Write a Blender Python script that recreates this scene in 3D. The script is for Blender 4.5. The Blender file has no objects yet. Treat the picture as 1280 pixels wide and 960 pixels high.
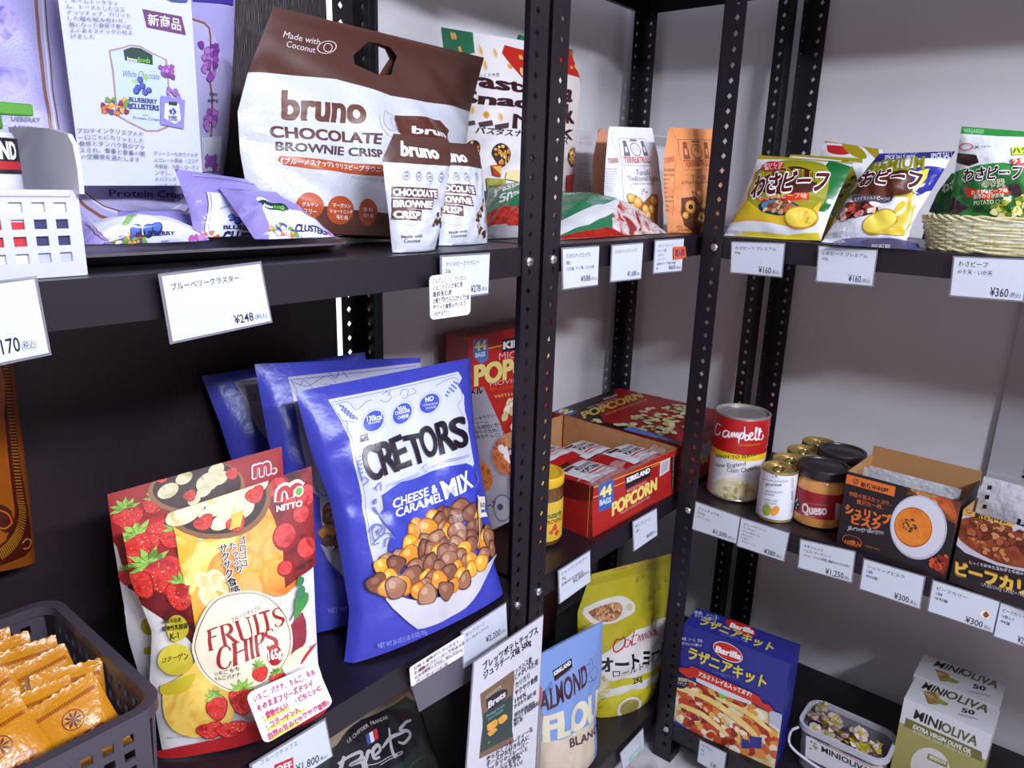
import bpy, math, random, numpy as np
from mathutils import Matrix, Vector
from mathutils.geometry import tessellate_polygon
# metres; x runs along the left wall towards the corner, y runs out towards the left wall, z=0 at the bolts of the eye-level shelves
SC=bpy.context.scene; COL=SC.collection
# ---- camera ----
cam=bpy.data.objects.new('camera',bpy.data.cameras.new('camera')); COL.objects.link(cam); SC.camera=cam
cam.data.sensor_width=36; cam.data.lens=25.8680; cam.data.clip_start=.02
cam.matrix_world=Matrix([[0.635397, 0.183805, -0.74999, -0.819809], [-0.771619, 0.188326, -0.607567, -0.618513], [0.029569, 0.964753, 0.26149, 0.099841], [0.0, 0.0, 0.0, 1.0]])
cam.data.dof.use_dof=False
# ---- light: a soft room glow, two rows of ceiling tubes behind the viewer, an added weak fill ----
SC.view_settings.view_transform='Standard'; SC.view_settings.look='None'; SC.view_settings.gamma=1; SC.view_settings.use_curve_mapping=False
SC.view_settings.exposure=0.24
W=bpy.data.worlds.new('world'); SC.world=W; W.use_nodes=True
W.node_tree.nodes['Background'].inputs[0].default_value=(.92,.72,.74,1); W.node_tree.nodes['Background'].inputs[1].default_value=.34
def tube_or_fill(loc,size,rot,power,col):
    l=bpy.data.lights.new('tube_or_fill_lamp','AREA'); l.shape='RECTANGLE'; l.size,l.size_y=size; l.energy=power; l.color=col
    o=bpy.data.objects.new('tube_or_fill_light',l); COL.objects.link(o); o.location=loc
    o.rotation_euler=(Vector((.35,.15,-.2))-Vector(loc)).to_track_quat('-Z','Y').to_euler() if rot is None else rot
    return o
COOL=(.86,.90,1)
tube_or_fill((-1.0,-2.0,.98),(.45,.06),None,27,COOL)
tube_or_fill((-.35,-2.15,1.1),(1.1,.08),None,40,COOL)
tube_or_fill((-1.5,-.9,1.16),(1.2,.12),None,3,COOL)  # added fill light, not one of the two tube rows

def lin(h):
    h=h.lstrip('#'); c=[int(h[i:i+2],16)/255 for i in (0,2,4)]
    return tuple((x/12.92 if x<=.04045 else ((x+.055)/1.055)**2.4) for x in c)+(1,)
MC={}
def mat(col,rough=.4,metal=0,bump=None,trans=0,alpha=1,mott=None,emit=0,coat=0):
    key=(col,rough,metal,bump,trans,alpha,mott,emit,coat)
    if key in MC: return MC[key]
    m=bpy.data.materials.new('finish_'+col.strip('#')); m.use_nodes=True; nt=m.node_tree; b=nt.nodes['Principled BSDF']
    b.inputs['Base Color'].default_value=lin(col); b.inputs['Roughness'].default_value=rough; b.inputs['Metallic'].default_value=metal
    b.inputs['Transmission Weight'].default_value=trans; b.inputs['Alpha'].default_value=alpha; b.inputs['Coat Weight'].default_value=coat
    if trans: b.inputs['IOR'].default_value=1.3
    if emit: b.inputs['Emission Color'].default_value=lin(col); b.inputs['Emission Strength'].default_value=emit
    if mott or bump: tc=nt.nodes.new('ShaderNodeTexCoord')
    if mott:
        cols,sc=mott[:-1],mott[-1]; nz=nt.nodes.new('ShaderNodeTexNoise'); nz.inputs['Scale'].default_value=sc; nz.inputs['Detail'].default_value=3; nz.inputs['Distortion'].default_value=.6
        nt.links.new(tc.outputs['Object'],nz.inputs['Vector']); r=nt.nodes.new('ShaderNodeValToRGB'); nt.links.new(nz.outputs['Fac'],r.inputs['Fac'])
        e=r.color_ramp.elements; allc=(col,)+tuple(cols); n=len(allc)
        while len(e)<n: e.new(.5)
        for i,c in enumerate(allc): e[i].position=.34+.32*i/max(1,n-1); e[i].color=lin(c)
        nt.links.new(r.outputs['Color'],b.inputs['Base Color'])
    if bump:
        nz=nt.nodes.new('ShaderNodeTexNoise'); nz.inputs['Scale'].default_value=bump[0]; nz.inputs['Detail'].default_value=2
        mp=nt.nodes.new('ShaderNodeMapping'); mp.inputs['Scale'].default_value=bump[2] if len(bump)>2 else (1,1,1)
        nt.links.new(tc.outputs['Object'],mp.inputs['Vector']); nt.links.new(mp.outputs['Vector'],nz.inputs['Vector'])
        bp=nt.nodes.new('ShaderNodeBump'); bp.inputs['Strength'].default_value=1; bp.inputs['Distance'].default_value=bump[1]
        nt.links.new(nz.outputs['Fac'],bp.inputs['Height']); nt.links.new(bp.outputs['Normal'],b.inputs['Normal'])
    MC[key]=m; return m
# ---- objects ----
ORG={}
def thing(name,label,cat,loc,group=None):
    o=bpy.data.objects.new(name,None); COL.objects.link(o); o.location=loc; o.empty_display_size=.02
    o['label']=label; o['category']=cat
    if group: o['group']=group
    ORG[o]=np.array(loc,float); return o
def mk(name,V,F,mats,idx=None,parent=None,smooth=False,normals=None,label=None,kind=None):
    V=np.asarray(V,float); 
    if parent is not None: V=V-ORG[parent]; 
    me=bpy.data.meshes.new(name)
    if isinstance(F,np.ndarray):
        n=len(F); k=F.shape[1]; me.vertices.add(len(V)); me.vertices.foreach_set('co',V.ravel().astype(np.float32))
        me.loops.add(n*k); me.loops.foreach_set('vertex_index',F.ravel().astype(np.int32)); me.polygons.add(n)
        me.polygons.foreach_set('loop_start',np.arange(0,n*k,k,dtype=np.int32)); me.polygons.foreach_set('loop_total',np.full(n,k,dtype=np.int32)); me.update(calc_edges=True)
    else: me.from_pydata([tuple(v) for v in V],[],[tuple(f) for f in F])
    if not isinstance(mats,(list,tuple)): mats=[mats]
    for m in mats: me.materials.append(m)
    if idx is not None: me.polygons.foreach_set('material_index',np.asarray(idx,dtype=np.int32))
    if smooth: me.polygons.foreach_set('use_smooth',np.ones(len(me.polygons),dtype=bool))
    if normals is not None: me.normals_split_custom_set_from_vertices([tuple(v) for v in normals])
    me.update()
    o=bpy.data.objects.new(name,me); COL.objects.link(o)
    if parent is not None: o.parent=parent; ORG[o]=ORG[parent]
    else: ORG[o]=np.zeros(3)
    if label: o['label']=label
    if kind: o['kind']=kind
    return o
def tagm(o,label,cat,group=None):
    o['label']=label; o['category']=cat
    if group: o['group']=group
    # bring the origin of a one-mesh thing to its base
    me=o.data; co=np.zeros(len(me.vertices)*3,dtype=np.float32); me.vertices.foreach_get('co',co); co=co.reshape(-1,3)
    c=(co.min(0)+co.max(0))/2; c[2]=co[:,2].min(); me.vertices.foreach_set('co',(co-c).ravel()); o.location=[float(x) for x in c]; me.update(); return o
class MB:
    """collects shapes, links them as one mesh"""
    def __init__(s): s.V=[]; s.F=[]; s.M=[]
    def add(s,V,F,m=0):
        n=len(s.V); s.V+= [tuple(map(float,v)) for v in V]; s.F+=[tuple(n+i for i in f) for f in F]; s.M+=[m]*len(F); return s
    def box(s,a,b,m=0,bev=0):
        x0,y0,z0=a; x1,y1,z1=b
        return s.prism([(x0,y0),(x1,y0),(x1,y1),(x0,y1)],z0,z1,m,bev)
    def prism(s,poly,z0,z1,m=0,bev=0,T=None):
        n=len(poly); P=np.array(poly,float)
        if bev:
            c=P.mean(0); d=P-c; q=c+d*(1-bev/np.abs(d).clip(1e-6).max(0))
            rings=[[(x,y,z0) for x,y in q],[(x,y,z0+bev) for x,y in P],[(x,y,z1-bev) for x,y in P],[(x,y,z1) for x,y in q]]
        else: rings=[[(x,y,z0) for x,y in P],[(x,y,z1) for x,y in P]]
        V=[v for r in rings for v in r]; F=[]
        for k in range(len(rings)-1):
            for i in range(n): j=(i+1)%n; F.append((k*n+i,k*n+j,(k+1)*n+j,(k+1)*n+i))
        F.append(tuple(range(n))[::-1]); F.append(tuple((len(rings)-1)*n+i for i in range(n)))
        if T is not None: V=[T(v) for v in V]
        return s.add(V,F,m)
    def obox(s,O,x,y,z,m=0):
        O,x,y,z=map(np.array,(O,x,y,z)); V=[O,O+x,O+x+y,O+y,O+z,O+x+z,O+x+y+z,O+y+z]
        return s.add(V,[(3,2,1,0),(4,5,6,7),(0,1,5,4),(1,2,6,5),(2,3,7,6),(3,0,4,7)],m)
    def lathe(s,c,prof,m=0,n=40,ax=None):
        V=[]; F=[]; k=len(prof)
        for r,z in prof:
            for i in range(n): t=2*math.pi*i/n; V.append((c[0]+r*math.cos(t),c[1]+r*math.sin(t),c[2]+z))
        for a in range(k-1):
            for i in range(n): j=(i+1)%n; F.append((a*n+i,a*n+j,(a+1)*n+j,(a+1)*n+i))
        F.append(tuple(range(n))[::-1]); F.append(tuple((k-1)*n+i for i in range(n)))
        return s.add(V,F,m)
    def tube(s,pts,r,m=0,n=8,closed=False):
        P=np.array(pts,float); k=len(P); V=[]; F=[]
        for i in range(k):
            t=P[(i+1)%k]-P[i-1] if closed else P[min(i+1,k-1)]-P[max(i-1,0)]
            t=t/(np.linalg.norm(t)+1e-9); a=np.array([0,0,1.]) if abs(t[2])<.9 else np.array([1.,0,0]); u=np.cross(t,a); u/=np.linalg.norm(u); w=np.cross(t,u)
            for q in range(n): th=2*math.pi*q/n; V.append(P[i]+r*(math.cos(th)*u+math.sin(th)*w))
        for i in range(k if closed else k-1):
            j=(i+1)%k
            for q in range(n): p=(q+1)%n; F.append((i*n+q,i*n+p,j*n+p,j*n+q))
        if not closed: F.append(tuple(range(n))[::-1]); F.append(tuple((k-1)*n+q for q in range(n)))
        return s.add(V,F,m)
    def build(s,name,mats,parent=None,smooth=False,label=None,kind=None):
        o=mk(name,s.V,s.F,mats,s.M,parent,smooth,label=label,kind=kind)
        if smooth=='edge' or smooth: 
            try: o.data.set_sharp_from_angle(angle=math.radians(38))
            except Exception: pass
        return o
# ---- surfaces: every package face is a sampled sheet that shapes and print can share ----
def nrm(v): return v/(np.linalg.norm(v,axis=-1,keepdims=True)+1e-12)
class Surf:
    def __init__(s,P,W,H,flip=False):
        s.P=P; s.nv=P.shape[0]-1; s.nu=P.shape[1]-1; s.W=W; s.H=H
        du=np.gradient(P,axis=1); dv=np.gradient(P,axis=0)
        n=nrm(np.cross(du,dv)); s.N=-n if flip else n
    def at(s,U,V,off=0.0):
        gu=np.clip(U,0,1)*s.nu; gv=np.clip(V,0,1)*s.nv
        i=np.clip(np.floor(gu-1e-9).astype(int),0,s.nu-1); j=np.clip(np.floor(gv-1e-9).astype(int),0,s.nv-1)
        fu=(gu-i)[...,None]; fv=(gv-j)[...,None]
        a=np.where(fu>=fv,1-fu,1-fv); b=np.where(fu>=fv,fu-fv,fv-fu); c=np.where(fu>=fv,fv,fu)
        up=(fu>=fv)[...,0]
        def mix(A):
            B=np.where(up[...,None],A[j,i+1],A[j+1,i])
            return A[j,i]*a+B*b+A[j+1,i+1]*c
        N=mix(s.N)
        return mix(s.P)+N*off, nrm(N)
def poly_at(L,t,T):
    L=np.array(L,float); return np.stack([np.interp(t,T,L[:,0]),np.interp(t,T,L[:,1])],-1)
def bag_surf(d,back=False):
    nu,nv=d.get('n',(28,36)); u=np.linspace(0,1,nu+1)[None,:]; v=np.linspace(0,1,nv+1)[:,None]
    L=np.array(d['L'],float)/1000; R=np.array(d['R'],float)/1000
    ln=(np.linalg.norm(np.diff(L,axis=0),axis=1)+np.linalg.norm(np.diff(R,axis=0),axis=1))/2
    T=np.concatenate([[0],np.cumsum(ln)]); H=T[-1]; T=T/H
    l=poly_at(L,v[:,0],T)[:,None,:]; r=poly_at(R,v[:,0],T)[:,None,:]
    B=l+(r-l)*u[...,None]; W=np.linalg.norm(R-L,axis=1).mean()
    t=d['T']/1000.; su=np.sin(np.pi*u)**.62; k=d.get('k','pouch')
    if k=='pouch': th=su*(np.cos(np.pi/2*np.clip((v-.12)/.86,0,1))**.8)*(.72+.28*np.clip(v/.12,0,1))
    elif k=='pillow': th=su*np.clip(np.sin(np.pi*np.clip((v-.04)/.92,0,1)),0,1)**.6
    elif k=='sheet': th=su*0+.5*np.sin(np.pi*v)*np.sin(np.pi*u)
    elif k=='sack': th=(np.sin(np.pi*u)**.4)*np.clip(1-(v/1.02)**5,0,1)*(.8+.2*np.clip(v/.1,0,1))
    th=th*t
    rs=np.random.RandomState(d.get('seed',1)); w=d.get('wr',2.)/1000.; z=np.zeros_like(th)
    for q in range(9):
        fx,fy=rs.uniform(-5,5),rs.uniform(-6,6); z=z+np.sin(2*np.pi*(fx*u+fy*v)+rs.uniform(0,6.3))*rs.uniform(.2,.6)
    for q in range(7):     # creases that run in from the side seams
        cv,sd,ang=rs.uniform(.08,.92),rs.randint(2),rs.uniform(-.35,.35); e=u if sd else 1-u
        z=z-2.4*np.exp(-((v-cv-ang*e)/.022)**2)*np.exp(-e/.22)
    z=z*w*np.clip(np.sin(np.pi*u),0,1)**.35*np.clip(np.sin(np.pi*np.clip(v,.0,.97)/.97+.12),0,1)
    if back: th=-th*.8; z=z*.3
    hz=th+z
    ax=np.array([*d['ax'],0.]); n=np.array([ax[1],-ax[0],0.]); le=np.radians(d['lean'])
    up=np.array([0,0,1.])*np.cos(le)-n*np.sin(le); nn=n*np.cos(le)+np.array([0,0,1.])*np.sin(le)
    P=np.array(d['O'])+B[...,0:1]*ax+B[...,1:2]*up+hz[...,None]*nn
    fl=d['O'][2]+.0012; P[...,2]=np.maximum(P[...,2],fl)     # the foot of a bag spreads on the shelf
    return Surf(P,W*1000,H*1000)
def quad_surf(c,n=(1,1)):
    c=np.array(c,float); u=np.linspace(0,1,n[0]+1)[None,:,None]; v=np.linspace(0,1,n[1]+1)[:,None,None]
    P=(c[0]*(1-u)+c[1]*u)*(1-v)+(c[2]*(1-u)+c[3]*u)*v
    return Surf(P,np.linalg.norm(c[1]-c[0])*1000,np.linalg.norm(c[2]-c[0])*1000)
def box_c(d):
    O=np.array(d['O'],float); ax=np.array([*d['ax'],0.]); bk=np.array([-ax[1],ax[0],0.]); z=np.array([0,0,1.])
    le=np.radians(d.get('lean',0)); up=z*np.cos(le)+bk*np.sin(le); bk=bk*np.cos(le)-z*np.sin(le)
    return O,ax*d['w'],bk*d['d'],up*d['h']
def face_surf(d,f):
    O,x,y,z=box_c(d)
    return quad_surf({'front':(O,O+x,O+z,O+x+z),'right':(O+x,O+x+y,O+x+z,O+x+y+z),'left':(O+y,O,O+y+z,O+z),'top':(O+z,O+x+z,O+z+y,O+x+y+z)}[f])
def cyl_surf(d):
    n=56; th=np.linspace(d['th']-d['sp'],d['th']+d['sp'],n+1)[None,:]; v=np.linspace(0,1,2)[:,None]
    r0=d['r']+.0003; z0,z1=d['z0'],d['z1']
    P=np.stack([d['O'][0]+r0*np.cos(th)+0*v,d['O'][1]+r0*np.sin(th)+0*v,d['O'][2]+z0+(z1-z0)*v+0*th],-1)
    return Surf(P,2*d['sp']*d['r']*1000,(z1-z0)*1000)
def make_surf(D,name):
    nm,_,f=name.partition('.'); d=D[nm]; t=d['t']
    if t=='bag': return bag_surf(d)
    if t=='quad': return quad_surf(d['c'])
    if t=='box': return face_surf(d,f or 'front')
    if t=='cyl': return cyl_surf(d)
# ---- end of surfaces ----
# ---- print on the packages: flat shapes and letters laid on the sheets ----
def cutfam(T,I,w,c0=0.,single=False):
    """cut a soup of 2D triangles where w.x-c0 crosses whole numbers (or only 0)"""
    T=T.copy(); w=np.array(w,float)
    for _ in range(14):
        s=T@w-c0; mn=s.min(1); mx=s.max(1); e=1e-7*max(1,np.abs(w).max())
        k=np.zeros(len(T)) if single else np.round((mn+mx)/2)
        k=np.where(k<=mn+e,np.ceil(mn+e),k) if not single else k
        hit=(k>mn+e)&(k<mx-e)
        if not hit.any(): break
        A=T[hit]; d=s[hit]-k[hit][:,None]; pos=d>0; cnt=pos.sum(1)
        lone=np.where(cnt==1,pos.argmax(1),(~pos).argmax(1)); r=np.arange(len(A))
        a,b,c=A[r,lone],A[r,(lone+1)%3],A[r,(lone+2)%3]; da,db,dc=d[r,lone],d[r,(lone+1)%3],d[r,(lone+2)%3]
        p=a+(b-a)*(da/(da-db))[:,None]; q=a+(c-a)*(da/(da-dc))[:,None]
        new=np.concatenate([np.stack([a,p,q],1),np.stack([p,b,c],1),np.stack([p,c,q],1)]); ni=np.tile(I[hit],3)
        ar=np.abs(np.cross(new[:,1]-new[:,0],new[:,2]-new[:,0])); ok=ar>1e-13
        T=np.concatenate([T[~hit],new[ok]]); I=np.concatenate([I[~hit],ni[ok]])
        if single: break
    return T,I
TX={}
def text_tris(s,bold,res=2):
    key=(s,bold,res)
    if key not in TX:
        c=bpy.data.curves.new('t','FONT'); c.body=s; c.resolution_u=res; c.offset=bold; o=bpy.data.objects.new('t',c); me=o.to_mesh(); me.calc_loop_triangles()
        v=np.zeros(len(me.vertices)*3,dtype=np.float32); me.vertices.foreach_get('co',v); v=v.reshape(-1,3)[:,:2].astype(float)
        t=np.zeros(len(me.loop_triangles)*3,dtype=np.int32); me.loop_triangles.foreach_get('vertices',t); T=v[t].reshape(-1,3,2)
        o.to_mesh_clear(); bpy.data.objects.remove(o); bpy.data.curves.remove(c)
        if bold: _,a,b,h=text_tris(s,0.,res)
        else: a,b,h=v[:,0].min(),v[:,0].max(),v[:,1].max()
        TX[key]=(T,a,b,h)
    return TX[key]
def spline(pts,n=6):
    P=[np.array(p,float) for p in pts]; P=[2*P[0]-P[1]]+P+[2*P[-1]-P[-2]]; out=[]
    for i in range(1,len(P)-2):
        for k in range(n):
            t=k/n; a,b,c,d=P[i-1:i+3]; out.append(.5*(2*b+(c-a)*t+(2*a-5*b+4*c-d)*t*t+(3*b-a-3*c+d)*t**3))
    return out+[P[-2]]
class Art:
    def __init__(s,name,parent,rough=.35,surf=None,lift=8e-5,**kw):
        s.name=name; s.s=surf or make_surf(D,name); s.par=parent; s.rough=rough; s.kw=kw; s.G={}; s.off=lift; s.part='printed_shapes'
        s.rs=random.Random(len(name)*7+3)
    def m(s,col):
        if isinstance(col,tuple): return mat(col[0],s.rough,mott=col[1:])
        return mat(col,s.rough,**s.kw)
    def tri(s,T,col,part=None):
        """T: (N,3,2) in millimetres on the sheet"""
        T=np.asarray(T,float)/np.array([s.s.W,s.s.H])
        I=np.zeros(len(T),int)
        out=(T[...,0].max(1)<=0)|(T[...,0].min(1)>=1)|(T[...,1].max(1)<=0)|(T[...,1].min(1)>=1); T=T[~out]; I=I[~out]
        if not len(T): return
        nu,nv=s.s.nu,s.s.nv
        T,I=cutfam(T,I,(nu,0)); T,I=cutfam(T,I,(0,nv))
        if nu>1 or nv>1: T,I=cutfam(T,I,(nu,-nv))
        c=T.mean(1); T=T[(c[:,0]>0)&(c[:,0]<1)&(c[:,1]>0)&(c[:,1]<1)]
        for q in getattr(s,'holes',[]): pass
        if not len(T): return
        s.off+=1.6e-5; P,N=s.s.at(T[...,0],T[...,1],s.off)
        g=np.cross(P[:,1]-P[:,0],P[:,2]-P[:,0]); fl=(g*N.mean(1)).sum(1)<0
        P[fl]=P[fl][:,::-1]; N[fl]=N[fl][:,::-1]
        s.G.setdefault(part or s.part,[]).append((P,N,s.m(col)))
    def poly(s,pts,col,part=None,smooth=0):
        if smooth: pts=spline(list(pts)+[pts[0]],smooth)[:-1]
        t=tessellate_polygon([[Vector((float(p[0]),float(p[1]),0)) for p in pts]])
        s.tri([[pts[i] for i in f] for f in t],col,part)
    def quad(s,a,b,c,d,col,part=None): s.poly([a,b,c,d],col,part)
    def ell(s,c,a,b,col,part=None,n=28,ring=0):
        c,a,b=map(np.array,(c,a,b)); u,v=a-c,b-c; t=np.linspace(0,2*np.pi,n+1)
        P=c+np.cos(t)[:,None]*u+np.sin(t)[:,None]*v
        if ring:
            Q=c+(np.cos(t)[:,None]*u+np.sin(t)[:,None]*v)*(1-ring)
            s.tri([x for i in range(n) for x in ([P[i],P[i+1],Q[i+1]],[P[i],Q[i+1],Q[i]])],col,part)
        else: s.tri([[c,P[i],P[i+1]] for i in range(n)],col,part)
    def circ(s,c,r,col,part=None,ring=0,ry=None,n=24): s.ell(c,(c[0]+r,c[1]),(c[0],c[1]+(ry or r)),col,part,n,ring)
    def line(s,pts,w,col,part=None,smooth=0,closed=False):
        pts=[np.array(p,float) for p in pts]
        if smooth: pts=spline(pts+([pts[0]] if closed else []),smooth)
        elif closed: pts=pts+[pts[0]]
        ws=w if isinstance(w,(list,tuple)) else None; n=len(pts); T=[]; L=[]
        for i,p in enumerate(pts):
            d=pts[min(i+1,n-1)]-pts[max(i-1,0)]; d=d/(np.linalg.norm(d)+1e-9); ww=(np.interp(i/(n-1),np.linspace(0,1,len(ws)),ws) if ws else w)/2
            L.append((p+np.array([-d[1],d[0]])*ww,p-np.array([-d[1],d[0]])*ww))
        for a,b in zip(L,L[1:]): T+=[[a[0],a[1],b[1]],[a[0],b[1],b[0]]]
        s.tri(T,col,part)
    def T(s,txt,p0,p1,top,col,b=0.,part='lettering',res=2,em=0):
        h=np.linalg.norm(np.array(top)-np.array(p0)); T,x0,x1,y1=text_tris(txt,min(b,.010),res)
        if em: x0,x1,y1=0.,em,.84
        p0,p1,top=map(np.array,(p0,p1,top))
        q=(T[...,0]-x0)/(x1-x0); r=T[...,1]/y1
        k=max(0,b-.008)*.8; big=h>2.2
        if k<.006: sh=[(0,0)]
        elif not big: sh=[(-k,0),(k,0)]
        elif k<.05: sh=[(-k,-k*.6),(k,-k*.6),(-k,k*.6),(k,k*.6)]
        else: sh=[(0,0)]+[(k*math.cos(a),k*math.sin(a)) for a in np.linspace(0,2*math.pi,9)[:8]]
        U=[p0+(q+a/(x1-x0))[...,None]*(p1-p0)+(r+c/y1)[...,None]*(top-p0) for a,c in sh]
        for u in U: s.tri(u,col,part)
    def block(s,rows,tl,tr,bl,col,b=0.,fill=.72,fit=False,part='lettering'):
        """rows of writing in a block given by three corners; the longest row spans it"""
        tl,tr,bl=map(np.array,(tl,tr,bl)); n=len(rows); g=[text_tris(r,b,1) if r.strip() else None for r in rows]
        mw=max(x[2]-x[1] for x in g if x)
        for i,x in enumerate(g):
            if x is None: continue
            T,x0,x1,y1=x; k=(x1-x0)/(x1-x0 if fit else mw)
            base=tl+(bl-tl)*((i+fill+.5*(1-fill))/n); up=-(bl-tl)*fill/n
            q=(T[...,0]-x0)/(x1-x0)*k; r=T[...,1]/.8
            s.tri(base+q[...,None]*(tr-tl)+r[...,None]*up,col,part)
    def blobs(s,region,n,size,cols,part='printed_picture',dark=None,hi=None,asp=1.,seed=1,pts=None):
        rs=random.Random(seed); R=np.array(region,float); x0,y0=R.min(0); x1,y1=R.max(0); done=0; tries=0
        def inside(x,y):
            c=False; j=len(R)-1
            for i in range(len(R)):
                if (R[i][1]>y)!=(R[j][1]>y) and x<(R[j][0]-R[i][0])*(y-R[i][1])/(R[j][1]-R[i][1])+R[i][0]: c=not c
                j=i
            return c
        L=[]
        while done<n and tries<n*40:
            tries+=1; x,y=rs.uniform(x0,x1),rs.uniform(y0,y1)
            if not inside(x,y) : continue
            if tries<n*20 and any((x-a)**2+(y-b)**2<(size*.75)**2 for a,b in L): continue
            L.append((x,y)); done+=1
        L.sort(key=lambda p:-p[1]) if (y1-y0)>0 else None
        for x,y in L:
            r=size*rs.uniform(.8,1.2); a0=rs.uniform(0,6.3); col=rs.choice(cols)
            def shp(k,dx=0,dy=0,w=.14 if size<9 else .085,m=11):
                o=[]; 
                for i in range(m):
                    t=2*math.pi*i/m; q=r*k*(1+w*math.sin(3*t+a0)+rs.uniform(-w,w)*.7); u,v=q*math.cos(t)*asp,q*math.sin(t); o.append((x+dx+u*math.cos(a0)-v*math.sin(a0),y+dy+u*math.sin(a0)+v*math.cos(a0)))
                return o
            sm=3 if size>5.5 else 0; m_=8 if sm else 11
            if dark: s.poly(shp(1.0,m=m_),dark if isinstance(dark,str) else dark[cols.index(col)],part,sm)
            s.poly(shp(.88 if dark else 1,m=m_),col,part,sm)
            if hi: s.poly(shp(.34,-.22*r,.3*r,m=m_),hi if isinstance(hi,str) else hi[cols.index(col)],part,sm)
    def done(s,names=None):
        for part,L in s.G.items():
            P=np.concatenate([l[0].reshape(-1,3) for l in L]); N=np.concatenate([l[1].reshape(-1,3) for l in L]); ms=[]; idx=[]
            for l in L:
                if l[2] not in ms: ms.append(l[2])
                idx+=[ms.index(l[2])]*len(l[0])
            mk(part,P,np.arange(len(P)).reshape(-1,3),ms,idx,s.par,True,N)
def grid_tris(nu,nv):
    i,j=np.meshgrid(np.arange(nu),np.arange(nv)); a=(j*(nu+1)+i).ravel(); b=a+1; d=a+nu+1; c=d+1
    return np.concatenate([np.stack([a,b,c],1),np.stack([a,c,d],1)])
def bag_body(name,parent,front,back=None,rough=.32,bump=(420,.0004),part='pouch',hole=None,metal=0,**kw):
    d=D[name]; f=bag_surf(d); k=bag_surf(d,True); m=[mat(front,rough,metal,bump=bump,**kw),mat(back or front,rough,metal,bump=bump,**kw)]
    if hole is None:
        F=grid_tris(f.nu,f.nv); V1=f.P.reshape(-1,3); V2=k.P.reshape(-1,3); n=len(V1)
        ring=[i for i in range(f.nu+1)]+[(j*(f.nu+1)+f.nu) for j in range(1,f.nv+1)]+[f.nv*(f.nu+1)+i for i in range(f.nu-1,-1,-1)]+[j*(f.nu+1) for j in range(f.nv-1,0,-1)]
        B=[]
        R1=np.array(ring); R2=np.roll(R1,-1); V3=V1[R1]; V4=V2[R1]; q=len(R1); a=np.arange(q); b=np.roll(a,-1)
        S=np.concatenate([np.stack([a+q,b+q,b],1),np.stack([a+q,b,a],1)])+2*n
        V=np.concatenate([V1,V2,V3,V4]); FF=np.concatenate([F,F[:,::-1]+n,S]); idx=[0]*len(F)+[1]*len(F)+[0]*len(S)
        return mk(part,V,FF,m,idx,parent,True)
    # a carry slot cut through both sheets
    T=np.stack(np.meshgrid(np.linspace(0,1,f.nu+1),np.linspace(0,1,f.nv+1)),-1).reshape(-1,2)[grid_tris(f.nu,f.nv)]; I=np.zeros(len(T),int)
    h=np.array(hole,float); n=len(h); ins=np.ones(len(T),bool)
    for i in range(n):
        a,b=h[i],h[(i+1)%n]; w=np.array([-(b-a)[1],(b-a)[0]]); T,I=cutfam(T,I,w/np.linalg.norm(w)*10,w@a/np.linalg.norm(w)*10,True)
    c=T.mean(1); ins=np.ones(len(T),bool); sg=None; ctr=h.mean(0)
    for i in range(n):
        a,b=h[i],h[(i+1)%n]; w=np.array([-(b-a)[1],(b-a)[0]]); ins&=((c-a)@w)*((ctr-a)@w)>0
    T=T[~ins]; P1,N1=f.at(T[...,0],T[...,1]); P2,N2=k.at(T[...,0],T[...,1]); P2=P2[:,::-1]; N2=-N2[:,::-1]
    P=np.concatenate([P1.reshape(-1,3),P2.reshape(-1,3)]); N=np.concatenate([N1.reshape(-1,3),N2.reshape(-1,3)])
    return mk(part,P,np.arange(len(P)).reshape(-1,3),m,[0]*len(T)+[1]*len(T),parent,True,N)
def bag_thing(name,kind,label,cat,front,group=None,**kw):
    t=thing(kind,label,cat,D[name]['O'],group); bag_body(name,t,front,**kw); return t
def box_body(name,parent,col,rough=.45,part='carton',bev=.0012,**kw):
    O,x,y,z=box_c(D[name]); d=D[name]
    X,Y,Z=np.linalg.norm(x),np.linalg.norm(y),np.linalg.norm(z); ex,ey,ez=x/X,y/Y,z/Z
    b=MB().prism([(0,0),(X,0),(X,Y),(0,Y)],0,Z,0,0,T=lambda v:tuple(O+ex*v[0]+ey*v[1]+ez*v[2]))
    return b.build(part,[mat(col,rough,**kw)],parent)
def card_thing(name,kind,label,cat='price tag',group=None,col='#CFD5E2',sleeve=True,rough=.25,back=.0009,mat_kw={}):
    c=np.array(D[name]['c'],float); s=quad_surf(c); n=s.N[0,0]; o=c.mean(0); o[2]=c[:,2].min(); t=thing(kind,label,cat,o,group)
    V=np.concatenate([c,c-n*back])
    F=[(0,1,3,2),(4,6,7,5),(0,4,5,1),(1,5,7,3),(3,7,6,2),(2,6,4,0)]
    mk('card',V,F,mat(col,rough,**mat_kw),parent=t)
    if sleeve:
        m=c.mean(0); e1=nrm(c[1]-c[0])*.0022; e2=nrm(c[2]-c[0])*.0022; q=np.array([c[0]-e1-e2,c[1]+e1-e2,c[2]-e1+e2,c[3]+e1+e2])-n*.0010
        V=np.concatenate([q,q-n*.0008]); mk('clear_sleeve',V,F,mat('#9A98A4',.12,alpha=.55),parent=t)
    return t,Art(name,t,rough=.3)
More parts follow.
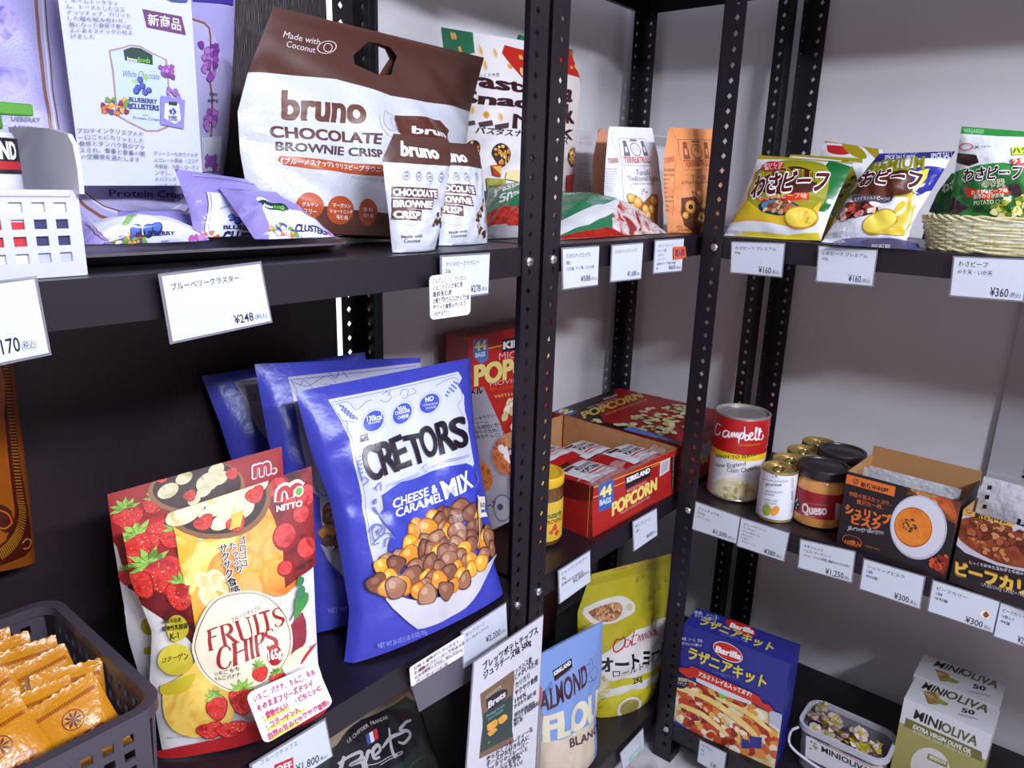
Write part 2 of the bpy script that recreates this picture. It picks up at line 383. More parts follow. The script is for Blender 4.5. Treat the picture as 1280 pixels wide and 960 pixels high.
# measured size, place and outline of every package
D={
'blueberry_big':{'t':'bag','O':[-0.4731,0.3,0.0195],'ax':[1.0,0.0],'lean':6,'L':[(-165.6,11.0),(-162.4,100.3),(-147.3,187.7),(-116.7,331.8)],'R':[(162.9,11.3),(197.2,121.2),(221.8,242.4),(245.2,380.9)],'T':55,'k':'pouch','wr':2.5,'seed':3,'n':(28,36)},
'blue_poster':{'t':'quad','c':[[-0.4977,0.215,0.0858],[-0.3676,0.215,0.0882],[-0.5,0.215,0.2987],[-0.3648,0.215,0.3143]]},
'blue_pack_a':{'t':'bag','O':[-0.4849,0.1,0.036],'ax':[1.0,0.0],'lean':52,'L':[(-64.2,-11.5),(-59.9,7.0),(-52.3,32.5)],'R':[(51.3,-22.5),(55.8,-2.8),(35.8,20.7)],'T':26,'k':'pillow','wr':1.4,'seed':5,'n':(24,18)},
'blue_pack_b':{'t':'bag','O':[-0.378,0.13,0.036],'ax':[1.0,0.0],'lean':25,'L':[(-50.0,-12.2),(-45.8,33.3),(-48.4,76.5)],'R':[(41.5,-16.7),(54.3,30.9),(45.1,65.6)],'T':18,'k':'pillow','wr':1.4,'seed':6,'n':(24,20)},
'blue_pack_c':{'t':'bag','O':[-0.3287,0.08,0.036],'ax':[1.0,0.0],'lean':45,'L':[(-58.9,-11.4),(-62.2,31.2),(-67.1,73.5)],'R':[(54.6,-15.8),(29.6,15.1),(-0.5,67.8)],'T':20,'k':'pillow','wr':1.4,'seed':7,'n':(24,20)},
'blue_pack_d':{'t':'bag','O':[-0.421,0.18,0.036],'ax':[1.0,0.0],'lean':40,'L':[(-65.5,-15.4),(-57.6,11.2),(-50.8,32.4)],'R':[(50.5,-22.0),(46.2,13.6),(16.8,33.9)],'T':18,'k':'pillow','wr':1.2,'seed':8,'n':(16,14)},
'bruno_big':{'t':'bag','O':[-0.1769,0.15,0.0195],'ax':[1.0,0.0],'lean':7,'L':[(-167.3,19.5),(-172.5,107.2),(-169.2,150.0),(-150.0,194.3),(-106.7,270.5)],'R':[(169.7,-4.1),(190.8,91.2),(201.3,137.6),(213.4,184.1),(254.6,266.1)],'T':38,'k':'pouch','wr':4.2,'seed':11,'n':(36,44)},
'bruno_one':{'t':'bag','O':[-0.2122,0.03,0.0195],'ax':[1.0,0.0],'lean':6,'L':[(-32.5,-3.1),(-33.5,41.9),(-35.6,77.1),(-36.0,104.9),(-16.4,132.7)],'R':[(31.6,-5.5),(49.5,36.1),(63.0,74.3),(74.9,110.7),(71.4,132.2)],'T':17,'k':'pouch','wr':1.2,'seed':12,'n':(28,36)},
'bruno_two':{'t':'bag','O':[-0.0795,0.07,0.0195],'ax':[1.0,0.0],'lean':6,'L':[(-51.5,-5.1),(-42.7,38.5),(-36.3,73.8),(-33.3,103.8),(-20.3,131.3)],'R':[(44.9,-1.9),(45.0,37.4),(43.8,80.4),(40.5,117.2),(33.7,131.4)],'T':17,'k':'pouch','wr':1.2,'seed':13,'n':(28,36)},
'pasta_front':{'t':'bag','O':[0.2833,0.275,0.0195],'ax':[1.0,0.0],'lean':6,'L':[(-157.5,-15.2),(-153.3,92.2),(-161.6,208.2),(-170.6,326.1)],'R':[(155.4,-10.4),(198.3,130.5),(231.1,292.7),(194.8,348.6)],'T':20,'k':'pouch','wr':3,'seed':14,'n':(28,36)},
'pasta_back':{'t':'bag','O':[0.3688,0.32,0.0195],'ax':[1.0,0.0],'lean':6,'L':[(-141.4,-21.9),(-105.9,124.1),(-47.0,272.5),(3.3,361.1)],'R':[(139.7,1.8),(159.9,135.5),(181.9,299.7),(185.6,360.6)],'T':20,'k':'pouch','wr':3,'seed':15,'n':(14,18)},
'pasta_flat_left':{'t':'bag','O':[0.0755,0.12,0.0195],'ax':[1.0,0.0],'lean':58,'L':[(-64.8,-6.6),(-6.8,59.0),(89.5,146.2)],'R':[(47.3,-14.0),(141.5,74.8),(224.0,166.2)],'T':26,'k':'pillow','wr':2.5,'seed':16,'n':(24,20)},
'pasta_flat_right':{'t':'bag','O':[0.2769,0.05,0.0195],'ax':[1.0,0.0],'lean':62,'L':[(-177.2,-4.6),(-86.4,74.5),(10.3,154.8)],'R':[(179.8,-2.8),(187.2,62.9),(138.5,131.2)],'T':26,'k':'pillow','wr':3.0,'seed':17,'n':(30,22)},
'taralli_white':{'t':'bag','O':[0.4558,0.12,0.0195],'ax':[0.9676,-0.2526],'lean':3,'L':[(-74.6,-12.3),(-83.8,72.2),(-81.8,129.1),(-76.1,188.1)],'R':[(79.5,-5.4),(73.1,59.8),(56.8,139.4),(36.0,192.7)],'T':26,'k':'pouch','wr':1.2,'seed':18,'n':(28,36)},
'taralli_orange':{'t':'bag','O':[0.5271,0.035,0.0195],'ax':[0.9772,-0.2124],'lean':3,'L':[(-70.3,-4.5),(-86.9,75.5),(-92.8,131.9),(-81.1,189.6)],'R':[(86.5,-2.5),(86.4,78.5),(82.9,139.4),(77.4,195.9)],'T':24,'k':'pouch','wr':1.2,'seed':19,'n':(28,36)},
'taralli_rear':{'t':'bag','O':[0.4922,0.195,0.0195],'ax':[0.9976,-0.07],'lean':3,'L':[(-76.5,-5.2),(-68.2,71.1),(-67.3,130.9),(-51.2,189.4)],'R':[(72.0,-8.7),(67.9,72.9),(64.7,136.6),(61.8,194.3)],'T':20,'k':'pouch','wr':1,'seed':20,'n':(14,18)},
'carton_left':{'t':'box','O':[0.5132,0.315,0.0195],'ax':[1.0,0.0],'w':0.1136,'d':0.05,'h':0.1958,'lean':0},
'carton_mid':{'t':'box','O':[0.6007,0.24,0.0195],'ax':[0.9986,-0.0526],'w':0.19,'d':0.07,'h':0.196,'lean':0},
'wasa_one':{'t':'bag','O':[0.5,-0.1292,0.0195],'ax':[0.0,-1.0],'lean':28,'L':[(-87.0,-3.1),(-76.5,54.4),(-70.9,113.4),(-68.0,166.1)],'R':[(86.9,3.8),(88.7,47.4),(93.7,98.9),(102.3,152.3)],'T':26,'k':'pillow','wr':2.2,'seed':21,'n':(28,36)},
'wasa_behind':{'t':'bag','O':[0.56,-0.1661,0.0195],'ax':[0.0,-1.0],'lean':28,'L':[(-78.0,-2.0),(-76.3,55.8),(-73.5,115.7),(-69.3,171.1)],'R':[(80.3,3.6),(79.6,48.0),(77.0,100.4),(61.3,163.0)],'T':16,'k':'pillow','wr':2.2,'seed':22,'n':(16,18)},
'wasa_far':{'t':'bag','O':[0.62,-0.1903,0.0195],'ax':[0.0,-1.0],'lean':24,'L':[(-71.1,-1.9),(-63.2,55.3),(-55.6,114.0),(-52.3,195.6)],'R':[(71.2,2.2),(70.1,46.3),(68.6,98.3),(55.5,177.0)],'T':16,'k':'pillow','wr':2.2,'seed':23,'n':(16,18)},
'shio':{'t':'bag','O':[0.5,-0.2819,0.0195],'ax':[0.0,-1.0],'lean':30,'L':[(-64.2,-2.1),(-50.6,55.1),(-38.2,116.9),(-15.4,172.7)],'R':[(64.1,2.6),(68.7,61.6),(81.9,114.1),(97.2,176.8)],'T':30,'k':'pillow','wr':2.6,'seed':24,'n':(28,36)},
'shio_flat':{'t':'bag','O':[0.47,-0.3101,0.0195],'ax':[0.0,-1.0],'lean':82,'L':[(-59.5,-19.1),(-79.6,70.0)],'R':[(66.6,5.5),(42.0,86.3)],'T':10,'k':'pillow','wr':1.0,'seed':25,'n':(16,8)},
'green_front':{'t':'bag','O':[0.56,-0.4598,0.03],'ax':[0.0,-1.0],'lean':6,'L':[(-66.5,8.0),(-71.5,79.6),(-73.7,123.0),(-76.3,180.5)],'R':[(64.9,1.3),(51.7,71.5),(43.0,118.0),(33.5,168.8)],'T':24,'k':'pillow','wr':1.8,'seed':26,'n':(28,36)},
'green_rear':{'t':'bag','O':[0.6,-0.3866,0.03],'ax':[0.0,-1.0],'lean':14,'L':[(-35.8,-0.2),(-34.0,51.5),(-27.9,81.3),(-13.1,113.7)],'R':[(49.7,-0.8),(40.8,44.4),(34.4,76.7),(29.3,102.6)],'T':12,'k':'pillow','wr':1.8,'seed':27,'n':(14,14)},
'orange_big':{'t':'bag','O':[-0.6487,0.33,-0.5055],'ax':[1.0,0.0],'lean':4,'L':[(-48.1,181.8),(-43.4,288.9),(-41.6,374.4),(-31.4,471.3)],'R':[(94.1,142.3),(100.4,225.7),(103.8,305.3),(107.4,410.7)],'T':40,'k':'pouch','wr':2,'seed':30,'n':(28,36)},
'fruit_front':{'t':'bag','O':[-0.4576,0.0506,-0.5055],'ax':[0.9058,-0.4238],'lean':14,'L':[(-84.8,-0.9),(-90.3,79.8),(-83.5,131.0),(-97.5,191.0),(-102.4,248.1)],'R':[(86.4,-1.5),(87.2,62.3),(89.3,119.6),(92.2,186.1),(99.0,287.0)],'T':28,'k':'pouch','wr':1.8,'seed':31,'n':(32,44)},
'fruit_rear':{'t':'bag','O':[-0.434,0.1257,-0.5055],'ax':[0.9417,-0.3364],'lean':14,'L':[(-84.6,-0.9),(-97.1,89.7),(-99.8,146.8),(-101.6,203.1),(-101.7,260.5)],'R':[(86.3,-1.6),(89.0,77.4),(89.8,139.7),(91.6,201.5),(95.9,285.1)],'T':22,'k':'pouch','wr':1.8,'seed':32,'n':(28,36)},
'cret_front':{'t':'bag','O':[-0.1721,0.0435,-0.5055],'ax':[0.9903,-0.1387],'lean':16,'L':[(-137.5,-1.0),(-117.4,60.2),(-116.6,119.4),(-117.8,210.8),(-132.5,282.9),(-138.5,356.8)],'R':[(137.3,-0.0),(125.7,45.8),(133.9,99.9),(130.0,188.6),(136.8,274.1),(150.5,362.3)],'T':42,'k':'sack','wr':3.6,'seed':33,'n':(38,48)},
'cret_mid':{'t':'bag','O':[-0.1821,0.1276,-0.5055],'ax':[0.9774,-0.2113],'lean':16,'L':[(-119.7,-1.1),(-118.1,101.4),(-126.0,193.1),(-132.3,271.9),(-134.3,376.2)],'R':[(119.5,0.0),(119.1,83.9),(121.9,185.7),(120.4,262.3),(121.7,354.4)],'T':38,'k':'sack','wr':3.4,'seed':34,'n':(28,36)},
'cret_back':{'t':'bag','O':[-0.1825,0.2439,-0.5055],'ax':[0.9522,-0.3056],'lean':16,'L':[(-110.5,0.0),(-114.8,104.1),(-126.0,178.6),(-140.0,264.3),(-156.3,337.0)],'R':[(110.5,-0.0),(107.2,81.2),(104.7,188.4),(101.4,268.4),(95.4,348.2)],'T':30,'k':'sack','wr':3.4,'seed':35,'n':(28,36)},
'pop_stand':{'t':'box','O':[0.215,0.333,-0.5055],'ax':[1.0,0.0],'w':0.285,'d':0.06,'h':0.316,'lean':0},
'caramel_card':{'t':'bag','O':[0.064,0.12,-0.5055],'ax':[1.0,0.0],'lean':12,'L':[(-44.5,34.0),(-45.6,134.2),(-54.8,211.3),(-63.8,277.0)],'R':[(50.3,32.9),(66.7,101.5),(58.7,190.9),(22.0,279.2)],'T':6,'k':'sheet','wr':0.8,'seed':36,'n':(14,18)},
'pop_open':{'t':'box','O':[0.2024,0.0189,-0.5055],'ax':[0.9988,-0.0482],'w':0.292,'d':0.3,'h':0.099,'lean':0},
'campbell':{'t':'cyl','O':[0.5844,-0.0848,-0.5055],'r':0.054,'z0':0.006,'z1':0.173,'th':-2.778,'sp':1.45},
'gold_0':{'t':'cyl','O':[0.5262,-0.191,-0.5055],'r':0.0335,'z0':0.007,'z1':0.097,'th':-2.834,'sp':1.45},
'gold_1':{'t':'cyl','O':[0.5867,-0.1912,-0.5055],'r':0.0335,'z0':0.007,'z1':0.097,'th':-2.847,'sp':1.45},
'gold_2':{'t':'cyl','O':[0.6588,-0.1936,-0.5055],'r':0.0335,'z0':0.007,'z1':0.097,'th':-2.862,'sp':1.45},
'gold_3':{'t':'cyl','O':[0.733,-0.199,-0.5055],'r':0.0335,'z0':0.007,'z1':0.097,'th':-2.878,'sp':1.45},
'queso':{'t':'cyl','O':[0.5655,-0.259,-0.5055],'r':0.046,'z0':0.022,'z1':0.072,'th':-2.888,'sp':1.45},
'queso_rear':{'t':'cyl','O':[0.6776,-0.2599,-0.5055],'r':0.046,'z0':0.022,'z1':0.072,'th':-2.907,'sp':1.45},
'yellow_jar':{'t':'cyl','O':[0.1419,0.0911,-0.5055],'r':0.042,'z0':0.012,'z1':0.085,'th':-2.506,'sp':1.45},
'bisque':{'t':'box','O':[0.491,-0.3179,-0.5055],'ax':[-0.0648,-0.9979],'w':0.1769,'d':0.13,'h':0.1386,'lean':0},
'curry':{'t':'box','O':[0.4773,-0.4995,-0.5055],'ax':[-0.1419,-0.9899],'w':0.1564,'d':0.13,'h':0.1294,'lean':0},
'almond':{'t':'bag','O':[0.215,0.047,-1.0305],'ax':[0.9946,-0.1042],'lean':6,'L':[(-86.1,-1.7),(-89.8,92.5),(-93.7,179.3),(-100.3,287.7)],'R':[(86.0,0.0),(83.9,86.7),(105.3,176.5),(124.2,274.2)],'T':34,'k':'sack','wr':2.2,'seed':41,'n':(28,36)},
'oat':{'t':'bag','O':[0.4651,0.0632,-1.0305],'ax':[0.9409,-0.3387],'lean':6,'L':[(-88.8,-3.3),(-114.0,115.3),(-130.0,213.9),(-129.6,259.6),(-95.3,336.0)],'R':[(82.9,-3.1),(106.5,62.3),(117.3,159.7),(128.3,236.0),(134.0,328.4)],'T':40,'k':'pouch','wr':3.0,'seed':42,'n':(28,36)},
'brets':{'t':'bag','O':[-0.1316,0.14,-1.0305],'ax':[1.0,0.0],'lean':8,'L':[(-199.0,-69.4),(-197.3,87.1),(-183.2,227.8),(-166.9,363.5),(-125.5,471.5)],'R':[(160.0,-224.1),(137.6,-47.7),(98.4,104.7),(65.8,243.2),(21.8,400.4)],'T':40,'k':'sack','wr':3.0,'seed':43,'n':(28,36)},
'lasagna':{'t':'box','O':[0.4825,-0.0499,-1.0305],'ax':[0.0684,-0.9977],'w':0.2192,'d':0.078,'h':0.247,'lean':0},
'olive_front':{'t':'box','O':[0.5963,-0.4561,-1.0305],'ax':[-0.0256,-0.9997],'w':0.1438,'d':0.085,'h':0.2094,'lean':0},
'olive_rear':{'t':'box','O':[0.6834,-0.4543,-1.0305],'ax':[-0.0256,-0.9997],'w':0.1438,'d':0.088,'h':0.2132,'lean':0},
'big_jar':{'t':'cyl','O':[0.1114,0.105,-1.0305],'r':0.056,'z0':0.05,'z1':0.2,'th':-2.481,'sp':1.45},
'card_170':{'t':'quad','c':[[-0.6741,-0.012,-0.0359],[-0.6228,-0.012,-0.0319],[-0.672,-0.012,0.0198],[-0.6255,-0.012,0.0233]]},
'card_248':{'t':'quad','c':[[-0.5277,-0.01,-0.0373],[-0.4328,-0.01,-0.0309],[-0.5319,-0.01,0.0182],[-0.4407,-0.01,0.0228]]},
'card_278':{'t':'quad','c':[[-0.1996,-0.006,-0.0337],[-0.1177,-0.006,-0.0335],[-0.2006,-0.006,0.0156],[-0.1162,-0.006,0.0146]]},
'note_brownie':{'t':'quad','c':[[-0.2233,-0.01,-0.0553],[-0.1545,-0.01,-0.0565],[-0.225,-0.01,-0.004],[-0.1546,-0.01,-0.0038]]},
'card_588':{'t':'quad','c':[[0.0479,-0.006,-0.0429],[0.1371,-0.006,-0.0439],[0.0417,-0.006,0.0136],[0.1353,-0.006,0.0131]]},
'card_1688':{'t':'quad','c':[[0.1759,-0.006,-0.042],[0.2685,-0.006,-0.0441],[0.1739,-0.006,0.0124],[0.2678,-0.006,0.0125]]},
'card_taralli':{'t':'quad','c':[[0.3124,-0.006,-0.0385],[0.4149,-0.006,-0.0413],[0.3106,-0.006,0.0147],[0.4134,-0.006,0.0145]]},
'sticker':{'t':'quad','c':[[0.3742,-0.009,-0.0193],[0.4234,-0.009,-0.0185],[0.3716,-0.009,0.003],[0.4146,-0.009,0.0019]]},
'card_160':{'t':'quad','c':[[0.469,-0.0762,-0.0413],[0.469,-0.1674,-0.0403],[0.469,-0.0726,0.0113],[0.469,-0.1659,0.0152]]},
'card_160s':{'t':'quad','c':[[0.469,-0.2281,-0.0415],[0.469,-0.3148,-0.0403],[0.469,-0.2249,0.0149],[0.469,-0.3139,0.0157]]},
'card_360':{'t':'quad','c':[[0.469,-0.4275,-0.0429],[0.469,-0.5189,-0.0405],[0.469,-0.4235,0.0139],[0.469,-0.5164,0.0171]]},
'card_1500':{'t':'quad','c':[[0.469,-0.0535,-0.5583],[0.469,-0.1447,-0.5581],[0.469,-0.0552,-0.5001],[0.469,-0.1463,-0.5035]]},
'card_380':{'t':'quad','c':[[0.469,-0.1479,-0.5621],[0.469,-0.2372,-0.5617],[0.469,-0.1496,-0.5041],[0.469,-0.2402,-0.505]]},
'card_1250':{'t':'quad','c':[[0.469,-0.2659,-0.5641],[0.469,-0.3568,-0.559],[0.469,-0.2632,-0.51],[0.469,-0.3547,-0.5018]]},
'card_300':{'t':'quad','c':[[0.469,-0.3731,-0.5649],[0.469,-0.4664,-0.565],[0.469,-0.3723,-0.5096],[0.469,-0.4649,-0.5077]]},
'card_300c':{'t':'quad','c':[[0.469,-0.4798,-0.5638],[0.469,-0.5717,-0.5639],[0.469,-0.4792,-0.5093],[0.469,-0.5719,-0.5098]]},
'card_300x':{'t':'quad','c':[[0.469,-0.5746,-0.569],[0.469,-0.6349,-0.5683],[0.469,-0.5737,-0.5105],[0.469,-0.6356,-0.5108]]},
'card_2800':{'t':'quad','c':[[0.0815,-0.006,-0.5688],[0.1711,-0.006,-0.5674],[0.073,-0.006,-0.5069],[0.1639,-0.006,-0.5065]]},
'card_600':{'t':'quad','c':[[0.3224,-0.006,-0.5669],[0.412,-0.006,-0.5673],[0.3098,-0.006,-0.5034],[0.3997,-0.006,-0.507]]},
'card_2200':{'t':'quad','c':[[-0.1525,-0.006,-0.5656],[-0.0552,-0.006,-0.573],[-0.1568,-0.006,-0.5063],[-0.062,-0.006,-0.5046]]},
'note_popcorn':{'t':'quad','c':[[-0.2549,-0.007,-0.538],[-0.154,-0.007,-0.5431],[-0.2575,-0.007,-0.5076],[-0.1554,-0.007,-0.5085]]},
'clear_card':{'t':'quad','c':[[-0.237,-0.003,-0.5894],[-0.1176,-0.003,-0.5998],[-0.2512,-0.003,-0.5386],[-0.1496,-0.003,-0.5463]]},
'card_1800':{'t':'quad','c':[[-0.4825,-0.012,-0.5523],[-0.3859,-0.012,-0.5546],[-0.4864,-0.012,-0.4987],[-0.3937,-0.012,-0.5007]]},
'poster_chips':{'t':'quad','c':[[-0.1743,-0.03,-0.7779],[-0.0018,-0.03,-0.8274],[-0.1574,-0.03,-0.5434],[0.0011,-0.03,-0.5446]]},
'card_blank':{'t':'quad','c':[[0.3508,-0.006,-1.091],[0.4392,-0.006,-1.0927],[0.3344,-0.006,-1.0392],[0.4274,-0.006,-1.0378]]},
'card_lasagna':{'t':'quad','c':[[0.469,-0.1189,-1.0834],[0.469,-0.1755,-1.0858],[0.469,-0.1189,-1.0301],[0.469,-0.1763,-1.0289]]},
'note_fruit':{'t':'quad','c':[[-0.476,-0.022,-0.4736],[-0.388,-0.022,-0.4762],[-0.493,-0.022,-0.4019],[-0.4088,-0.022,-0.4113]]},
'pop_closed':{'t':'box','O':[0.506,0.004,-0.5055],'ax':[1.0,0.0],'w':0.296,'d':0.33,'h':0.0995}}
# ================= the setting =================
FZ=-1.13
def struct(name,mb,m): o=mb.build(name,m); o['kind']='structure'; return o
def wallmat(c,c2):
    m=mat(c,.75,bump=(9,.0035),mott=(c2,3.)); return m
struct('wall_left',MB().box((.034,.432,FZ),(1.03,.53,1.27)),[wallmat('#EDEAEF','#E6E3EA')])
struct('wall_left_beyond',MB().box((-2.6,.432,FZ),(-.62,.53,1.27)),[wallmat('#EDEAEF','#E6E3EA')])
struct('wall_right',MB().box((.912,-.487,FZ),(1.03,.432,1.27)),[wallmat('#EDEBF1','#E6E4EC')])
struct('wall_right_beyond',MB().box((.912,-3.0,FZ),(1.03,-1.45,1.27)),[wallmat('#EDEBF1','#E6E4EC')])
struct('floor',MB().box((-3.2,-3.2,FZ-.05),(1.03,.53,FZ)),[mat('#B9B6BC',.28,mott=('#D5D3D8','#A8A5AD',14.))])
struct('ceiling',MB().box((-3.2,-3.2,1.27),(1.03,.53,1.32)),[mat('#C9C7CC',.8)])
struct('wall_behind_panel',MB().box((-.619,.471,FZ),(.033,.53,-.9)).box((-.619,.471,.62),(.033,.53,1.27)),[mat('#C9C6CE',.8)])
w=struct('window_1',MB().box((-.62,.446,-.9),(.0338,.452,.62)),[mat('#E3F1F4',.4,emit=1.5)])
mk('window_frame',*(lambda b:(b.V,b.F))(MB().box((-.619,.434,-.93),(.033,.47,-.9)).box((-.619,.434,.62),(.033,.47,.65)).box((-.619,.432,-.9),(-.59,.4455,.62))),mat('#DAD8DE',.4),parent=w)
# wooden window set in the wall at the far right
struct('wall_right_below',MB().box((.912,-1.45,FZ),(1.03,-.487,-.44)),[wallmat('#EDEBF1','#E6E4EC')])
struct('window_2',MB().box((.935,-1.45,-.44),(.95,-.487,1.0)),[mat('#A9987F',.5,mott=('#9C8A70',20.))])
struct('trim_1',MB().box((.895,-.545,-.44),(.93,-.4875,1.05)).box((.895,-1.45,1.0),(.93,-.545,1.05)).box((.890,-1.45,-.46),(.93,-.4875,-.44)),[mat('#C3C0C9',.4)])
d2=MB()
for z0,z1 in ((-.43,-.28),(-.24,.3),(.34,.95)): d2.box((.925,-.70,z0),(.937,-.575,z1))
struct('trim_2',d2,[mat('#B8A88C',.45)])
# ================= shelving =================
STEEL=('#221B23',.38,0,(260,.00012)); POST=mat('#1C151D',.36,bump=(300,.00012)); BOARD=mat('#1C151E',.38,bump=(180,.0001)); BOLT=mat('#D9D9DF',.22,1)
Z0,Z1=-1.1275,.5725
def post_geo():
    """one angle post, corner at the origin, flanges along +x and +y, with a diamond slot every 25 mm"""
    n=int(round((Z1-Z0)/.025)); t=.0018; w=.040; h=.025; a,b=.0046,.0056; V=[]; F=[]
    for fl in range(2):
        for y in (0,t):
            for k in range(n):
                z=Z0+.025*(k+.5); q=[(0,-.0125),(w,-.0125),(w,.0125),(0,.0125),(h,-b),(h+a,0),(h,b),(h-a,0)]; m=len(V)
                for s,dz in q: V.append((s,y,z+dz) if fl==0 else (y,s,z+dz))
                f=[(0,1,4),(1,5,4),(1,2,5),(2,6,5),(2,3,6),(3,7,6),(3,0,7),(0,4,7)]
                if (y>0)^(fl==1): f=[x[::-1] for x in f]
                F+=[tuple(m+i for i in x) for x in f]
                if y==0:
                    M=len(V)+ (n-1-k)*8 + k*8 # matching ring of the other skin
                    for i,j in ((4,5),(5,6),(6,7),(7,4)): F.append((m+i,m+j,m+j+8*n,m+i+8*n))
        for s in (0,w):
            m=len(V)
            for y,z in ((0,Z0),(t,Z0),(t,Z1),(0,Z1)): V.append((s,y,z) if fl==0 else (y,s,z))
            F.append((m,m+1,m+2,m+3))
    return V,F
PV,PF=post_geo(); PV=np.array(PV); PMESH={}
def post(parent,cx,cy,sx,sy,levels):
    V=PV.copy(); V[:,0]=V[:,0]*sx; V[:,1]=V[:,1]*sy; key=(sx,sy)
    off=np.array([cx,cy,0.])
    if key not in PMESH:
        o=mk('post',V,PF,POST); PMESH[key]=o.data
    else: o=bpy.data.objects.new('post',PMESH[key]); COL.objects.link(o)
    o.parent=parent; o.location=off-ORG[parent]; ORG[o]=off
    cap=MB(); e=.0012; xs=sorted((cx-e*sx,cx+.043*sx)); ys=sorted((cy-e*sy,cy+.043*sy)); cap.box((xs[0],ys[0],FZ),(xs[1],ys[1],FZ+.022),bev=.002); c=cap.build('foot_cap',[mat('#17131A',.5)],o)
    for z in levels:
        for fl in range(2):
            b=MB(); prof=[(.0072,0),(.0068,.0018),(.005,.0034),(.0022,.0042)]; b.lathe((0,0,0),prof,0,14); b.box((-.0042,-.0006,.0040),(.0042,.0006,.0046)); v=np.array(b.V)
            if fl==0: v=np.stack([v[:,0]+cx+.025*sx, cy-sy*v[:,2], v[:,1]+z],1)
            else: v=np.stack([cx-sx*v[:,2], v[:,0]+cy+.025*sy, v[:,1]+z],1)
            mk('bolt',v,b.F,BOLT,parent=o)
def board(parent,x0,y0,x1,y1,z,slots=()):
    b=MB(); t=.0014; lip=.0385
    b.box((x0,y0,z-t),(x1,y1,z)); b.box((x0,y0,z-lip),(x1,y0+t,z-t)); b.box((x0,y1-t,z-lip),(x1,y1,z-t)); b.box((x0,y0+t,z-lip),(x0+t,y1-t,z-t)); b.box((x1-t,y0+t,z-lip),(x1,y1-t,z-t))
    b.box((x0,y0+t,z-lip),(x1,y0+.012,z-lip+t)); b.box((x0,y1-.012,z-lip),(x1,y1-t,z-lip+t)); b.box((x0+t,y0,z-lip),(x0+.012,y1,z-lip+t))
    o=b.build('shelf_board',[BOARD],parent)
    for ax,p,q,zz in slots:
        s=MB(); s.box((p-.0045,q-.0004,zz-.0032),(p+.0045,q+.0001,zz+.0032)) if ax=='x' else s.box((q-.0004,p-.0045,zz-.0032),(q+.0001,p+.0045,zz+.0032)); s.build('slot',[mat('#060406',.9)],o)  # no real opening: a black slab with the slot's shade in its colour
LV=(.525,0,-.525,-1.05); DZ=[.5445,.0195,-.5055,-1.0305]
uL=thing('shelf_unit','black steel angle-post shelf unit on the left carrying the blue, lavender and brown snack bags','shelving',(-.6,.2,FZ),'black slotted-angle shelf units')
for cx,cy,sx,sy in ((-.002,0,-1,1),(-.002,.390,-1,-1),(-1.25,0,1,1),(-1.25,.390,1,-1)): post(uL,cx,cy,sx,sy,LV)
for z in DZ: board(uL,-1.247,.0025,-.005,.3875,z,[('x',-.077,.0025,z-.019)])
uM=thing('shelf_unit','black steel shelf unit in the corner carrying the popcorn boxes and taralli bags','shelving',(.44,.2,FZ),'black slotted-angle shelf units')
for cx,cy,sx,sy in ((.002,0,1,1),(.846,0,-1,1),(.887,.390,-1,-1),(.008,.390,1,-1)): post(uM,cx,cy,sx,sy,LV)
for z in DZ: board(uM,.005,.0025,.8845,.3875,z)
uN=thing('shelf_unit','black steel shelf unit along the right wall carrying cans, crisps and curry boxes','shelving',(.68,-.6,FZ),'black slotted-angle shelf units')
for cx,cy,sx,sy in ((.475,-.012,1,-1),(.888,-.012,-1,-1),(.475,-1.21,1,1),(.888,-1.21,-1,1)): post(uN,cx,cy,sx,sy,LV)
for z in DZ: board(uN,.478,-1.207,.8855,-.0145,z,[('y',-.095,.478,z-.019)])
p=MB().box((-1.3,.397,FZ),(-.047,.409,.9)); bp=p.build('back_panel',[mat('#2E2229',.36,mott=('#23181E','#382B32',1.),bump=(60,.0006,(14,14,.5)))]); tagm(bp,'dark wood-grain board standing behind the left shelf unit','panel')
# ================= eye-level shelf, left unit =================
WH='#DDE0EA'
t=bag_thing('blueberry_big','snack_bag','large lavender blueberry snack bag standing behind the white printed sheet','snack bag','#A9A4DC','large snack bags on the top left',rough=.38)
A=Art('blueberry_big',t,.38)
A.poly([(78.8,291.3),(115.1,293.9),(129.2,104.4),(132.2,57.7),(186.4,-3.7),(263,-20.5),(307.6,12),(361.6,59.9),(337,193),(311,234.2),(288.5,239.9),(277.4,311.3)],'#B9B4E2')
A.line([(116.9,294.1),(120.7,209.3),(130.6,100.2),(137.5,57.5),(183.1,18.3),(249.9,6),(295,21.2),(310,62),(319.3,125.9),(314.5,185.1),(312.1,229.1),(288.3,238.6)],3.2,'#8D5F4C',smooth=3)
A.line([(122.5,294.6),(126.3,209.5),(134.7,100.1),(143.4,61.7),(186.1,26.8),(247.4,14.9),(286.1,30.2)],1.6,'#E9E6F2',smooth=3)
A.line([(125.3,294.9),(129.1,209.5),(137.4,100.1),(146.3,61.7),(185.4,29),(246.8,17.1)],1.2,'#7A4A40',smooth=3)
A.poly([(71.6,246.3),(97.4,242.1),(102,225.5),(94.2,209.8),(71.9,198.1)],('#8C86D8','#B9A8E4','#6C68C0',60.),'printed_flower',smooth=4)
A.poly([(77.8,182.2),(107,176.8),(108.4,159.2),(96.5,150.8),(77.8,151.8)],('#8C86D8','#A79BE0','#6C68C0',50.),'printed_flower',smooth=4)
A.poly([(137.7,91.7),(148.7,100),(156.5,95.8),(157,83),(143.6,78.9)],'#C4602E','printed_picture',smooth=4)
A.blobs([(128.5,96),(160.5,100.1),(161.1,65.8),(128.4,66.3)],26,6,['#C4602E','#4E59A8','#E9E6EE','#7A9C48','#3F4C9A','#B98A5A'],dark='#6B4A50')
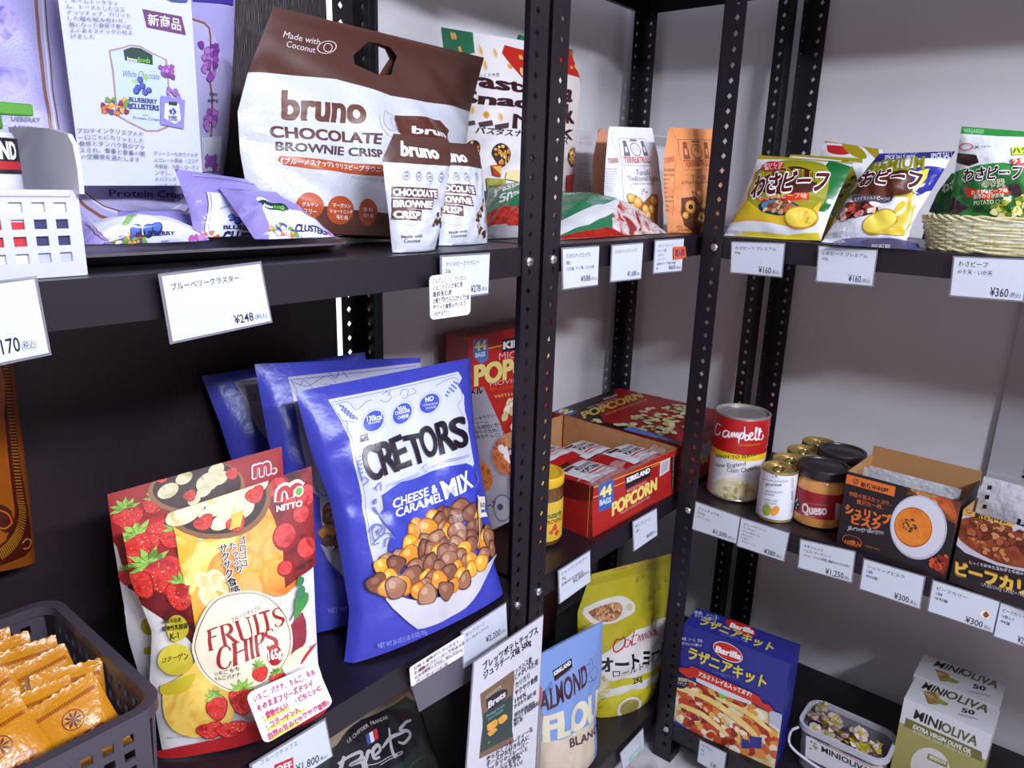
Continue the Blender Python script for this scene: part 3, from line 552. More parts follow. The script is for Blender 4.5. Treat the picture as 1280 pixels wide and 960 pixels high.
A.blobs([(295.1,208.2),(326.2,215.2),(323.6,185.5),(313,163.3),(302.1,191.1)],16,5,['#9A52B4','#B77ACB','#7A3C98'],'printed_flower',dark='#5F3080')
A.blobs([(302.8,133.9),(325.6,139.4),(326.6,117.5),(306.4,116.5)],9,5,['#9A52B4','#B77ACB'],'printed_flower',dark='#5F3080')
A.poly([(300.6,105.2),(334.3,109),(339.3,70.1),(305.4,66.4)],'#D9DCEE'); A.blobs([(308.7,84.9),(330.3,85.9),(335.1,69.9),(312,69)],6,5,['#9A52B4','#8A66C4'],'printed_flower')
A.T('TEN',(312.1,151.9),(324.8,152.6),(312.2,155.3),'#3C3E86',.01); A.T('ISPS',(310.5,144.8),(327,145.7),(310.5,148.1),'#3C3E86',.01)
A.T('UEBERRY',(96,121.7),(120.1,119.5),(96,126.1),'#33306E',.02); A.T('ACKERS',(97.5,113),(117.2,110.7),(97.6,116.7),'#33306E',.02)
A.poly([(290.8,277.6),(350.5,284.8),(350.8,262.2),(290.1,260.7)],'#4436A0')
A.T('Protein Crisps',(188.9,39.4),(291.5,37),(187,46.7),'#403C88',.01)
A.done()
t,A=card_thing('blue_poster','product_sheet','white printed sheet with a blue shield picture in front of the lavender snack bag','sign',None,'#CCD2E3',sleeve=False)
A.T('新商品',(82.5,155.3),(116.6,154.3),(81.7,166.3),WH,.02) if 0 else None
A.poly([(77,169.4),(118.3,166.3),(121.8,149),(79.7,151.7)],'#6B3A72'); A.T('新商品',(81.9,154.9),(116.5,153.4),(82.1,165.2),'#F1ECF6',.015)
A.poly([(39.8,128.9),(53.2,132),(61.3,134.9),(71.1,134.1),(82.8,128.3),(95.8,124.2),(98.5,123),(99,104.1),(98.1,81),(99,65.5),(93.9,57.4),(82.5,52.9),(69.5,52.3),(51.3,59.9),(39.8,65.8),(40.3,87.1),(40.8,108.2)],'#A98690')
A.poly([(41.5,127.5),(53.4,130.5),(61.5,133.2),(70.9,132.4),(82.7,126.8),(96.1,122.7),(97,103.9),(96.4,80.9),(96.8,65.4),(92.3,59.3),(81.5,54.8),(70.3,54.3),(52.5,61.5),(41.9,67),(42.2,87.1),(42.7,108.2)],'#BFD0F0')
A.poly([(54,129.3),(62,132.3),(70.9,131.8),(78.6,127.8),(83,125.9),(82.6,116.6),(54.6,119.3)],'#26413C')
A.T('inno',(56.8,119.3),(66.4,118),(57.2,123.1),'#F1F4F6',.02); A.T('foods',(66.8,118),(79.3,117.9),(67.7,122.8),'#7AC04A',.02)
A.T('White Chocolate',(49.9,103.5),(88,103.1),(51.6,109.8),'#3E5AA0',.0)
for q,r in zip([(67.7,101.2),(64.9,93.5),(71.9,90),(76.3,92.3),(62.6,90.5),(69.7,95.8)],(3.2,3.4,3.4,3.,3.4,3.2)): A.circ(q,r,'#26306E','printed_blueberries'); A.circ((q[0]-.5,q[1]+.6),r*.8,'#4C63B4','printed_blueberries')
A.poly([(72.4,106.8),(77,105.8),(75,100.9),(71,102.4)],'#9CC06A','printed_leaves'); A.poly([(58.5,100.6),(63.7,102.3),(65.4,98.2),(61.1,97.3)],'#A9C880','printed_leaves')
A.T('BLUEBERRY',(54.3,80.1),(83.4,79.9),(54.8,84.3),'#232C68',.04); A.T('CLUSTERS',(54.8,73.8),(85,73.7),(55.2,78.6),'#232C68',.05)
A.T('Protein Crisps',(56.9,64),(84.5,63.7),(57.2,66.8),'#46549E'); A.T('with',(67.1,67.8),(73.5,67.8),(67.2,69.3),'#46549E')
A.blobs([(26.8,77.7),(34,82.4),(53.3,79.6),(57.5,70.6),(43.9,66.9),(28.7,70)],24,2.6,['#8A2E50','#D87A3C','#F0EEF0','#6FA046','#4253A0','#E6B04A'],dark='#6B4050',seed=4)
A.blobs([(89.2,116.4),(103.6,118.8),(104.8,106.6),(91.6,107.2)],14,2.6,['#9A52A8','#B77ACB','#7A3C88'],'printed_flower',dark='#5F3080'); A.blobs([(96,94.3),(109.5,95.4),(108.8,87.6),(96.5,87.6)],9,2.4,['#9A6AA8','#A77ACB'],'printed_flower',dark='#5F4080')
A.poly([(87.8,88.3),(114.4,86.1),(110.8,57.3),(84.9,60.4)],'#8E86CC'); A.poly([(91.6,81.5),(107.2,81.7),(108.1,66),(101,61.7),(89.2,66.9)],'#D4DAF2'); A.poly([(95.7,83.1),(105.1,83.5),(104.7,79.5),(95.4,79.8)],'#26413C'); A.blobs([(95.5,76),(103.4,76.5),(102.9,71.6),(95.1,71.1)],5,1.6,['#3A4A9A'],seed=3); A.T('BLUEBERRY',(94.3,67.2),(104.1,67),(94.5,69.5),'#232C68',.05); A.T('CLUSTERS',(94.1,64.8),(103.9,64.6),(94.3,66.8),'#232C68',.05)
A.block(['カカオ、','ム、トースト','ナッツチップ、','した種を組み合わ','層になった食感で','えのあるスナック','げました'],(6,182.8),(64.2,178.6),(6,138.7),'#6A6A84') if 0 else None
for i,r in enumerate(['、ホームトークラッ','ム、トーストしたココ','ナッツチップ、カリッと','した種を組み合わせ、','層になった食感で食べ応','えのあるスナックに仕上','げました']):
    o=np.array((5.1,170.5)); dn=(np.array((6.4,138.7))-o)/6; wd=np.array((63.4,171.1))-o; k=len(r)/11
    A.T(r,o+dn*i,o+dn*i+wd*k,o+dn*i-dn*.72,'#5E5E78',0,res=1)
for i,r in enumerate(['プロテインクリスプ入り','一口ごとにカリッとした','食感とタンパク質がプラ','スされ、食事と食事の間','の空腹感を満たします']):
    o=np.array((1,51.3)); dn=(np.array((1.1,26.4))-o)/4; wd=np.array((65.2,47.7))-o
    A.T(r,o+dn*i,o+dn*i+wd*(len(r)/11),o+dn*i-dn*.72,'#5A5066',0,res=1)
for i,r in enumerate(['クリーミーなホワイトチ','ョコレート風味（ココア','不使用）で厚くコーティ','ングし、','らバランス','いに仕上げ']):
    o=np.array((75,30.2)); dn=(np.array((74.9,-1.4))-o)/5; wd=np.array((125,29.6))-o
    A.T(r,o+dn*i,o+dn*i+wd*(len(r)/11),o+dn*i-dn*.66,'#666074',0,res=1)
A.poly([(100.7,181.4),(126.9,184.8),(124.3,180.3),(108.7,178.6)],'#40509C')
A.done()
# small lavender packs on the dark tray
LAV=dict(rough=.22,bump=(300,.0006))
G='lavender snack packs on the dark tray'
def berry(A,pts): 
    for q,r in pts: A.circ(q,r,'#26306E','printed_blueberries'); A.circ((q[0]-.3,q[1]+.6),r*.78,'#4E68BC','printed_blueberries')
t=bag_thing('blue_pack_d','snack_pack','lavender snack pack lying at the back of the tray, mostly covered','snack pack','#8F86CC',G,**LAV)
t=bag_thing('blue_pack_a','snack_pack','leftmost lavender snack pack lying flat beside the white basket','snack pack','#9C92D6',G,**LAV); A=Art('blue_pack_a',t,.22)
A.poly([(5.4,54.8),(7.2,25.5),(23,0.5),(37.1,-4.5),(45.3,-11.9),(65.5,-12.6),(82.6,-4.1),(104.4,25.4),(88.1,24.7),(77.9,34.5),(17.1,38.5)],'#D3D6F2',smooth=3)
A.line([(3,41.3),(7.8,17),(17.8,6.8),(35.4,-0.1),(42.7,-9.8),(58.2,-12.1),(78.4,-5.2),(93.4,12)],1.0,'#7A5244',smooth=3); A.line([(5.8,46.1),(9.5,18.5),(19.3,7.9),(32.5,5.9),(44.8,-6.8),(58.8,-9.6),(77.3,-2.5),(91.3,12.2)],.5,'#7A5244',smooth=3)
berry(A,[(q,4.6) for q in [(37.2,12.8),(47.2,12.5),(54.1,13.8),(66.8,46.6)]]); A.poly([(25.9,17.8),(45.9,46),(55.4,47.6),(30.6,15.9)],'#8FB870','printed_leaves')
A.blobs([(20.9,7),(34,9.1),(46.1,6.5),(39.9,3.7),(29.7,-0.1)],18,2.8,['#C9622E','#E9E4EC','#6FA046','#4253A0','#E6B04A'],dark='#6B4050',seed=4)
A.blobs([(76.6,12.5),(102.8,28.8),(94.6,5),(80.9,9.5)],10,2.6,['#A95AA8','#C78ACB'],'printed_flower',seed=6); A.blobs([(13.9,-0.1),(22,2.7),(23.6,-6.8),(11.4,-5.6)],8,2.6,['#A95AA8','#C78ACB'],'printed_flower',seed=7)
A.T('Protein Crisps',(45.7,-3.1),(79.5,-1.3),(48.5,1.7),'#46549E',.01); A.T('with',(57.6,5.8),(64,5.9),(57.5,7),'#46549E'); A.T('BLUEBERRY',(37.4,8.8),(69,9.9),(37.3,11.2),'#2A2E60',.04)
A.done()
t=bag_thing('blue_pack_b','snack_pack','upright lavender snack pack in the middle of the tray, second from the basket','snack pack','#9388CE',G,**LAV); A=Art('blue_pack_b',t,.22)
A.poly([(18.3,61.2),(37.6,54.7),(86.5,53),(88.5,-20.8),(14.7,-6),(7.9,13.6)],'#D3D6F2'); A.line([(18.8,61.1),(9.1,20.2),(15,4.4),(26.4,-8.3)],.9,'#6A4238'); A.line([(20.8,59.2),(13,22),(15.2,10)],.5,'#6A4238')
A.T('BLUEBERRY',(28,19.5),(75.7,16.8),(27.9,23),'#22244E',.06); A.T('CLUSTERS',(27.2,4.6),(81.5,1.3),(28.1,17.3),'#22244E',.06); A.T('with',(48.6,1.3),(58.3,-0.7),(49.3,3.8),'#46549E'); A.T('Protein Crisps',(29.9,-5),(75.5,-10.5),(31.3,0.4),'#46549E',.01)
berry(A,[(q,4.) for q in [(35.5,30.3),(41.8,26.5)]]); A.T('White',(25.3,38.8),(37.1,43.5),(24.6,42.3),'#46549E')
A.blobs([(9.2,15.5),(16.5,18),(31.6,3.6),(28.1,-1.6),(12.4,0.8)],14,2.4,['#C9622E','#E9E4EC','#6FA046','#4253A0','#E6B04A'],dark='#6B4050',seed=5)
A.blobs([(-8.4,17.8),(8.2,15.7),(8.9,-6.6),(-6.5,8.2)],10,2.6,['#A95AA8','#C78ACB'],'printed_flower',seed=6); A.line([(15.2,80.5),(108.8,79.3)],1.6,'#B9B2E6'); A.done()
t=bag_thing('blue_pack_c','snack_pack','rightmost lavender snack pack leaning on the others at the tray end','snack pack','#9388CE',G,**LAV); A=Art('blue_pack_c',t,.2)
A.poly([(23.6,60.7),(30.6,63.5),(49.4,41.8),(80.7,32.3),(75.2,-11.1),(58.2,-13.4),(7.5,-8.8),(15.6,19.7)],'#D3D6F2',smooth=2)
A.poly([(22.1,56.4),(29.9,58.5),(48.9,51.2),(46.9,41.8),(38.2,39.8),(21.2,45.4)],'#22403A'); A.T('inno',(21.2,45.7),(31.7,45.1),(25,50.1),'#F1F4F6',.03); A.T('foods',(32.1,45),(40.2,41.3),(37.6,51),'#7AC04A',.03)
A.T('CLUSTERS',(39.1,16.2),(73.5,14.5),(42.5,22.9),'#2A2E60',.06); A.T('Protein Crisps',(35.6,-3.4),(57.7,-9.6),(42.3,10.7),'#6A66C0',.01); A.T('with',(46.5,-1.4),(51.1,-3.7),(52,10),'#46549E')
A.blobs([(15.6,19.7),(25.6,26.9),(39.5,19.9),(40.5,11.3),(25.6,10.5),(15.7,14.6)],18,2.6,['#D8762E','#E9E4EC','#6FA046','#4253A0','#E6B04A'],dark='#7B5040',seed=5); A.blobs([(77.2,19.4),(94.9,18.8),(79.1,-6.9),(66.4,-7.3)],9,2.6,['#A95AA8','#C78ACB'],'printed_flower',seed=6)
A.line([(4.2,-7.6),(30.4,-11.8),(58.1,-12),(79.3,-8.5)],.8,'#7A5244',smooth=3); A.T('NET WT 0.7 OZ',(8.5,-5.7),(24.9,-8.4),(9.6,-4.3),'#6A66A0'); A.done()
# tray
b=MB(); c=(-.437,.175); Rg=[]
def rr(hx,hy,r,n=6):
    o=[]
    for k,(sx,sy) in enumerate(((1,1),(-1,1),(-1,-1),(1,-1))):
        for i in range(n+1): a=math.pi/2*(k+i/n); o.append((sx*(hx-r)+r*math.cos(a),sy*(hy-r)+r*math.sin(a)))
    return o
def loft(rings,b,m=0):
    n=len(rings[0][0]); V=[(x,y,z) for pts,z in rings for x,y in pts]; F=[(k*n+i,k*n+(i+1)%n,(k+1)*n+(i+1)%n,(k+1)*n+i) for k in range(len(rings)-1) for i in range(n)]
    F.append(tuple(range(n))[::-1]); F.append(tuple((len(rings)-1)*n+i for i in range(n))); b.add(V,F,m); return b
sh=lambda P,dx,dy:[(x+dx,y+dy) for x,y in P]
loft([(sh(rr(.135,.10,.03),*c),.0202),(sh(rr(.162,.125,.045),*c),.030),(sh(rr(.166,.129,.048),*c),.0305),(sh(rr(.166,.129,.048),*c),.0285+.004),(sh(rr(.160,.123,.045),*c),.0325),(sh(rr(.140,.103,.035),*c),.0225)],b)
o=b.build('tray',[mat('#5A5058',.3,bump=(500,.0002))],None,True); tagm(o,'shallow dark plastic tray under the lavender snack packs','tray')
# white basket with its contents
t=thing('plastic_basket','white perforated plastic basket on the shelf edge at far left','basket',(-.70,.09,.0195))
def grid_panel(b,O,x,y,z,nx,nz,mx,mz,th,m=0,gap=.35):
    """a wall with nx by nz rectangular openings"""
    O,x,y,z=map(lambda q:np.array(q,float),(O,x,y,z)); n=nrm(np.cross(x,z))*th
    def bar(u0,u1,v0,v1): b.obox(O+x*u0+z*v0,x*(u1-u0),n,z*(v1-v0),m)
    cw=(1-2*mx)/nx; ch=(1-mz[0]-mz[1])/nz
    bar(0,1,0,mz[0]); bar(0,1,1-mz[1],1); bar(0,mx+cw*gap/2,mz[0],1-mz[1]); bar(1-mx-cw*gap/2,1,mz[0],1-mz[1])
    for i in range(1,nx): bar(mx+cw*(i-gap/2),mx+cw*(i+gap/2),mz[0],1-mz[1])
    for j in range(nz+1):
        v0=mz[0]+ch*(j-gap/2 if j else 0); v1=mz[0]+ch*(j+gap/2 if j<nz else j)
        for i in range(nx): bar(mx+cw*(i+gap/2),mx+cw*(i+1-gap/2),max(v0,mz[0]),min(v1,1-mz[1]))
    return b
b=MB(); x0,x1,y0,y1=-.83,-.579,.02,.155; z0,z1=.020,.083
grid_panel(b,(x0,y0,z0),(x1-x0,0,0),None if 0 else (0,1,0),(0,0,z1-z0),16,4,.02,(.14,.06),.0022,gap=.42)
grid_panel(b,(x1,y0,z0),(0,y1-y0,0),(0,1,0),(0,0,z1-z0),8,4,.03,(.14,.06),.0022,gap=.42)
b.obox((x0,y0,z0),(x1-x0,0,0),(0,y1-y0,0),(0,0,.002)); b.obox((x0,y1,z0),(x1-x0,0,0),(0,.0022,0),(0,0,z1-z0))
b.build('basket_wall',[mat('#C9CCD8',.35)],t)
r=MB(); r.tube([(x0,y0-.002,z1),(x1-.006,y0-.002,z1),(x1+.002,y0+.005,z1),(x1+.002,y1,z1)],.0028); r.build('rim',[mat('#DADCE6',.35)],t,True)
hd=MB(); hd.prism([(.022,0),(y1,0),(y1,.052),(.066,.049),(.032,.044),(.024,.036),(.021,.02)],x1-.0005,x1+.003,T=lambda v:(v[2],v[0]-.012,z1+v[1])); hd.build('raised_side',[mat('#D0D2DC',.35)],t)
for i,(xa,w,h,c1,c2) in enumerate([(-.82,.05,.055,'#7A78C8','#C6C9EC'),(-.765,.05,.058,'#5A4FB0','#B8323E'),(-.71,.05,.06,'#5A4FB0','#C23038'),(-.66,.045,.058,'#D8DCEC','#C23A42'),(-.612,.03,.06,'#B9BFDC','#3C3F66')]):
    b=MB(); b.box((xa,.0206,.0225),(xa+w*.98,.036,.0225+h*.3),0); b.box((xa,.0206,.0225+h*.3),(xa+w*.98,.036,.0225+h*.68),1); b.box((xa,.0206,.0225+h*.68),(xa+w*.98,.036,.0225+h),2)
    o=b.build('snack_packet',[mat(c1,.3),mat(c2,.3),mat('#D5DAEC',.3)]); tagm(o,['violet topped packet furthest left in the white basket','violet and red packet left of the middle in the white basket','violet and red packet in the middle of the white basket','pale and red packet in the white basket near its right end','slim dark-printed packet in the right corner of the white basket'][i],'packet','packets in the white basket')
t=thing('plastic_bottle','white bottle with green flip cap and black label inside the white basket','bottle',(-.624,.066,.0225))
b=MB(); b.lathe((-.624,.066,.0225),[(.022,0),(.024,.004),(.024,.097),(.021,.104),(.014,.107)],0,30); b.build('bottle_body',[mat('#D2D4DC',.35)],t,True)
b=MB(); b.lathe((-.624,.066,.1295),[(.0155,0),(.016,.002),(.016,.019),(.014,.022)],0,28); b.build('cap',[mat('#4F9A22',.4)],t,True)
b=MB(); b.prism([(-.615,.058),(-.588,.057),(-.591,.067),(-.615,.074)],.140,.149,bev=.001); b.build('cap_spout',[mat('#4A9020',.4)],t)
D['_lab']=dict(t='cyl',O=[-.624,.066,.0225],r=.0241,z0=.074,z1=.1,th=-1.75,sp=1.2); A=Art('_lab',t,.35,lift=2e-4)
A.quad((0,0),(60,0),(60,26),(0,26),'#1E1820'); A.quad((0,3),(60,3),(60,9),(0,9),'#B4242E'); A.T('KIRKLAND',(6,11),(52,11),(6,23),'#F0F0F4',.05); A.done()
# big brown and white bag
t=thing('snack_bag','big brown and white chocolate snack bag with a carry slot in its header','snack bag',D['bruno_big']['O'],'large snack bags on the top left')
S_=make_surf(D,'bruno_big'); hole=[(a/S_.W,b/S_.H) for a,b in [(139.4,256.7),(120.3,231.1),(124.6,218.3),(163,207.1),(184.5,213.4),(190.2,244.2),(176.1,255.7),(153.9,258.1)]]
bag_body('bruno_big',t,'#C8CCD8','#5B3A32',rough=.36,bump=(200,.0008),hole=hole)
A=Art('bruno_big',t,.36); BR='#4E2E27'
_tri=A.tri
def tri_h(T,col,part=None):
    """print stops at the carry slot"""
    T=np.asarray(T,float)/np.array([A.s.W,A.s.H]); I=np.zeros(len(T),int); h=np.array(hole); n=len(h)
    mn=h.min(0)-.01; mx=h.max(0)+.01; near=(T[...,0].max(1)>mn[0])&(T[...,0].min(1)<mx[0])&(T[...,1].max(1)>mn[1])&(T[...,1].min(1)<mx[1])
    if near.any():
        for i in range(n):
            a,b=h[i],h[(i+1)%n]; w=np.array([-(b-a)[1],(b-a)[0]]); w/=np.linalg.norm(w); T,I=cutfam(T,I,w*10,w@a*10,True)
        c=T.mean(1); ins=np.ones(len(T),bool); q=h.mean(0)
        for i in range(n):
            a,b=h[i],h[(i+1)%n]; w=np.array([-(b-a)[1],(b-a)[0]]); ins&=((c-a)@w)*((q-a)@w)>0
        T=T[~ins]
    _tri(T*np.array([A.s.W,A.s.H]),col,part)
A.tri=tri_h
A.poly([(-20,181.3),(-0.4,185.7),(104.2,192.1),(186.9,181.7),(359.2,186.5),(443.6,189.6),(434.1,434.8),(-57.8,291.7)],BR,'brown_header')
A.T('Made with',(23.4,237.8),(71.2,236.2),(23.4,246.5),'#CFC3C6',.0); A.T('Coconut',(30.6,225.9),(67.8,223.5),(29.8,234.3),'#CFC3C6',.0)
A.ell((81.5,235),(93.6,241),(77.4,243.3),'#CFC3C6',ring=.1); A.ell((82.8,234.6),(88.7,236.5),(80.9,241),'#CFC3C6',ring=.16)
A.T('bruno',(48,134.6),(149.4,139.7),(41.3,167.4),'#5E3420',.045,res=5)
A.T('CHOCOLATE',(29.2,111.2),(171.2,115.1),(29.9,123.7),'#5A3430',.045,res=5)
A.T('BROWNIE CRISP',(35.9,96.3),(174.3,98.1),(36.1,106.2),'#4E3638',.04)
A.poly([(39.2,90.7),(76.7,88.9),(176.9,88.5),(176.6,74.4),(74.2,76.1),(40.8,80),(35.7,85.3)],'#B5512A','banner'); A.T('《ブルーノスナック》クリスピーブラウニー',(38.5,81.4),(174.9,79.6),(39.4,88.1),'#F0E6E4',.02,res=1)
A.T('※ココナッツパウダー使用',(126.7,69.2),(177.7,67.1),(128.4,73.6),'#9A98A8',0,res=1)
A.poly([(198.2,156.9),(222.4,158.5),(287.4,162.5),(307,150.2),(299.6,129),(205.6,127.1)],'#5A2E22'); A.T('brun',(232.6,136.6),(297.1,137.9),(229.6,145.8),'#E4E2EA',.04)
A.line([(167.3,152),(170.7,137),(180.5,126.8),(191.8,125.3)],.8,'#A9A8B8',smooth=4); A.line([(178.3,160.2),(175.1,143.9),(185.4,133.2),(203.8,139.5),(195,153.9),(178.3,160.2)],.8,'#A9A8B8',smooth=4); A.line([(190.5,153.1),(193.5,140.8),(208,130.7)],.6,'#A9A8B8')
A.poly([(-1.4,41.4),(20.7,36.1),(49.1,34.2),(82.9,32.5),(130.1,30.5),(180.3,28.5),(210.3,-42),(-11.5,-33.6)],'#5A352D','brown_foot')
A.ell((64.7,31.9),(81.6,31.3),(67.8,48.5),'#B5512A'); A.ell((106.4,29.2),(126.5,29.2),(108,46.6),'#B5512A'); A.ell((147.7,28.3),(161.1,27.9),(145.9,45.1),'#B5512A')
A.T('グルテン',(55.5,32.1),(74.4,31.6),(55.4,36.6),'#F0E6E4',.02,res=1); A.T('フリー',(58.8,24),(73.5,23.3),(57.8,29.4),'#F0E6E4',.02,res=1)
A.T('マーガリン',(93.7,32.5),(121.3,32.4),(94.8,37.2),'#F0E6E4',.02,res=1); A.T('ショートニング',(89.7,25.5),(124.5,25.6),(89.3,30),'#F0E6E4',.02,res=1); A.T('不使用',(99.2,18.6),(116.9,18.2),(98.7,23.4),'#F0E6E4',.02,res=1)
A.T('香 料',(140.6,29.8),(154,29.4),(140,34.4),'#F0E6E4',.02,res=1); A.T('不使用',(142,22.6),(156.2,22.3),(141.1,27.5),'#F0E6E4',.02,res=1)
A.done()
def brown_pouch(nm,label,P):
    t=bag_thing(nm,'snack_pouch',label,'snack pouch','#C6CAD8','small brown-topped pouches beside the big bag',rough=.4,bump=(250,.0005)); A=Art(nm,t,.4)
    A.poly(P['head'],'#4E2E27','brown_header'); 
    for s,q in P['txt']:
        if s!='bruno' and s.isupper() and P.get('box'):
            a,b,c=map(np.array,q); u=(b-a); v=(c-a); e=u/np.linalg.norm(u)*2; f=v*.28
            A.quad(a-e-f,b+e-f,b+e+v+f,a-e+v+f,'#56302A','word_boxes')
        A.T(s,*q,'#F0EEF2' if (s=='bruno' or s.isupper()) else '#4A444C',.05 if (s=='bruno' or s.isupper()) else .02)
    for q in P['circ']: A.circ(q,4.3,'#3E3A44',ring=.1,ry=5); A.line([(q[0]-2,q[1]+6),(q[0],q[1]+3.5),(q[0]+2,q[1]+7)],.7,'#8A2E30'); A.line([(q[0]-2,q[1]+.8),(q[0]+2,q[1]+.8)],.8,'#6A6672'); A.line([(q[0]-2,q[1]-.9),(q[0]+2,q[1]-.9)],.8,'#6A6672')
    A.line(P['arc'],.35,'#B9B6C2',smooth=4)
    A.blobs(P['pic'],16,3.2,['#5E3A26','#7A4E30','#C9A878','#4A2C20'],dark='#301C14',seed=5); A.done()
brown_pouch('bruno_one','front brown-topped chocolate brownie crisp pouch, left of the pair',dict(box=1,head=[(-24,111.4),(1.8,111.3),(37.3,107.9),(92.5,106.2),(134,107.5),(123.8,203.3),(-31.7,170.2)],
 txt=[('bruno',((18.8,119.1),(68.3,114.3),(14.5,135.9))),('CHOCOLATE',((5.8,69.7),(62.5,69.6),(6.9,77.7))),('BROWNIE',((4.9,55.9),(55.2,56.8),(5.4,63.8))),
 ('CRISP',((3.5,43.2),(36.1,43),(4.7,51.4))),('Made with',((9.5,19.9),(39.9,21.5),(9.7,23.2))),('Coconut',((12.7,14.8),(36.9,15.6),(12.4,18.6)))],
 circ=[(22.3,93.5),(38.4,93.1),(52.3,92.6),(70.9,92.9)],pic=[(54.8,47.3),(98.9,65.6),(99.5,48.4),(86.5,35.5),(61.7,36.8)],arc=[(-3.5,45.4),(9.6,37.7),(29.5,35.5),(64.3,47.9)]))
brown_pouch('bruno_two','second brown-topped chocolate brownie crisp pouch, beside the shelf post',dict(box=1,head=[(-21.5,113.6),(13.6,110.7),(78.9,98.9),(145.1,104.6),(196.8,341.2),(-32.9,208.3)],
 txt=[('bruno',((-16.7,120.6),(44.5,110.9),(-22.6,134.9))),('CHOCOLATE',((-12,79.1),(45.9,70.1),(-12.3,87.3))),('BROWNIE',((-9.4,63.3),(39.6,55.7),(-10,71.6))),('CRISP',((-7.1,48.8),(23.4,43.5),(-7.6,57.5))),
 ('Made with',((7.9,19.5),(28.9,20.2),(7.7,22.7))),('Coconut',((10.6,14.6),(29.1,14.7),(10.3,18.2)))],
 circ=[(3.5,97.6),(17.3,94.7),(34.9,91.9),(59.1,89.8)],pic=[(35.9,40.9),(66.8,64),(74.4,47.2),(66.9,12.9),(50.1,10.7)],arc=[(-12,43.1),(2.9,33.4),(20.9,29.8),(40.3,38)]))
# pasta snack bags
GP='pasta snack bags behind the steel post'
t=bag_thing('pasta_back','snack_bag','green-topped pasta snack bag standing furthest back by the wall','snack bag','#2F7A55',GP,rough=.4)
t=bag_thing('pasta_front','snack_bag','cream pasta snack bag with a red corner, seen on both sides of the post','snack bag','#E3DEE2',GP,rough=.38,bump=(200,.0006)); A=Art('pasta_front',t,.38)
A.poly([(-43,376.8),(81.3,387.7),(71,331.8),(32.7,326.6),(-51.3,337.6)],'#2C7050','corner_panel'); A.poly([(153.9,347.8),(212.8,341.3),(365,360.3),(462.6,360.5),(472.5,98),(377.6,74.6),(328.7,275.2),(285.9,290.6),(177.2,290.9),(160.3,309.5),(140.5,334)],'#B7281E','corner_panel')
A.poly([(197.4,308.7),(315.3,288.4),(355.8,275.5),(371.4,165.1),(352.2,110.4),(361.7,53.2),(176.9,61.5)],'#DDD3D2','corner_panel')
PA=['#D9A24C','#E8C074','#C98A38']
def fusilli(q,w,h,n,an=0.):
    for i in range(n):
        dx=(i-(n-1)/2)*w*.9; A.ell((q[0]+dx,q[1]+dx*an),(q[0]+dx+w*.62,q[1]+dx*an+w*.3),(q[0]+dx-w*.3,q[1]+dx*an+h),PA[i%3],'printed_pasta',n=12)
for q,n in zip([(26.9,352.1),(-11.3,339.7),(37.6,335.4),(189.9,327.6),(152.3,311.6),(362,344.1),(339.9,305.4)],(5,4,3,4,4,4,3)): fusilli(q,2.6,4.6,n)
for q in [(86.1,335.5),(122.6,333.4),(90.4,314.4),(50.6,316.3),(105.9,227.2),(42.8,248.9),(356.9,305.1),(181.2,300.9)]: A.ell(q,(q[0]+5,q[1]+2),(q[0]-2,q[1]+8),'#E6C98E','printed_pasta',n=14); A.ell((q[0]+1,q[1]),(q[0]+4,q[1]+1),(q[0],q[1]+5),'#D2A865','printed_pasta',n=12)
A.circ((76.2,236.1),7,'#D9A64A','printed_pasta'); A.circ((76.2,236.1),4.5,'#C48E38','printed_pasta')
A.T('Pasta',(27,292.1),(201.3,259.3),(31.4,312.1),'#34151A',.045); A.T('さっくり大豆',(60.7,297.6),(119.9,296.9),(62.4,302.8),'#40363C',0,res=1)
A.T('Snack',(13.7,267.9),(233.1,224.1),(18.4,286.9),'#34151A',.05); A.T('a',(292.2,236.2),(324.5,233.3),(294.5,256.1),'#34151A',.05); A.T('k',(312.4,197.8),(337.2,194.7),(303.5,229.4),'#34151A',.05)
A.T('Mix',(138.1,203.2),(338.4,164.5),(139.4,229.6),'#34151A',.0); 
for a,b in zip([(18.7,229.3),(54.8,223.9),(90,214.6)],[(47.3,220.6),(85.4,213.9),(126.9,205.2)]): A.quad(a,(b[0],a[1]),b,(a[0],b[1]),'#4A3A3E'); 
A.T('パスタスナックミックス',(41.6,205.1),(314.6,160),(45.2,216.5),'#2C2226',.02,res=1)
for q,r in zip([(34.1,172.5),(101,156.7),(334.8,135.1),(193.3,144)],(20,22,17,20)):
    A.circ(q,r,'#3A2320','printed_bowls'); A.blobs([(q[0]+r*.8*math.cos(a),q[1]+r*.8*math.sin(a)) for a in np.linspace(0,6.28,12)],26,3.4,['#D9A24C','#E8C074','#F0D490','#C98A38'],'printed_pasta',dark='#7E4E22',seed=int(r))
A.poly([(68.7,140.1),(92.3,139.7),(98.8,114.1),(77,122.4)],'#B8441E','printed_cheese'); A.poly([(71.8,137.6),(93.4,137.6),(97.3,120.7)],'#EAC060','printed_cheese'); A.poly([(115.2,123.6),(144.6,125.2),(143.5,101.6),(109.4,108.8)],'#EAD9A0','printed_cheese'); A.poly([(62.1,117.5),(109.4,108.8),(109,87.2),(61.9,91.3)],('#D9A24C','#6FA046','#C9622E',120.),'printed_cheese'); A.poly([(308.1,103.8),(357.1,106.2),(361,69.5),(327.8,70.6)],'#B02A20','printed_cheese')
A.done()
GF='flat green and red pasta packs on the shelf'
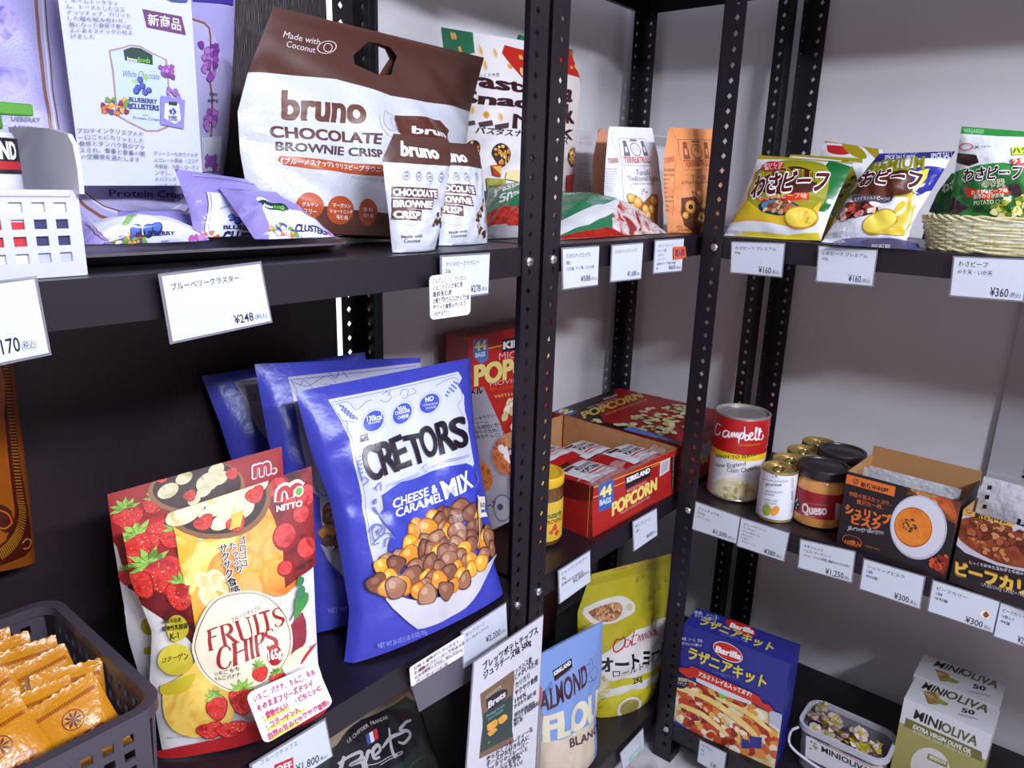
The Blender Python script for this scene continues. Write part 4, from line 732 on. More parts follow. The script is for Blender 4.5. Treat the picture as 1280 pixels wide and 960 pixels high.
for nm,lab in (('pasta_flat_left','crinkled green and red pasta pack lying left of the steel post'),('pasta_flat_right','crinkled green and red pasta pack lying right of the steel post')):
    t=bag_thing(nm,'pasta_pack',lab,'snack pack','#2B7350',GF,rough=.16,bump=(160,.0015)); A=Art(nm,t,.16); W_,H_=A.s.W,A.s.H
    if nm.endswith('left'):
        A.T('Pasta',(W_*.12,H_*.66),(W_*.62,H_*.78),(W_*.12,H_*.84),'#DCE4E2',.03); A.T('Snack',(W_*.2,H_*.48),(W_*.8,H_*.58),(W_*.2,H_*.64),'#DCE4E2',.03)
        A.quad((0,0),(W_,0),(W_,H_*.34),(0,H_*.42),('#B3271F','#C9402E','#8E1C18',60.),'red_end'); A.poly([(0,0),(W_,0),(W_,H_*.1),(W_*.5,H_*.14),(0,H_*.22)],'#B9B6BE','silver_seam')
    else:
        A.poly([(W_*.42,0),(W_,0),(W_,H_*.75),(W_*.72,H_*.62),(W_*.5,H_*.42)],('#B3271F','#D8D4D8','#8E1C18',35.),'red_end'); A.poly([(0,H_*.30),(W_*.3,H_*.42),(W_*.62,H_*.52),(W_*.5,H_*.30),(W_*.25,H_*.18),(0,H_*.1)],'#D4D6DC','silver_seam'); A.poly([(0,0),(W_*.62,0),(W_*.4,H_*.12),(0,H_*.08)],('#8E1C18','#B3271F',50.),'red_end')
        A.poly([(W_*.55,H_*.55),(W_*.8,H_*.72),(W_*.92,H_*.5),(W_*.8,H_*.42)],'#C9CBD0','silver_seam'); A.T('Pasta Snack',(W_*.08,H_*.8),(W_*.42,H_*.84),(W_*.08,H_*.92),'#BFD4CC',.02)
    A.done()
# taralli
def carton(nm,label,top='#CFCFD6'):
    t=thing('carton',label,'box',D[nm]['O'],'pale cartons behind the taralli bags'); box_body(nm,t,'#C9C8D0'); return t
t=carton('carton_left','narrow pale carton with faint red print beside the pasta bag'); A=Art('carton_left',t,.5)
A.block(['TARALLI','PUGLIESI','','forno','','terre'],(19.7,185.6),(68.3,188.8),(25.7,121.9),'#B98A88'); A.block(['||||||','======','|||| ||','======','|||||||'],(17.3,121.6),(82.5,121.6),(21.1,80),'#8A7E86'); A.done()
t=carton('carton_mid','pale open carton behind the white taralli bag'); A=Art('carton_mid.front',t,.5); A.quad((A.s.W*.32,A.s.H*.9),(A.s.W*.98,A.s.H*.88),(A.s.W*.98,A.s.H*.985),(A.s.W*.32,A.s.H*.985),'#A9A5AA'); A.quad((0,0),(A.s.W,0),(A.s.W,A.s.H*.86),(0,A.s.H*.86),'#DCDDE6'); A.done()
def taralli(nm,label,col,ink,art=True):
    t=bag_thing(nm,'taralli_bag',label,'snack bag',col,'paper taralli bags',rough=.6,bump=(180,.0007)); return t
taralli('taralli_rear','terracotta paper taralli bag mostly hidden behind the white one','#C98A6C','#8A3A2A')
t=taralli('taralli_white','white paper taralli bag with crest label and biscuit window','#DDDFEA',''); A=Art('taralli_white',t,.6)
def crest(A,f,ink,red,paper):
    a,b,c,d=f; A.line([a,b,c,d],.9,ink,closed=True); P=lambda u,v:tuple(np.array(d)*(1-u)*(1-v)+np.array(c)*u*(1-v)+np.array(b)*u*v+np.array(a)*(1-u)*v)
    for u0 in (.18,.82):
        A.ell(P(u0,.86),P(u0+.07,.86),P(u0,.93),ink); A.poly([P(u0-.06,.8),P(u0+.06,.8),P(u0+.09,.35),P(u0-.09,.35)],ink); A.poly([P(u0-.03,.7),P(u0+.03,.7),P(u0+.04,.5),P(u0-.04,.5)],paper)
    A.ell(P(.5,.6),P(.68,.6),P(.5,.85),ink,ring=.12); A.line([P(.4,.5),P(.45,.72),P(.5,.55),P(.55,.72),P(.6,.5)],.8,ink); A.quad(P(.38,.9),P(.62,.9),P(.62,.97),P(.38,.97),ink)
    A.T('TERRE&TRULLI',P(.06,.1),P(.94,.1),P(.06,.32),red,.03)
crest(A,[(26.5,181.7),(106.7,180.6),(111.1,130.2),(32.2,131.7)],'#6A6870','#B5584A','#DDDFEA')
A.T('Taralli',(58.2,113.3),(95.9,113.7),(59.3,123),'#5A5862'); A.T('Tradizionali Pugliesi',(37.5,101.9),(122.2,104.8),(38.6,110.9),'#5A5862',.0); A.T('~ CON VINO BIANCO ~',(42.5,94.3),(113,98.2),(42.4,97.3),'#7A7882')
A.line([(45.2,116.3),(119.5,117.5)],.25,'#8A8892'); A.blobs([(68.4,89.8),(80.9,90.7),(80.2,79.7),(65.1,78.2)],8,1.3,['#6A6870'],'lettering')
A.poly([(37.5,75.5),(53.2,74.5),(69.8,62.9),(92.9,80.9),(113,81.2),(105.7,20.4),(33.7,21.6)],'#8A5A28','window'); 
for q,r in zip([(43.7,68.8),(56.1,61.9),(51.1,45.6),(73.1,50.6),(97.8,69.7),(90.2,51.5),(44.2,51.2),(78,40.2)],(9,10,9,9,10,9,8,8)): A.circ(q,r,'#A5702C','printed_biscuits'); A.circ((q[0],q[1]+.8),r*.84,'#DDAA58','printed_biscuits'); A.circ((q[0]-.6,q[1]+1.8),r*.4,'#EEC880','printed_biscuits')
A.block(['INGREDIENTI','farina di grano','tenero tipo 00','olio di oliva','vino bianco','sale lievito','conservare in','luogo fresco','e asciutto','prodotto'],(-0,128),(19.7,127.5),(-1.3,77),'#A9A6B0'); A.line([(4.1,191.7),(27.2,147.4),(28.8,75.5),(29.8,21.7)],.5,'#B2B4C2'); A.T('TERRE',(3.9,137.4),(23.1,137.9),(3.3,146.5),'#B5786A',.02)
A.done()
t=taralli('taralli_orange','orange paper taralli bag with crest label beside the holed post','#DD8E58',''); A=Art('taralli_orange',t,.6)
crest(A,[(26.4,176.6),(122.9,177.4),(119.7,122.7),(39.9,121.6)],'#8A4A30','#B04A30','#DD8E58')
A.T('Taralli',(54.7,100.9),(95.3,102.9),(55.3,111.2),'#7A4430'); A.T('al Peperoncino e Ci',(32.1,95.6),(111,97.2),(32.3,102.3),'#7A4430'); A.line([(33.7,113.4),(70.9,111.9)],.25,'#7A4430')
A.T('TERRE',(0.7,133.3),(21.3,137.8),(0.5,142.7),'#B5543A',.02); A.block(['INGREDIENTI','farina di grano','tenero','olio','vino','sale','peperoncino','conservare','luogo','fresco'],(1.1,126.3),(19.5,125.9),(-2.3,45.8),'#8E5238'); A.line([(8.5,196.4),(31.4,168.5),(19.1,119.7),(9.7,37.2)],.5,'#B9703F')
A.poly([(30,70),(58.5,73),(68.7,59.3),(108.9,69.6),(105.5,35.6),(127.5,-4.7),(70,-3.3),(31.3,20.1),(25.2,45.3)],'#5A2E14','window')
for q,r,k in zip([(47.8,53.5),(74.3,33.3),(82,57.1),(35.5,37.9)],(13,11,8,7),(5,3.5,0,0)):
    A.circ(q,r,'#8E5A1E','printed_biscuits'); A.circ((q[0],q[1]+.6),r*.88,'#D39238','printed_biscuits'); A.circ((q[0]-1,q[1]+1.5),r*.62,'#E2AA58','printed_biscuits')
    if k: A.circ(q,k,'#3A1C10','printed_biscuits')
A.T('netto',(15.5,16.5),(27.2,16.3),(15.4,19.3),'#8A4A30'); A.T('250g',(16.8,9.7),(45.7,9.8),(16.5,13.7),'#8A4A30'); A.blobs([(54.6,80.8),(66.1,80.8),(64,74.9),(52.7,74.9)],5,2,['#A03A3A','#5A7A3A'],'printed_pepper')
A.done()
# ---- price cards of the eye-level shelves ----
def price(A,rows,yen,tax=1,pos=(.50,.12,.72,.32),top=.93,step=.15,x0=.07,wch=.062,bold=.0):
    W_,H_=A.s.W,A.s.H
    for i,r in enumerate(rows):
        if not r: continue
        k=.85 if i else 1; w=sum(1 if ord(c)>255 else .55 for c in r)*wch*k; y=top-step*(i+1); A.T(r,(W_*x0,H_*y),(W_*min(.95,x0+w),H_*y),(W_*x0,H_*(y+.10*k*step/.15)),'#1E1D28',max(bold,.012),res=1)
    a,b,c,h=pos; A.T(yen,(W_*a,H_*b),(W_*c,H_*b),(W_*a,H_*h),'#16141E',.015)
    if tax: A.T('(税込)',(W_*(c+.02),H_*(b+.01)),(W_*min(.97,c+.2),H_*(b+.01)),(W_*(c+.02),H_*(b+(h-b)*.62)),'#3A3944',0,res=1)
    A.done()
GC='white price cards on the shelf edges'
t,A=card_thing('card_170','price_card','white price card reading 170 at the far left below the white basket',group=GC); price(A,[],'¥170',pos=(.30,.10,.66,.30))
t,A=card_thing('card_248','price_card','white blueberry cluster price card reading 248 under the tray',group=GC); price(A,['ブルーベリークラスター'],'¥248',wch=.062,pos=(.62,.07,.82,.22))
t,A=card_thing('card_278','price_card','white price card reading 278, half covered by a handwritten note',group=GC); price(A,['クリスピーブラウニー','22g'],'¥278',pos=(.60,.07,.82,.25),wch=.07)
def note(nm,label,rows,ink,under=None,n=7,pos=None,jit=.6,hl=None,seed=1,b=.02,group='handwritten note cards'):
    c=np.array(D[nm]['c'],float); s=quad_surf(c); N=s.N[0,0]; o=c.mean(0); o[2]=c[:,2].min(); t=thing('handwritten_card',label,'note',o,group)
    W_,H_=s.W,s.H; r=min(W_,H_)*.12; P=[]
    for cx,cy,a0 in ((W_-r,H_-r,0),(r,H_-r,90),(r,r,180),(W_-r,r,270)):
        for k in range(6): a=math.radians(a0+18*k); P.append((cx+r*math.cos(a),cy+r*math.sin(a)))
    f=lambda u,v,w:tuple(s.at(np.array(u/W_),np.array(v/H_),0)[0]+N*w); V=[f(u,v,0) for u,v in P]+[f(u,v,-.0009) for u,v in P]; k=len(P)
    mk('card',V,[tuple(range(k)),tuple(range(k,2*k))[::-1]]+[(i,i+k,(i+1)%k+k,(i+1)%k) for i in range(k)],mat('#EDEEF4',.3),parent=t)
    A=Art(nm,t,.4); rs=random.Random(seed); H1=H_/(len(rows)+.6)
    for i,(txt,w,ul,yl) in enumerate(rows):
        y=H_-H1*(i+1.05); x=W_*.06
        if yl: A.line([(W_*yl[0],y-H1*.12),(W_*yl[1],y-H1*.06)],H1*.3,'#F2E84A','highlighter')
        if ul: A.line([(W_*.06,y-H1*.1),(W_*(.06+w),y-H1*.07)],H1*.05,ul,'underline')
        cw=W_*w/len(txt)
        for ch in txt:
            if ch not in ' ': dy=rs.uniform(-.08,.08)*H1; sh=rs.uniform(-.1,.2)*cw; A.T(ch,(x,y+dy),(x+cw*.95,y+dy+rs.uniform(-.05,.05)*H1),(x+sh,y+dy+H1*.68),ink[i%len(ink)],b,res=1,em=1. if ord(ch)>255 else .62)
            x+=cw
    A.done(); return t
PU='#6A3AA0'
note('note_brownie','small rounded handwritten note with purple underlines over the 278 card',[('グルテンフリー.マーガリン',.86,PU,0),('ショートニング不使用',.72,PU,0),('香料不使用',.45,PU,0),('小麦の代わりにココナッツ使用',.9,PU,0),('ザクッと食感のクリスプ',.8,0,0),('いけります!!',.42,0,0)],['#2A2530'],b=.015)
t,A=card_thing('card_588','price_card','white price card reading 588 just right of the double post',group=GC); price(A,['パスタスナックミックス','3個入','パスタ塩・チーズ味・コンソメ味'],'¥588',pos=(.48,.13,.76,.28),wch=.062,step=.16)
t,A=card_thing('card_1688','price_card','white price card reading 1,688 between the two cards below the pasta packs',group=GC); price(A,['パスタスナックミックス'],'¥1,688',pos=(.52,.09,.82,.24),wch=.066)
t,A=card_thing('card_taralli','price_card','white taralli price card with an orange sticker at its corner',group=GC); price(A,['イタリアンスナック','タラッリ 2種','・白ワイン・','・オリーブ・','伝統的なプーリア地方のお菓子','他'],'¥600',pos=(.5,.06,.75,.2),wch=.058,step=.14)
t,A=card_thing('sticker','discount_sticker','small orange sticker on the taralli price card','sticker',None,'#E0603A',sleeve=False,back=.0004); A.T('再入荷',(A.s.W*.12,A.s.H*.25),(A.s.W*.88,A.s.H*.28),(A.s.W*.12,A.s.H*.8),'#3A2A5A',.03); A.done()
# ================= eye-level shelf, right unit =================
GW='beef crisps bags on the right shelf'
t=bag_thing('wasa_far','crisp_bag','gold and white crisps bag standing at the very back by the wall','snack bag','#D8DAE2',GW,rough=.22,bump=(150,.001)); A=Art('wasa_far',t,.25)
A.poly([(-55.8,222.5),(107.8,246.2),(120.4,174.8),(116.9,163.3),(87.5,185.5),(65.3,187.7),(-0.5,183.8)],'#9A8A1E','gold_band'); A.poly([(6.9,179.4),(45.3,181.7),(68.4,176.6),(51.7,161.8),(18.5,163.8)],'#B82A2E','red_seal',smooth=3); A.ell((68.4,176.6),(96.1,169.6),(58.5,192.4),'#9A8A1E'); A.done()
t=bag_thing('wasa_behind','crisp_bag','gold-topped crisps bag directly behind the leftmost crisps bag','snack bag','#D8DAE2',GW,rough=.22,bump=(150,.001)); A=Art('wasa_behind',t,.25)
A.poly([(-88.2,199),(176.3,195),(178.8,157.1),(-11.9,164.3)],'#9A8A1E','gold_band'); A.ell((121.1,99.1),(144.5,105.7),(113.5,161.4),'#7E7A1C'); A.T('おビーフ',(102.8,72.8),(144.5,105.7),(94.9,103.5),'#4A1216',.05); A.poly([(101.6,36.3),(152.5,57.8),(140.2,1.2),(92.7,-1)],'#C9A92A'); A.done()
t=bag_thing('wasa_one','crisp_bag','leftmost crisps bag, green and gold with a steak plate print','snack bag','#DDE0EA',GW,rough=.2,bump=(150,.001)); A=Art('wasa_one',t,.2)
A.poly([(-51.3,193),(204.1,187.8),(213.3,152.6),(170.6,157.5),(93.2,158.1),(0.5,150.9),(-68,169.2)],'#9C8E1E','gold_band')
A.poly([(126.9,161.2),(173.5,150.4),(170.8,127.1),(163.7,57.8),(140.8,55.2),(133.4,91.1)],'#1F6A36'); A.poly([(8.5,120.6),(26.7,143.3),(32.8,81.7),(16.4,64.2)],'#1F6A36')
A.poly([(22,131.4),(58.7,154.4),(113,153.7),(141,132),(154.1,88.8),(146,51.5),(104.5,38),(57.9,38.9),(27.8,50.1),(10.5,84.6),(10.9,114.9)],'#97951F','gold_oval',smooth=4)
A.poly([(43.1,119.1),(78.5,135.6),(117.7,127.3),(133.8,101.6),(127.3,84.7),(90.8,76.4),(48.6,75.8),(30.3,97.3)],'#4A2418','brown_oval',smooth=4)
A.poly([(-5.1,28.5),(16.4,64.2),(42.8,50.3),(91,37.5),(138.8,49.1),(149.5,77.8),(153.5,38.4),(107.8,21.4),(25.3,22.8)],'#D9B92E','printed_crisps')
A.poly([(-5.6,22.4),(37.8,28.5),(107.8,21.4),(157.2,39.5),(172.3,-6.7),(0.2,-17.6)],'#DFE2EC'); A.poly([(-9.1,28.9),(36.3,31.9),(85.9,24.9)],'#E0A23A')
A.T('PREMIUM',(30.4,112.4),(143.9,106.9),(21.5,132.5),'#C9B43A',.03); A.T('PREMIUM',(31.4,112.5),(143.9,106.9),(23.1,131.4),'#5E5A18',-.0)
A.T('わさビーフ',(23.8,69.3),(150,94.5),(15.1,110.2),'#EFF0F2',.12,res=2); A.T('わさビーフ',(23.8,69.3),(150,94.5),(15.1,110.2),'#5A1A1C',.05,res=2)
A.poly([(36.9,65.6),(79.6,68.9),(107.2,80.8),(128.2,84.1),(130.4,72.9),(95.4,63.3),(48.8,59.6)],'#D2321E'); A.T('わさび&ビーフ味',(43,62.4),(126.8,74.7),(41,70.2),'#F2C8A0',.02,res=1)
A.ell((85.8,51.8),(126.4,51.5),(80.3,66.7),'#1E3A48','plate'); A.ell((85.3,53.2),(120.5,51.4),(81.1,64.5),'#5A86A0','plate'); A.blobs([(52.7,55.4),(81.1,64.5),(109.4,60.7),(117.7,49.8),(89.7,41.7),(58.8,47.1)],18,5,['#B8683A','#D9A070','#8A4424','#E8C8A0'],dark='#5A2818',seed=3)
A.ell((129.1,38.3),(155,45.1),(121.1,58),'#B8861C','printed_crisps'); A.ell((128.2,39),(152,44.9),(121.2,55.5),'#E8CC48','printed_crisps'); A.blobs([(112.8,39),(137.2,54),(146.7,32.6),(124.3,24.4)],8,3,['#D9A830','#F0DC70'],'printed_crisps')
A.poly([(16.5,134.5),(26,144.6),(51.4,142.7),(61.6,132.2),(52,122.5),(26.4,122.5)],'#C22A34','red_seal',smooth=3); A.T('おいしさ',(22,131.4),(57,133.7),(18.9,140.4),'#F2E0E0',.03,res=1); A.T('新しく!!',(28.2,123.9),(58,125.5),(25.2,131.3),'#F2E0E0',.03,res=1)
A.T('遺伝子組換えでない・スナック菓子',(2.7,6.9),(80.9,5.1),(0.3,13),'#7A7A88',0,res=1); A.poly([(-7.2,-2.4),(43.8,11.1),(110.4,8.2),(162.5,15.4),(173.7,-10.8),(2.3,-21.9)],'#D4C32E','yellow_foot'); A.done()
t=bag_thing('shio_flat','crisp_bag','navy-edged crisps bag lying flat underneath the others','snack bag','#2A2A6A',GW,rough=.25); A=Art('shio_flat',t,.25)
A.T('SPICE SALT BEEF',(-20,3.9),(19.5,21.4),(-29.8,26.3),'#D0D2E0',.03); A.T('SPICE SALT BEEF',(56.7,-1.4),(82.9,0.9),(56.4,10.2),'#B0B2C8',.03); A.done()
t=bag_thing('shio','crisp_bag','violet-topped salt beef crisps bag right of the green and gold one','snack bag','#DADCE8',GW,rough=.18,bump=(140,.0012)); A=Art('shio',t,.18)
A.poly([(-40.2,215),(132.4,200.7),(143.5,162.6),(124.4,166.3),(55.4,157.3),(12.2,154.6),(-12,159.6)],'#33317E','violet_band'); A.T('SPICE SALT BEEF',(22.1,160.2),(71.6,159.1),(12.5,175.4),'#DDE0EE',.03); A.T('SPICE SALT',(93.2,162.8),(123.9,167),(85.4,176.2),'#DDE0EE',.03); A.T('SPICE SALT BEEF',(16.3,176.6),(66,177.6),(12.5,182.8),'#8A8CC0',.02)
A.poly([(-4.8,148.9),(23.6,143.8),(70.2,132.3),(91.9,132.3),(107.9,105.9),(100.3,83.1),(63.1,68.9),(-5.5,88.1),(-4.3,118.1)],'#8E9024','gold_oval',smooth=3)
A.poly([(-5.5,88.1),(-4.3,118.1),(7.4,129.8),(56.6,128.9),(94.5,127.4),(106.7,100.5),(88.7,78),(61.1,73.3),(-4.8,89.2),(-24.4,47.9)],'#542A1C','brown_oval')
A.poly([(77,133.3),(99.6,145.3),(119.5,148),(135.9,129.7),(118.3,104.4),(108.8,87.1),(97.1,106.9)],'#2C2A8E','violet_band'); A.poly([(91.9,132.3),(101.7,141.1),(107.9,121.6),(105.2,95.7),(97.7,97.3)],'#D8CE2E')
A.T('PREMIUM',(10.2,125.7),(97.5,135.3),(-4.8,155.7),'#8A8A22',.03)
A.T('しおビーフ',(-4.8,101.7),(107.7,99.7),(-13.8,132.9),'#EFF0F2',.12); A.T('しおビーフ',(-4.8,101.7),(107.7,99.7),(-13.8,132.9),'#54181C',.05)
A.poly([(12.7,81.8),(59.2,77.6),(81.9,77.5),(82.3,68),(65.4,63.6),(23.9,68.2)],'#4A4852'); A.T('スパイスソルトビーフ味',(22.7,70.8),(79.1,70.7),(19.7,77.5),'#D0CCD0',.02,res=1)
A.poly([(-6.9,74.1),(61.5,64.1),(70.2,51.4),(51.6,42),(21.1,38.1),(4.2,45.7)],'#3A1A18'); A.blobs([(-0.6,70.3),(58.8,61.7),(63.1,49.9),(20,40.5)],20,5,['#B8483A','#D98A80','#8A2A24','#E8C0B0'],dark='#5A1818',seed=3); A.ell((62.4,62),(74.6,59.7),(60.6,66.1),'#E8E0DC')
A.poly([(-15.5,23.4),(-4.8,74.7),(5.9,42.6),(-2.4,31.9)],'#D9B92E','printed_crisps'); A.poly([(92.2,61.1),(100.1,91.3),(114.6,69.1),(116.9,35.5),(115,18.3),(86.4,22.4)],'#CDB22A','printed_crisps')
A.ell((77,35.3),(98.1,47.3),(66.5,51),'#A88A1C','printed_crisps'); A.ell((76.1,36),(95.9,46.8),(67.3,48.7),'#E2CE4E','printed_crisps'); A.poly([(58.9,18.7),(79.5,21.9),(106.7,36.1),(116.2,26.4),(108.6,17.1),(80.6,18.2)],'#D9BE3A','printed_crisps',smooth=3)
A.T('遺伝子組換えでない',(-0.1,11),(41.7,13.7),(-4.2,19.3),'#8A8A98',0,res=1)
A.done()
GB='green crisps bags in the wicker basket'
t=bag_thing('green_rear','crisp_bag','green crisps bag half hidden at the left of the wicker basket','snack bag','#2A7A34',GB,rough=.2); A=Art('green_rear',t,.2)
A.poly([(8.2,42.2),(10.4,81.6),(21.9,91.2),(34.3,45.5)],'#1E5A2A'); A.T('わさ',(9.6,79.4),(28.7,87),(-2.7,94.4),'#D8E8D8',.06); A.poly([(-1.6,55.5),(5.6,63.5),(11.8,42.3),(1.6,38.6)],'#3A3060'); A.done()
t=bag_thing('green_front','crisp_bag','green and white seaweed crisps bag standing in the wicker basket','snack bag','#DCE2E6',GB,rough=.16,bump=(140,.0012)); A=Art('green_front',t,.16)
A.poly([(-20,182.3),(133.3,184.8),(133.5,164.9),(58,160.5),(1.6,161.1),(-17.3,162.5)],'#2E8A3A','green_band'); A.T('WASABEEF',(5.2,163),(35.6,163),(4.1,169.6),'#8AC88A',.03)
A.poly([(-1.3,103.4),(35.5,114.5),(69.4,119.7),(133,108),(132.4,35.8),(41.6,31.3),(0.7,27.8)],'#2E8236','green_field'); A.poly([(-13.2,137),(-5.3,133.6),(30.1,129.4),(35,118.4),(21.2,112.4),(-3.7,119.5)],'#3A2624','printed_seaweed')
A.ell((55.9,73.8),(99.9,75.1),(53.6,107.4),'#24602C','green_field'); A.poly([(17.8,78.8),(49.4,74.9),(84.1,87.6),(83,76.4),(50.3,61.8),(22.8,65.4)],'#C8301E'); A.T('わさび&ビーフ味',(29.5,68.5),(76.7,76.5),(29.2,74.5),'#F2E2D0',.03,res=1)
A.T('わさビーフ',(14.2,90),(92.1,98.7),(15.8,108.4),'#F0F2F2',.12); A.T('わさビーフ',(14.2,90),(92.1,98.7),(15.8,108.4),'#4A1A1C',.05); A.T('のり天',(43.4,80.8),(72,85.4),(42.5,90.4),'#E8ECD8',.1); A.T('のり天',(43.4,80.8),(72,85.4),(42.5,90.4),'#6A6A1E',.03)
A.T('濃厚わさび風味',(32.6,62.4),(72.6,68.4),(32.3,68.7),'#D8E8C8',.02,res=1); A.T('POTATO CHIPS',(33.9,53.1),(79,60.3),(33.5,59.1),'#BFD8B0',.03)
A.poly([(-4.5,58.7),(4.5,62.9),(27.3,48.9),(10.9,36.2),(-0.7,39.5)],'#3A2430','printed_seaweed'); A.poly([(74.5,86.8),(90.5,89.8),(97,71),(81.6,72.6)],'#3A2430','printed_seaweed')
A.blobs([(57.2,47.7),(66.4,59.8),(90.9,73.7),(111.9,73.5),(112.1,43.8),(60.5,37.2)],26,5,['#A8B838','#D8D868','#6E8A2A','#E8E0A0'],'printed_crisps',dark='#4E6A1E',seed=4)
A.ell((13,141.4),(23.6,141.7),(12.1,147),'#C8384A',ring=.2); A.T('KARL',(6.2,139.7),(20.8,140.1),(5.5,144),'#C8384A',.03) if 0 else None; A.T('x ·····',(26.6,139),(50.2,139.8),(26,142.9),'#5A6A7A',.02)
A.poly([(77.5,143.8),(110.9,149.2),(111.1,135.5),(79.2,131.3)],'#C8D84A'); A.T('ハラペ',(80,134.1),(111.1,138.6),(79.4,142),'#2A6A2A',.05,res=1); A.poly([(77.5,124),(111.2,133.5),(111.5,116.7),(81.4,116.5)],'#C8303A'); A.T('うまい',(81.3,118.4),(105,122.3),(80.7,125.7),'#F0E8C8',.05,res=1)
A.T('国産',(36,46.5),(47.5,48.3),(35.7,51.4),'#1E2A1E',.03,res=1); A.T('海苔使用',(33,41.7),(50.9,44.2),(32.7,45.5),'#1E2A1E',.02,res=1); A.done()
# wicker basket: stakes with strands woven in and out
t=thing('wicker_basket','cream woven wicker basket holding green crisps bags on the right shelf','basket',(.575,-.50,.0195))
CX,CY,AX,AY=.573,-.492,.084,.132
def spt(th,k=1.): c,s=math.cos(th),math.sin(th); e=.55; return (CX+AX*k*math.copysign(abs(c)**e,c),CY+AY*k*math.copysign(abs(s)**e,s))
CAN=mat('#CFC79C',.5,mott=('#DDD6B0','#B9AF7E',90.))
NS=44
b=MB(); 
for i in range(NS): th=2*math.pi*(i+.5)/NS; x0,y0=spt(th,.90); x1,y1=spt(th,.985); b=MB(); b.tube([(x0,y0,.021),((x0+x1)/2,(y0+y1)/2,.045),(x1,y1,.068)],.0018,n=5); b.build('stake',[CAN],t,True)
for r in range(9):
    z=.0238+r*.0048; k=.915+.075*r/8; P=[]
    for i in range(NS*4):
        th=2*math.pi*i/(NS*4); w=math.sin(th*NS/2*1.+(math.pi if r%2 else 0)); x,y=spt(th,k+.018*w); P.append((x,y,z+.0004*math.sin(9*th+r)))
    MB().tube(P,.0022,n=6,closed=True).build('strand',[CAN],t,True)
for s_ in range(3):
    P=[]
    for i in range(NS*4):
        th=2*math.pi*i/(NS*4); w=math.sin(th*NS/3+2.1*s_); w2=math.cos(th*NS/3+2.1*s_); x,y=spt(th,1.0+.022*w); P.append((x,y,.0705+.0034*w2))
    MB().tube(P,.0024,n=6,closed=True).build('rim_braid',[CAN],t,True)
for s_ in range(2):
    P=[]
    for i in range(NS*4):
        th=2*math.pi*i/(NS*4); w=math.sin(th*NS/4+3.1*s_); w2=math.cos(th*NS/4+3.1*s_); x,y=spt(th,.915+.02*w); P.append((x,y,.0238+.0022*w2))
    MB().tube(P,.0022,n=6,closed=True).build('foot_braid',[CAN],t,True)
loft([([spt(2*math.pi*i/40,.88) for i in range(40)],.0215),([spt(2*math.pi*i/40,.88) for i in range(40)],.024)],MB()).build('woven_base',[CAN],t) if 0 else None
b=MB(); loft([([spt(2*math.pi*i/40,.9) for i in range(40)],.0212),([spt(2*math.pi*i/40,.9) for i in range(40)],.0236)],b); b.build('woven_base',[CAN],t)
t,A=card_thing('card_160','price_card','white wasabi beef price card reading 160 beside the holed post',group=GC); price(A,['わさビーフ プレミアム','60g'],'¥160',pos=(.56,.05,.80,.26),wch=.075)
t,A=card_thing('card_160s','price_card','white salt beef price card reading 160, second on the right shelf',group=GC); price(A,['しおビーフ プレミアム','60g'],'¥160',pos=(.58,.06,.80,.26),wch=.075)
t,A=card_thing('card_360','price_card','white price card reading 360 under the wicker basket',group=GC); price(A,['わさビーフ','のり天・いか天'],'¥360',pos=(.55,.06,.80,.28),wch=.08,step=.2,top=.98)
# ================= second shelf, left unit =================
t=bag_thing('orange_big','large_pouch','big dark orange pouch with ornament border at the far left of the second shelf','snack bag','#8A4610',rough=.4); A=Art('orange_big',t,.4)
A.poly([(57.6,246.2),(152.2,260.3),(146.9,196.5),(144.5,129.4),(149.4,60.2),(149,24),(139.1,14.7),(25.9,-8.1)],'#4A1608','border')
A.poly([(56.9,241.6),(139.1,262.1),(134.8,194.6),(129.5,118.5),(129.2,75.5),(119,51.6),(103.4,33.9),(28.3,20.6)],'#9A500C','field',smooth=2)
for i in range(64):
    y=60+i*13; q0=[(142.6,255.8)] if 0 else None
L_=[(143.5,256),(141.4,229.4),(139.7,202.6),(137.5,175.6),(135.8,149.7),(134,121.3),(133.5,94.3),(133.8,74.9),(127.6,55.7),(118.3,43.3),(105.5,31)]; R_=[(150.8,257.6),(148.9,230.8),(147.4,203.8),(145.1,176.7),(144,150.5),(142.7,121.4),(143.1,93.8),(143.7,70.3),(136.4,45.4),(124.4,29.2),(110.1,17.1)]
LL=spline(L_,7); RR=spline(R_,7)
for a,c in zip(LL,RR): A.line([a,c],1.3,'#A8701A','tick_border')
A.blobs([(98.4,79),(113.1,83.9),(122.6,76),(119.4,57.1),(109.5,52.4),(96,53.1)],8,9,['#4A1608'],'ornament'); A.line([(108.1,81.3),(119,76.1),(122.7,65),(114.6,57.5),(105.8,60.4)],2.,'#B4620F','ornament',smooth=4); A.line([(134.1,34.3),(140.3,38.9),(146.1,34.3),(142.4,26.2),(135.2,26.6)],1.6,'#C8803A','ornament',smooth=4)
A.done()
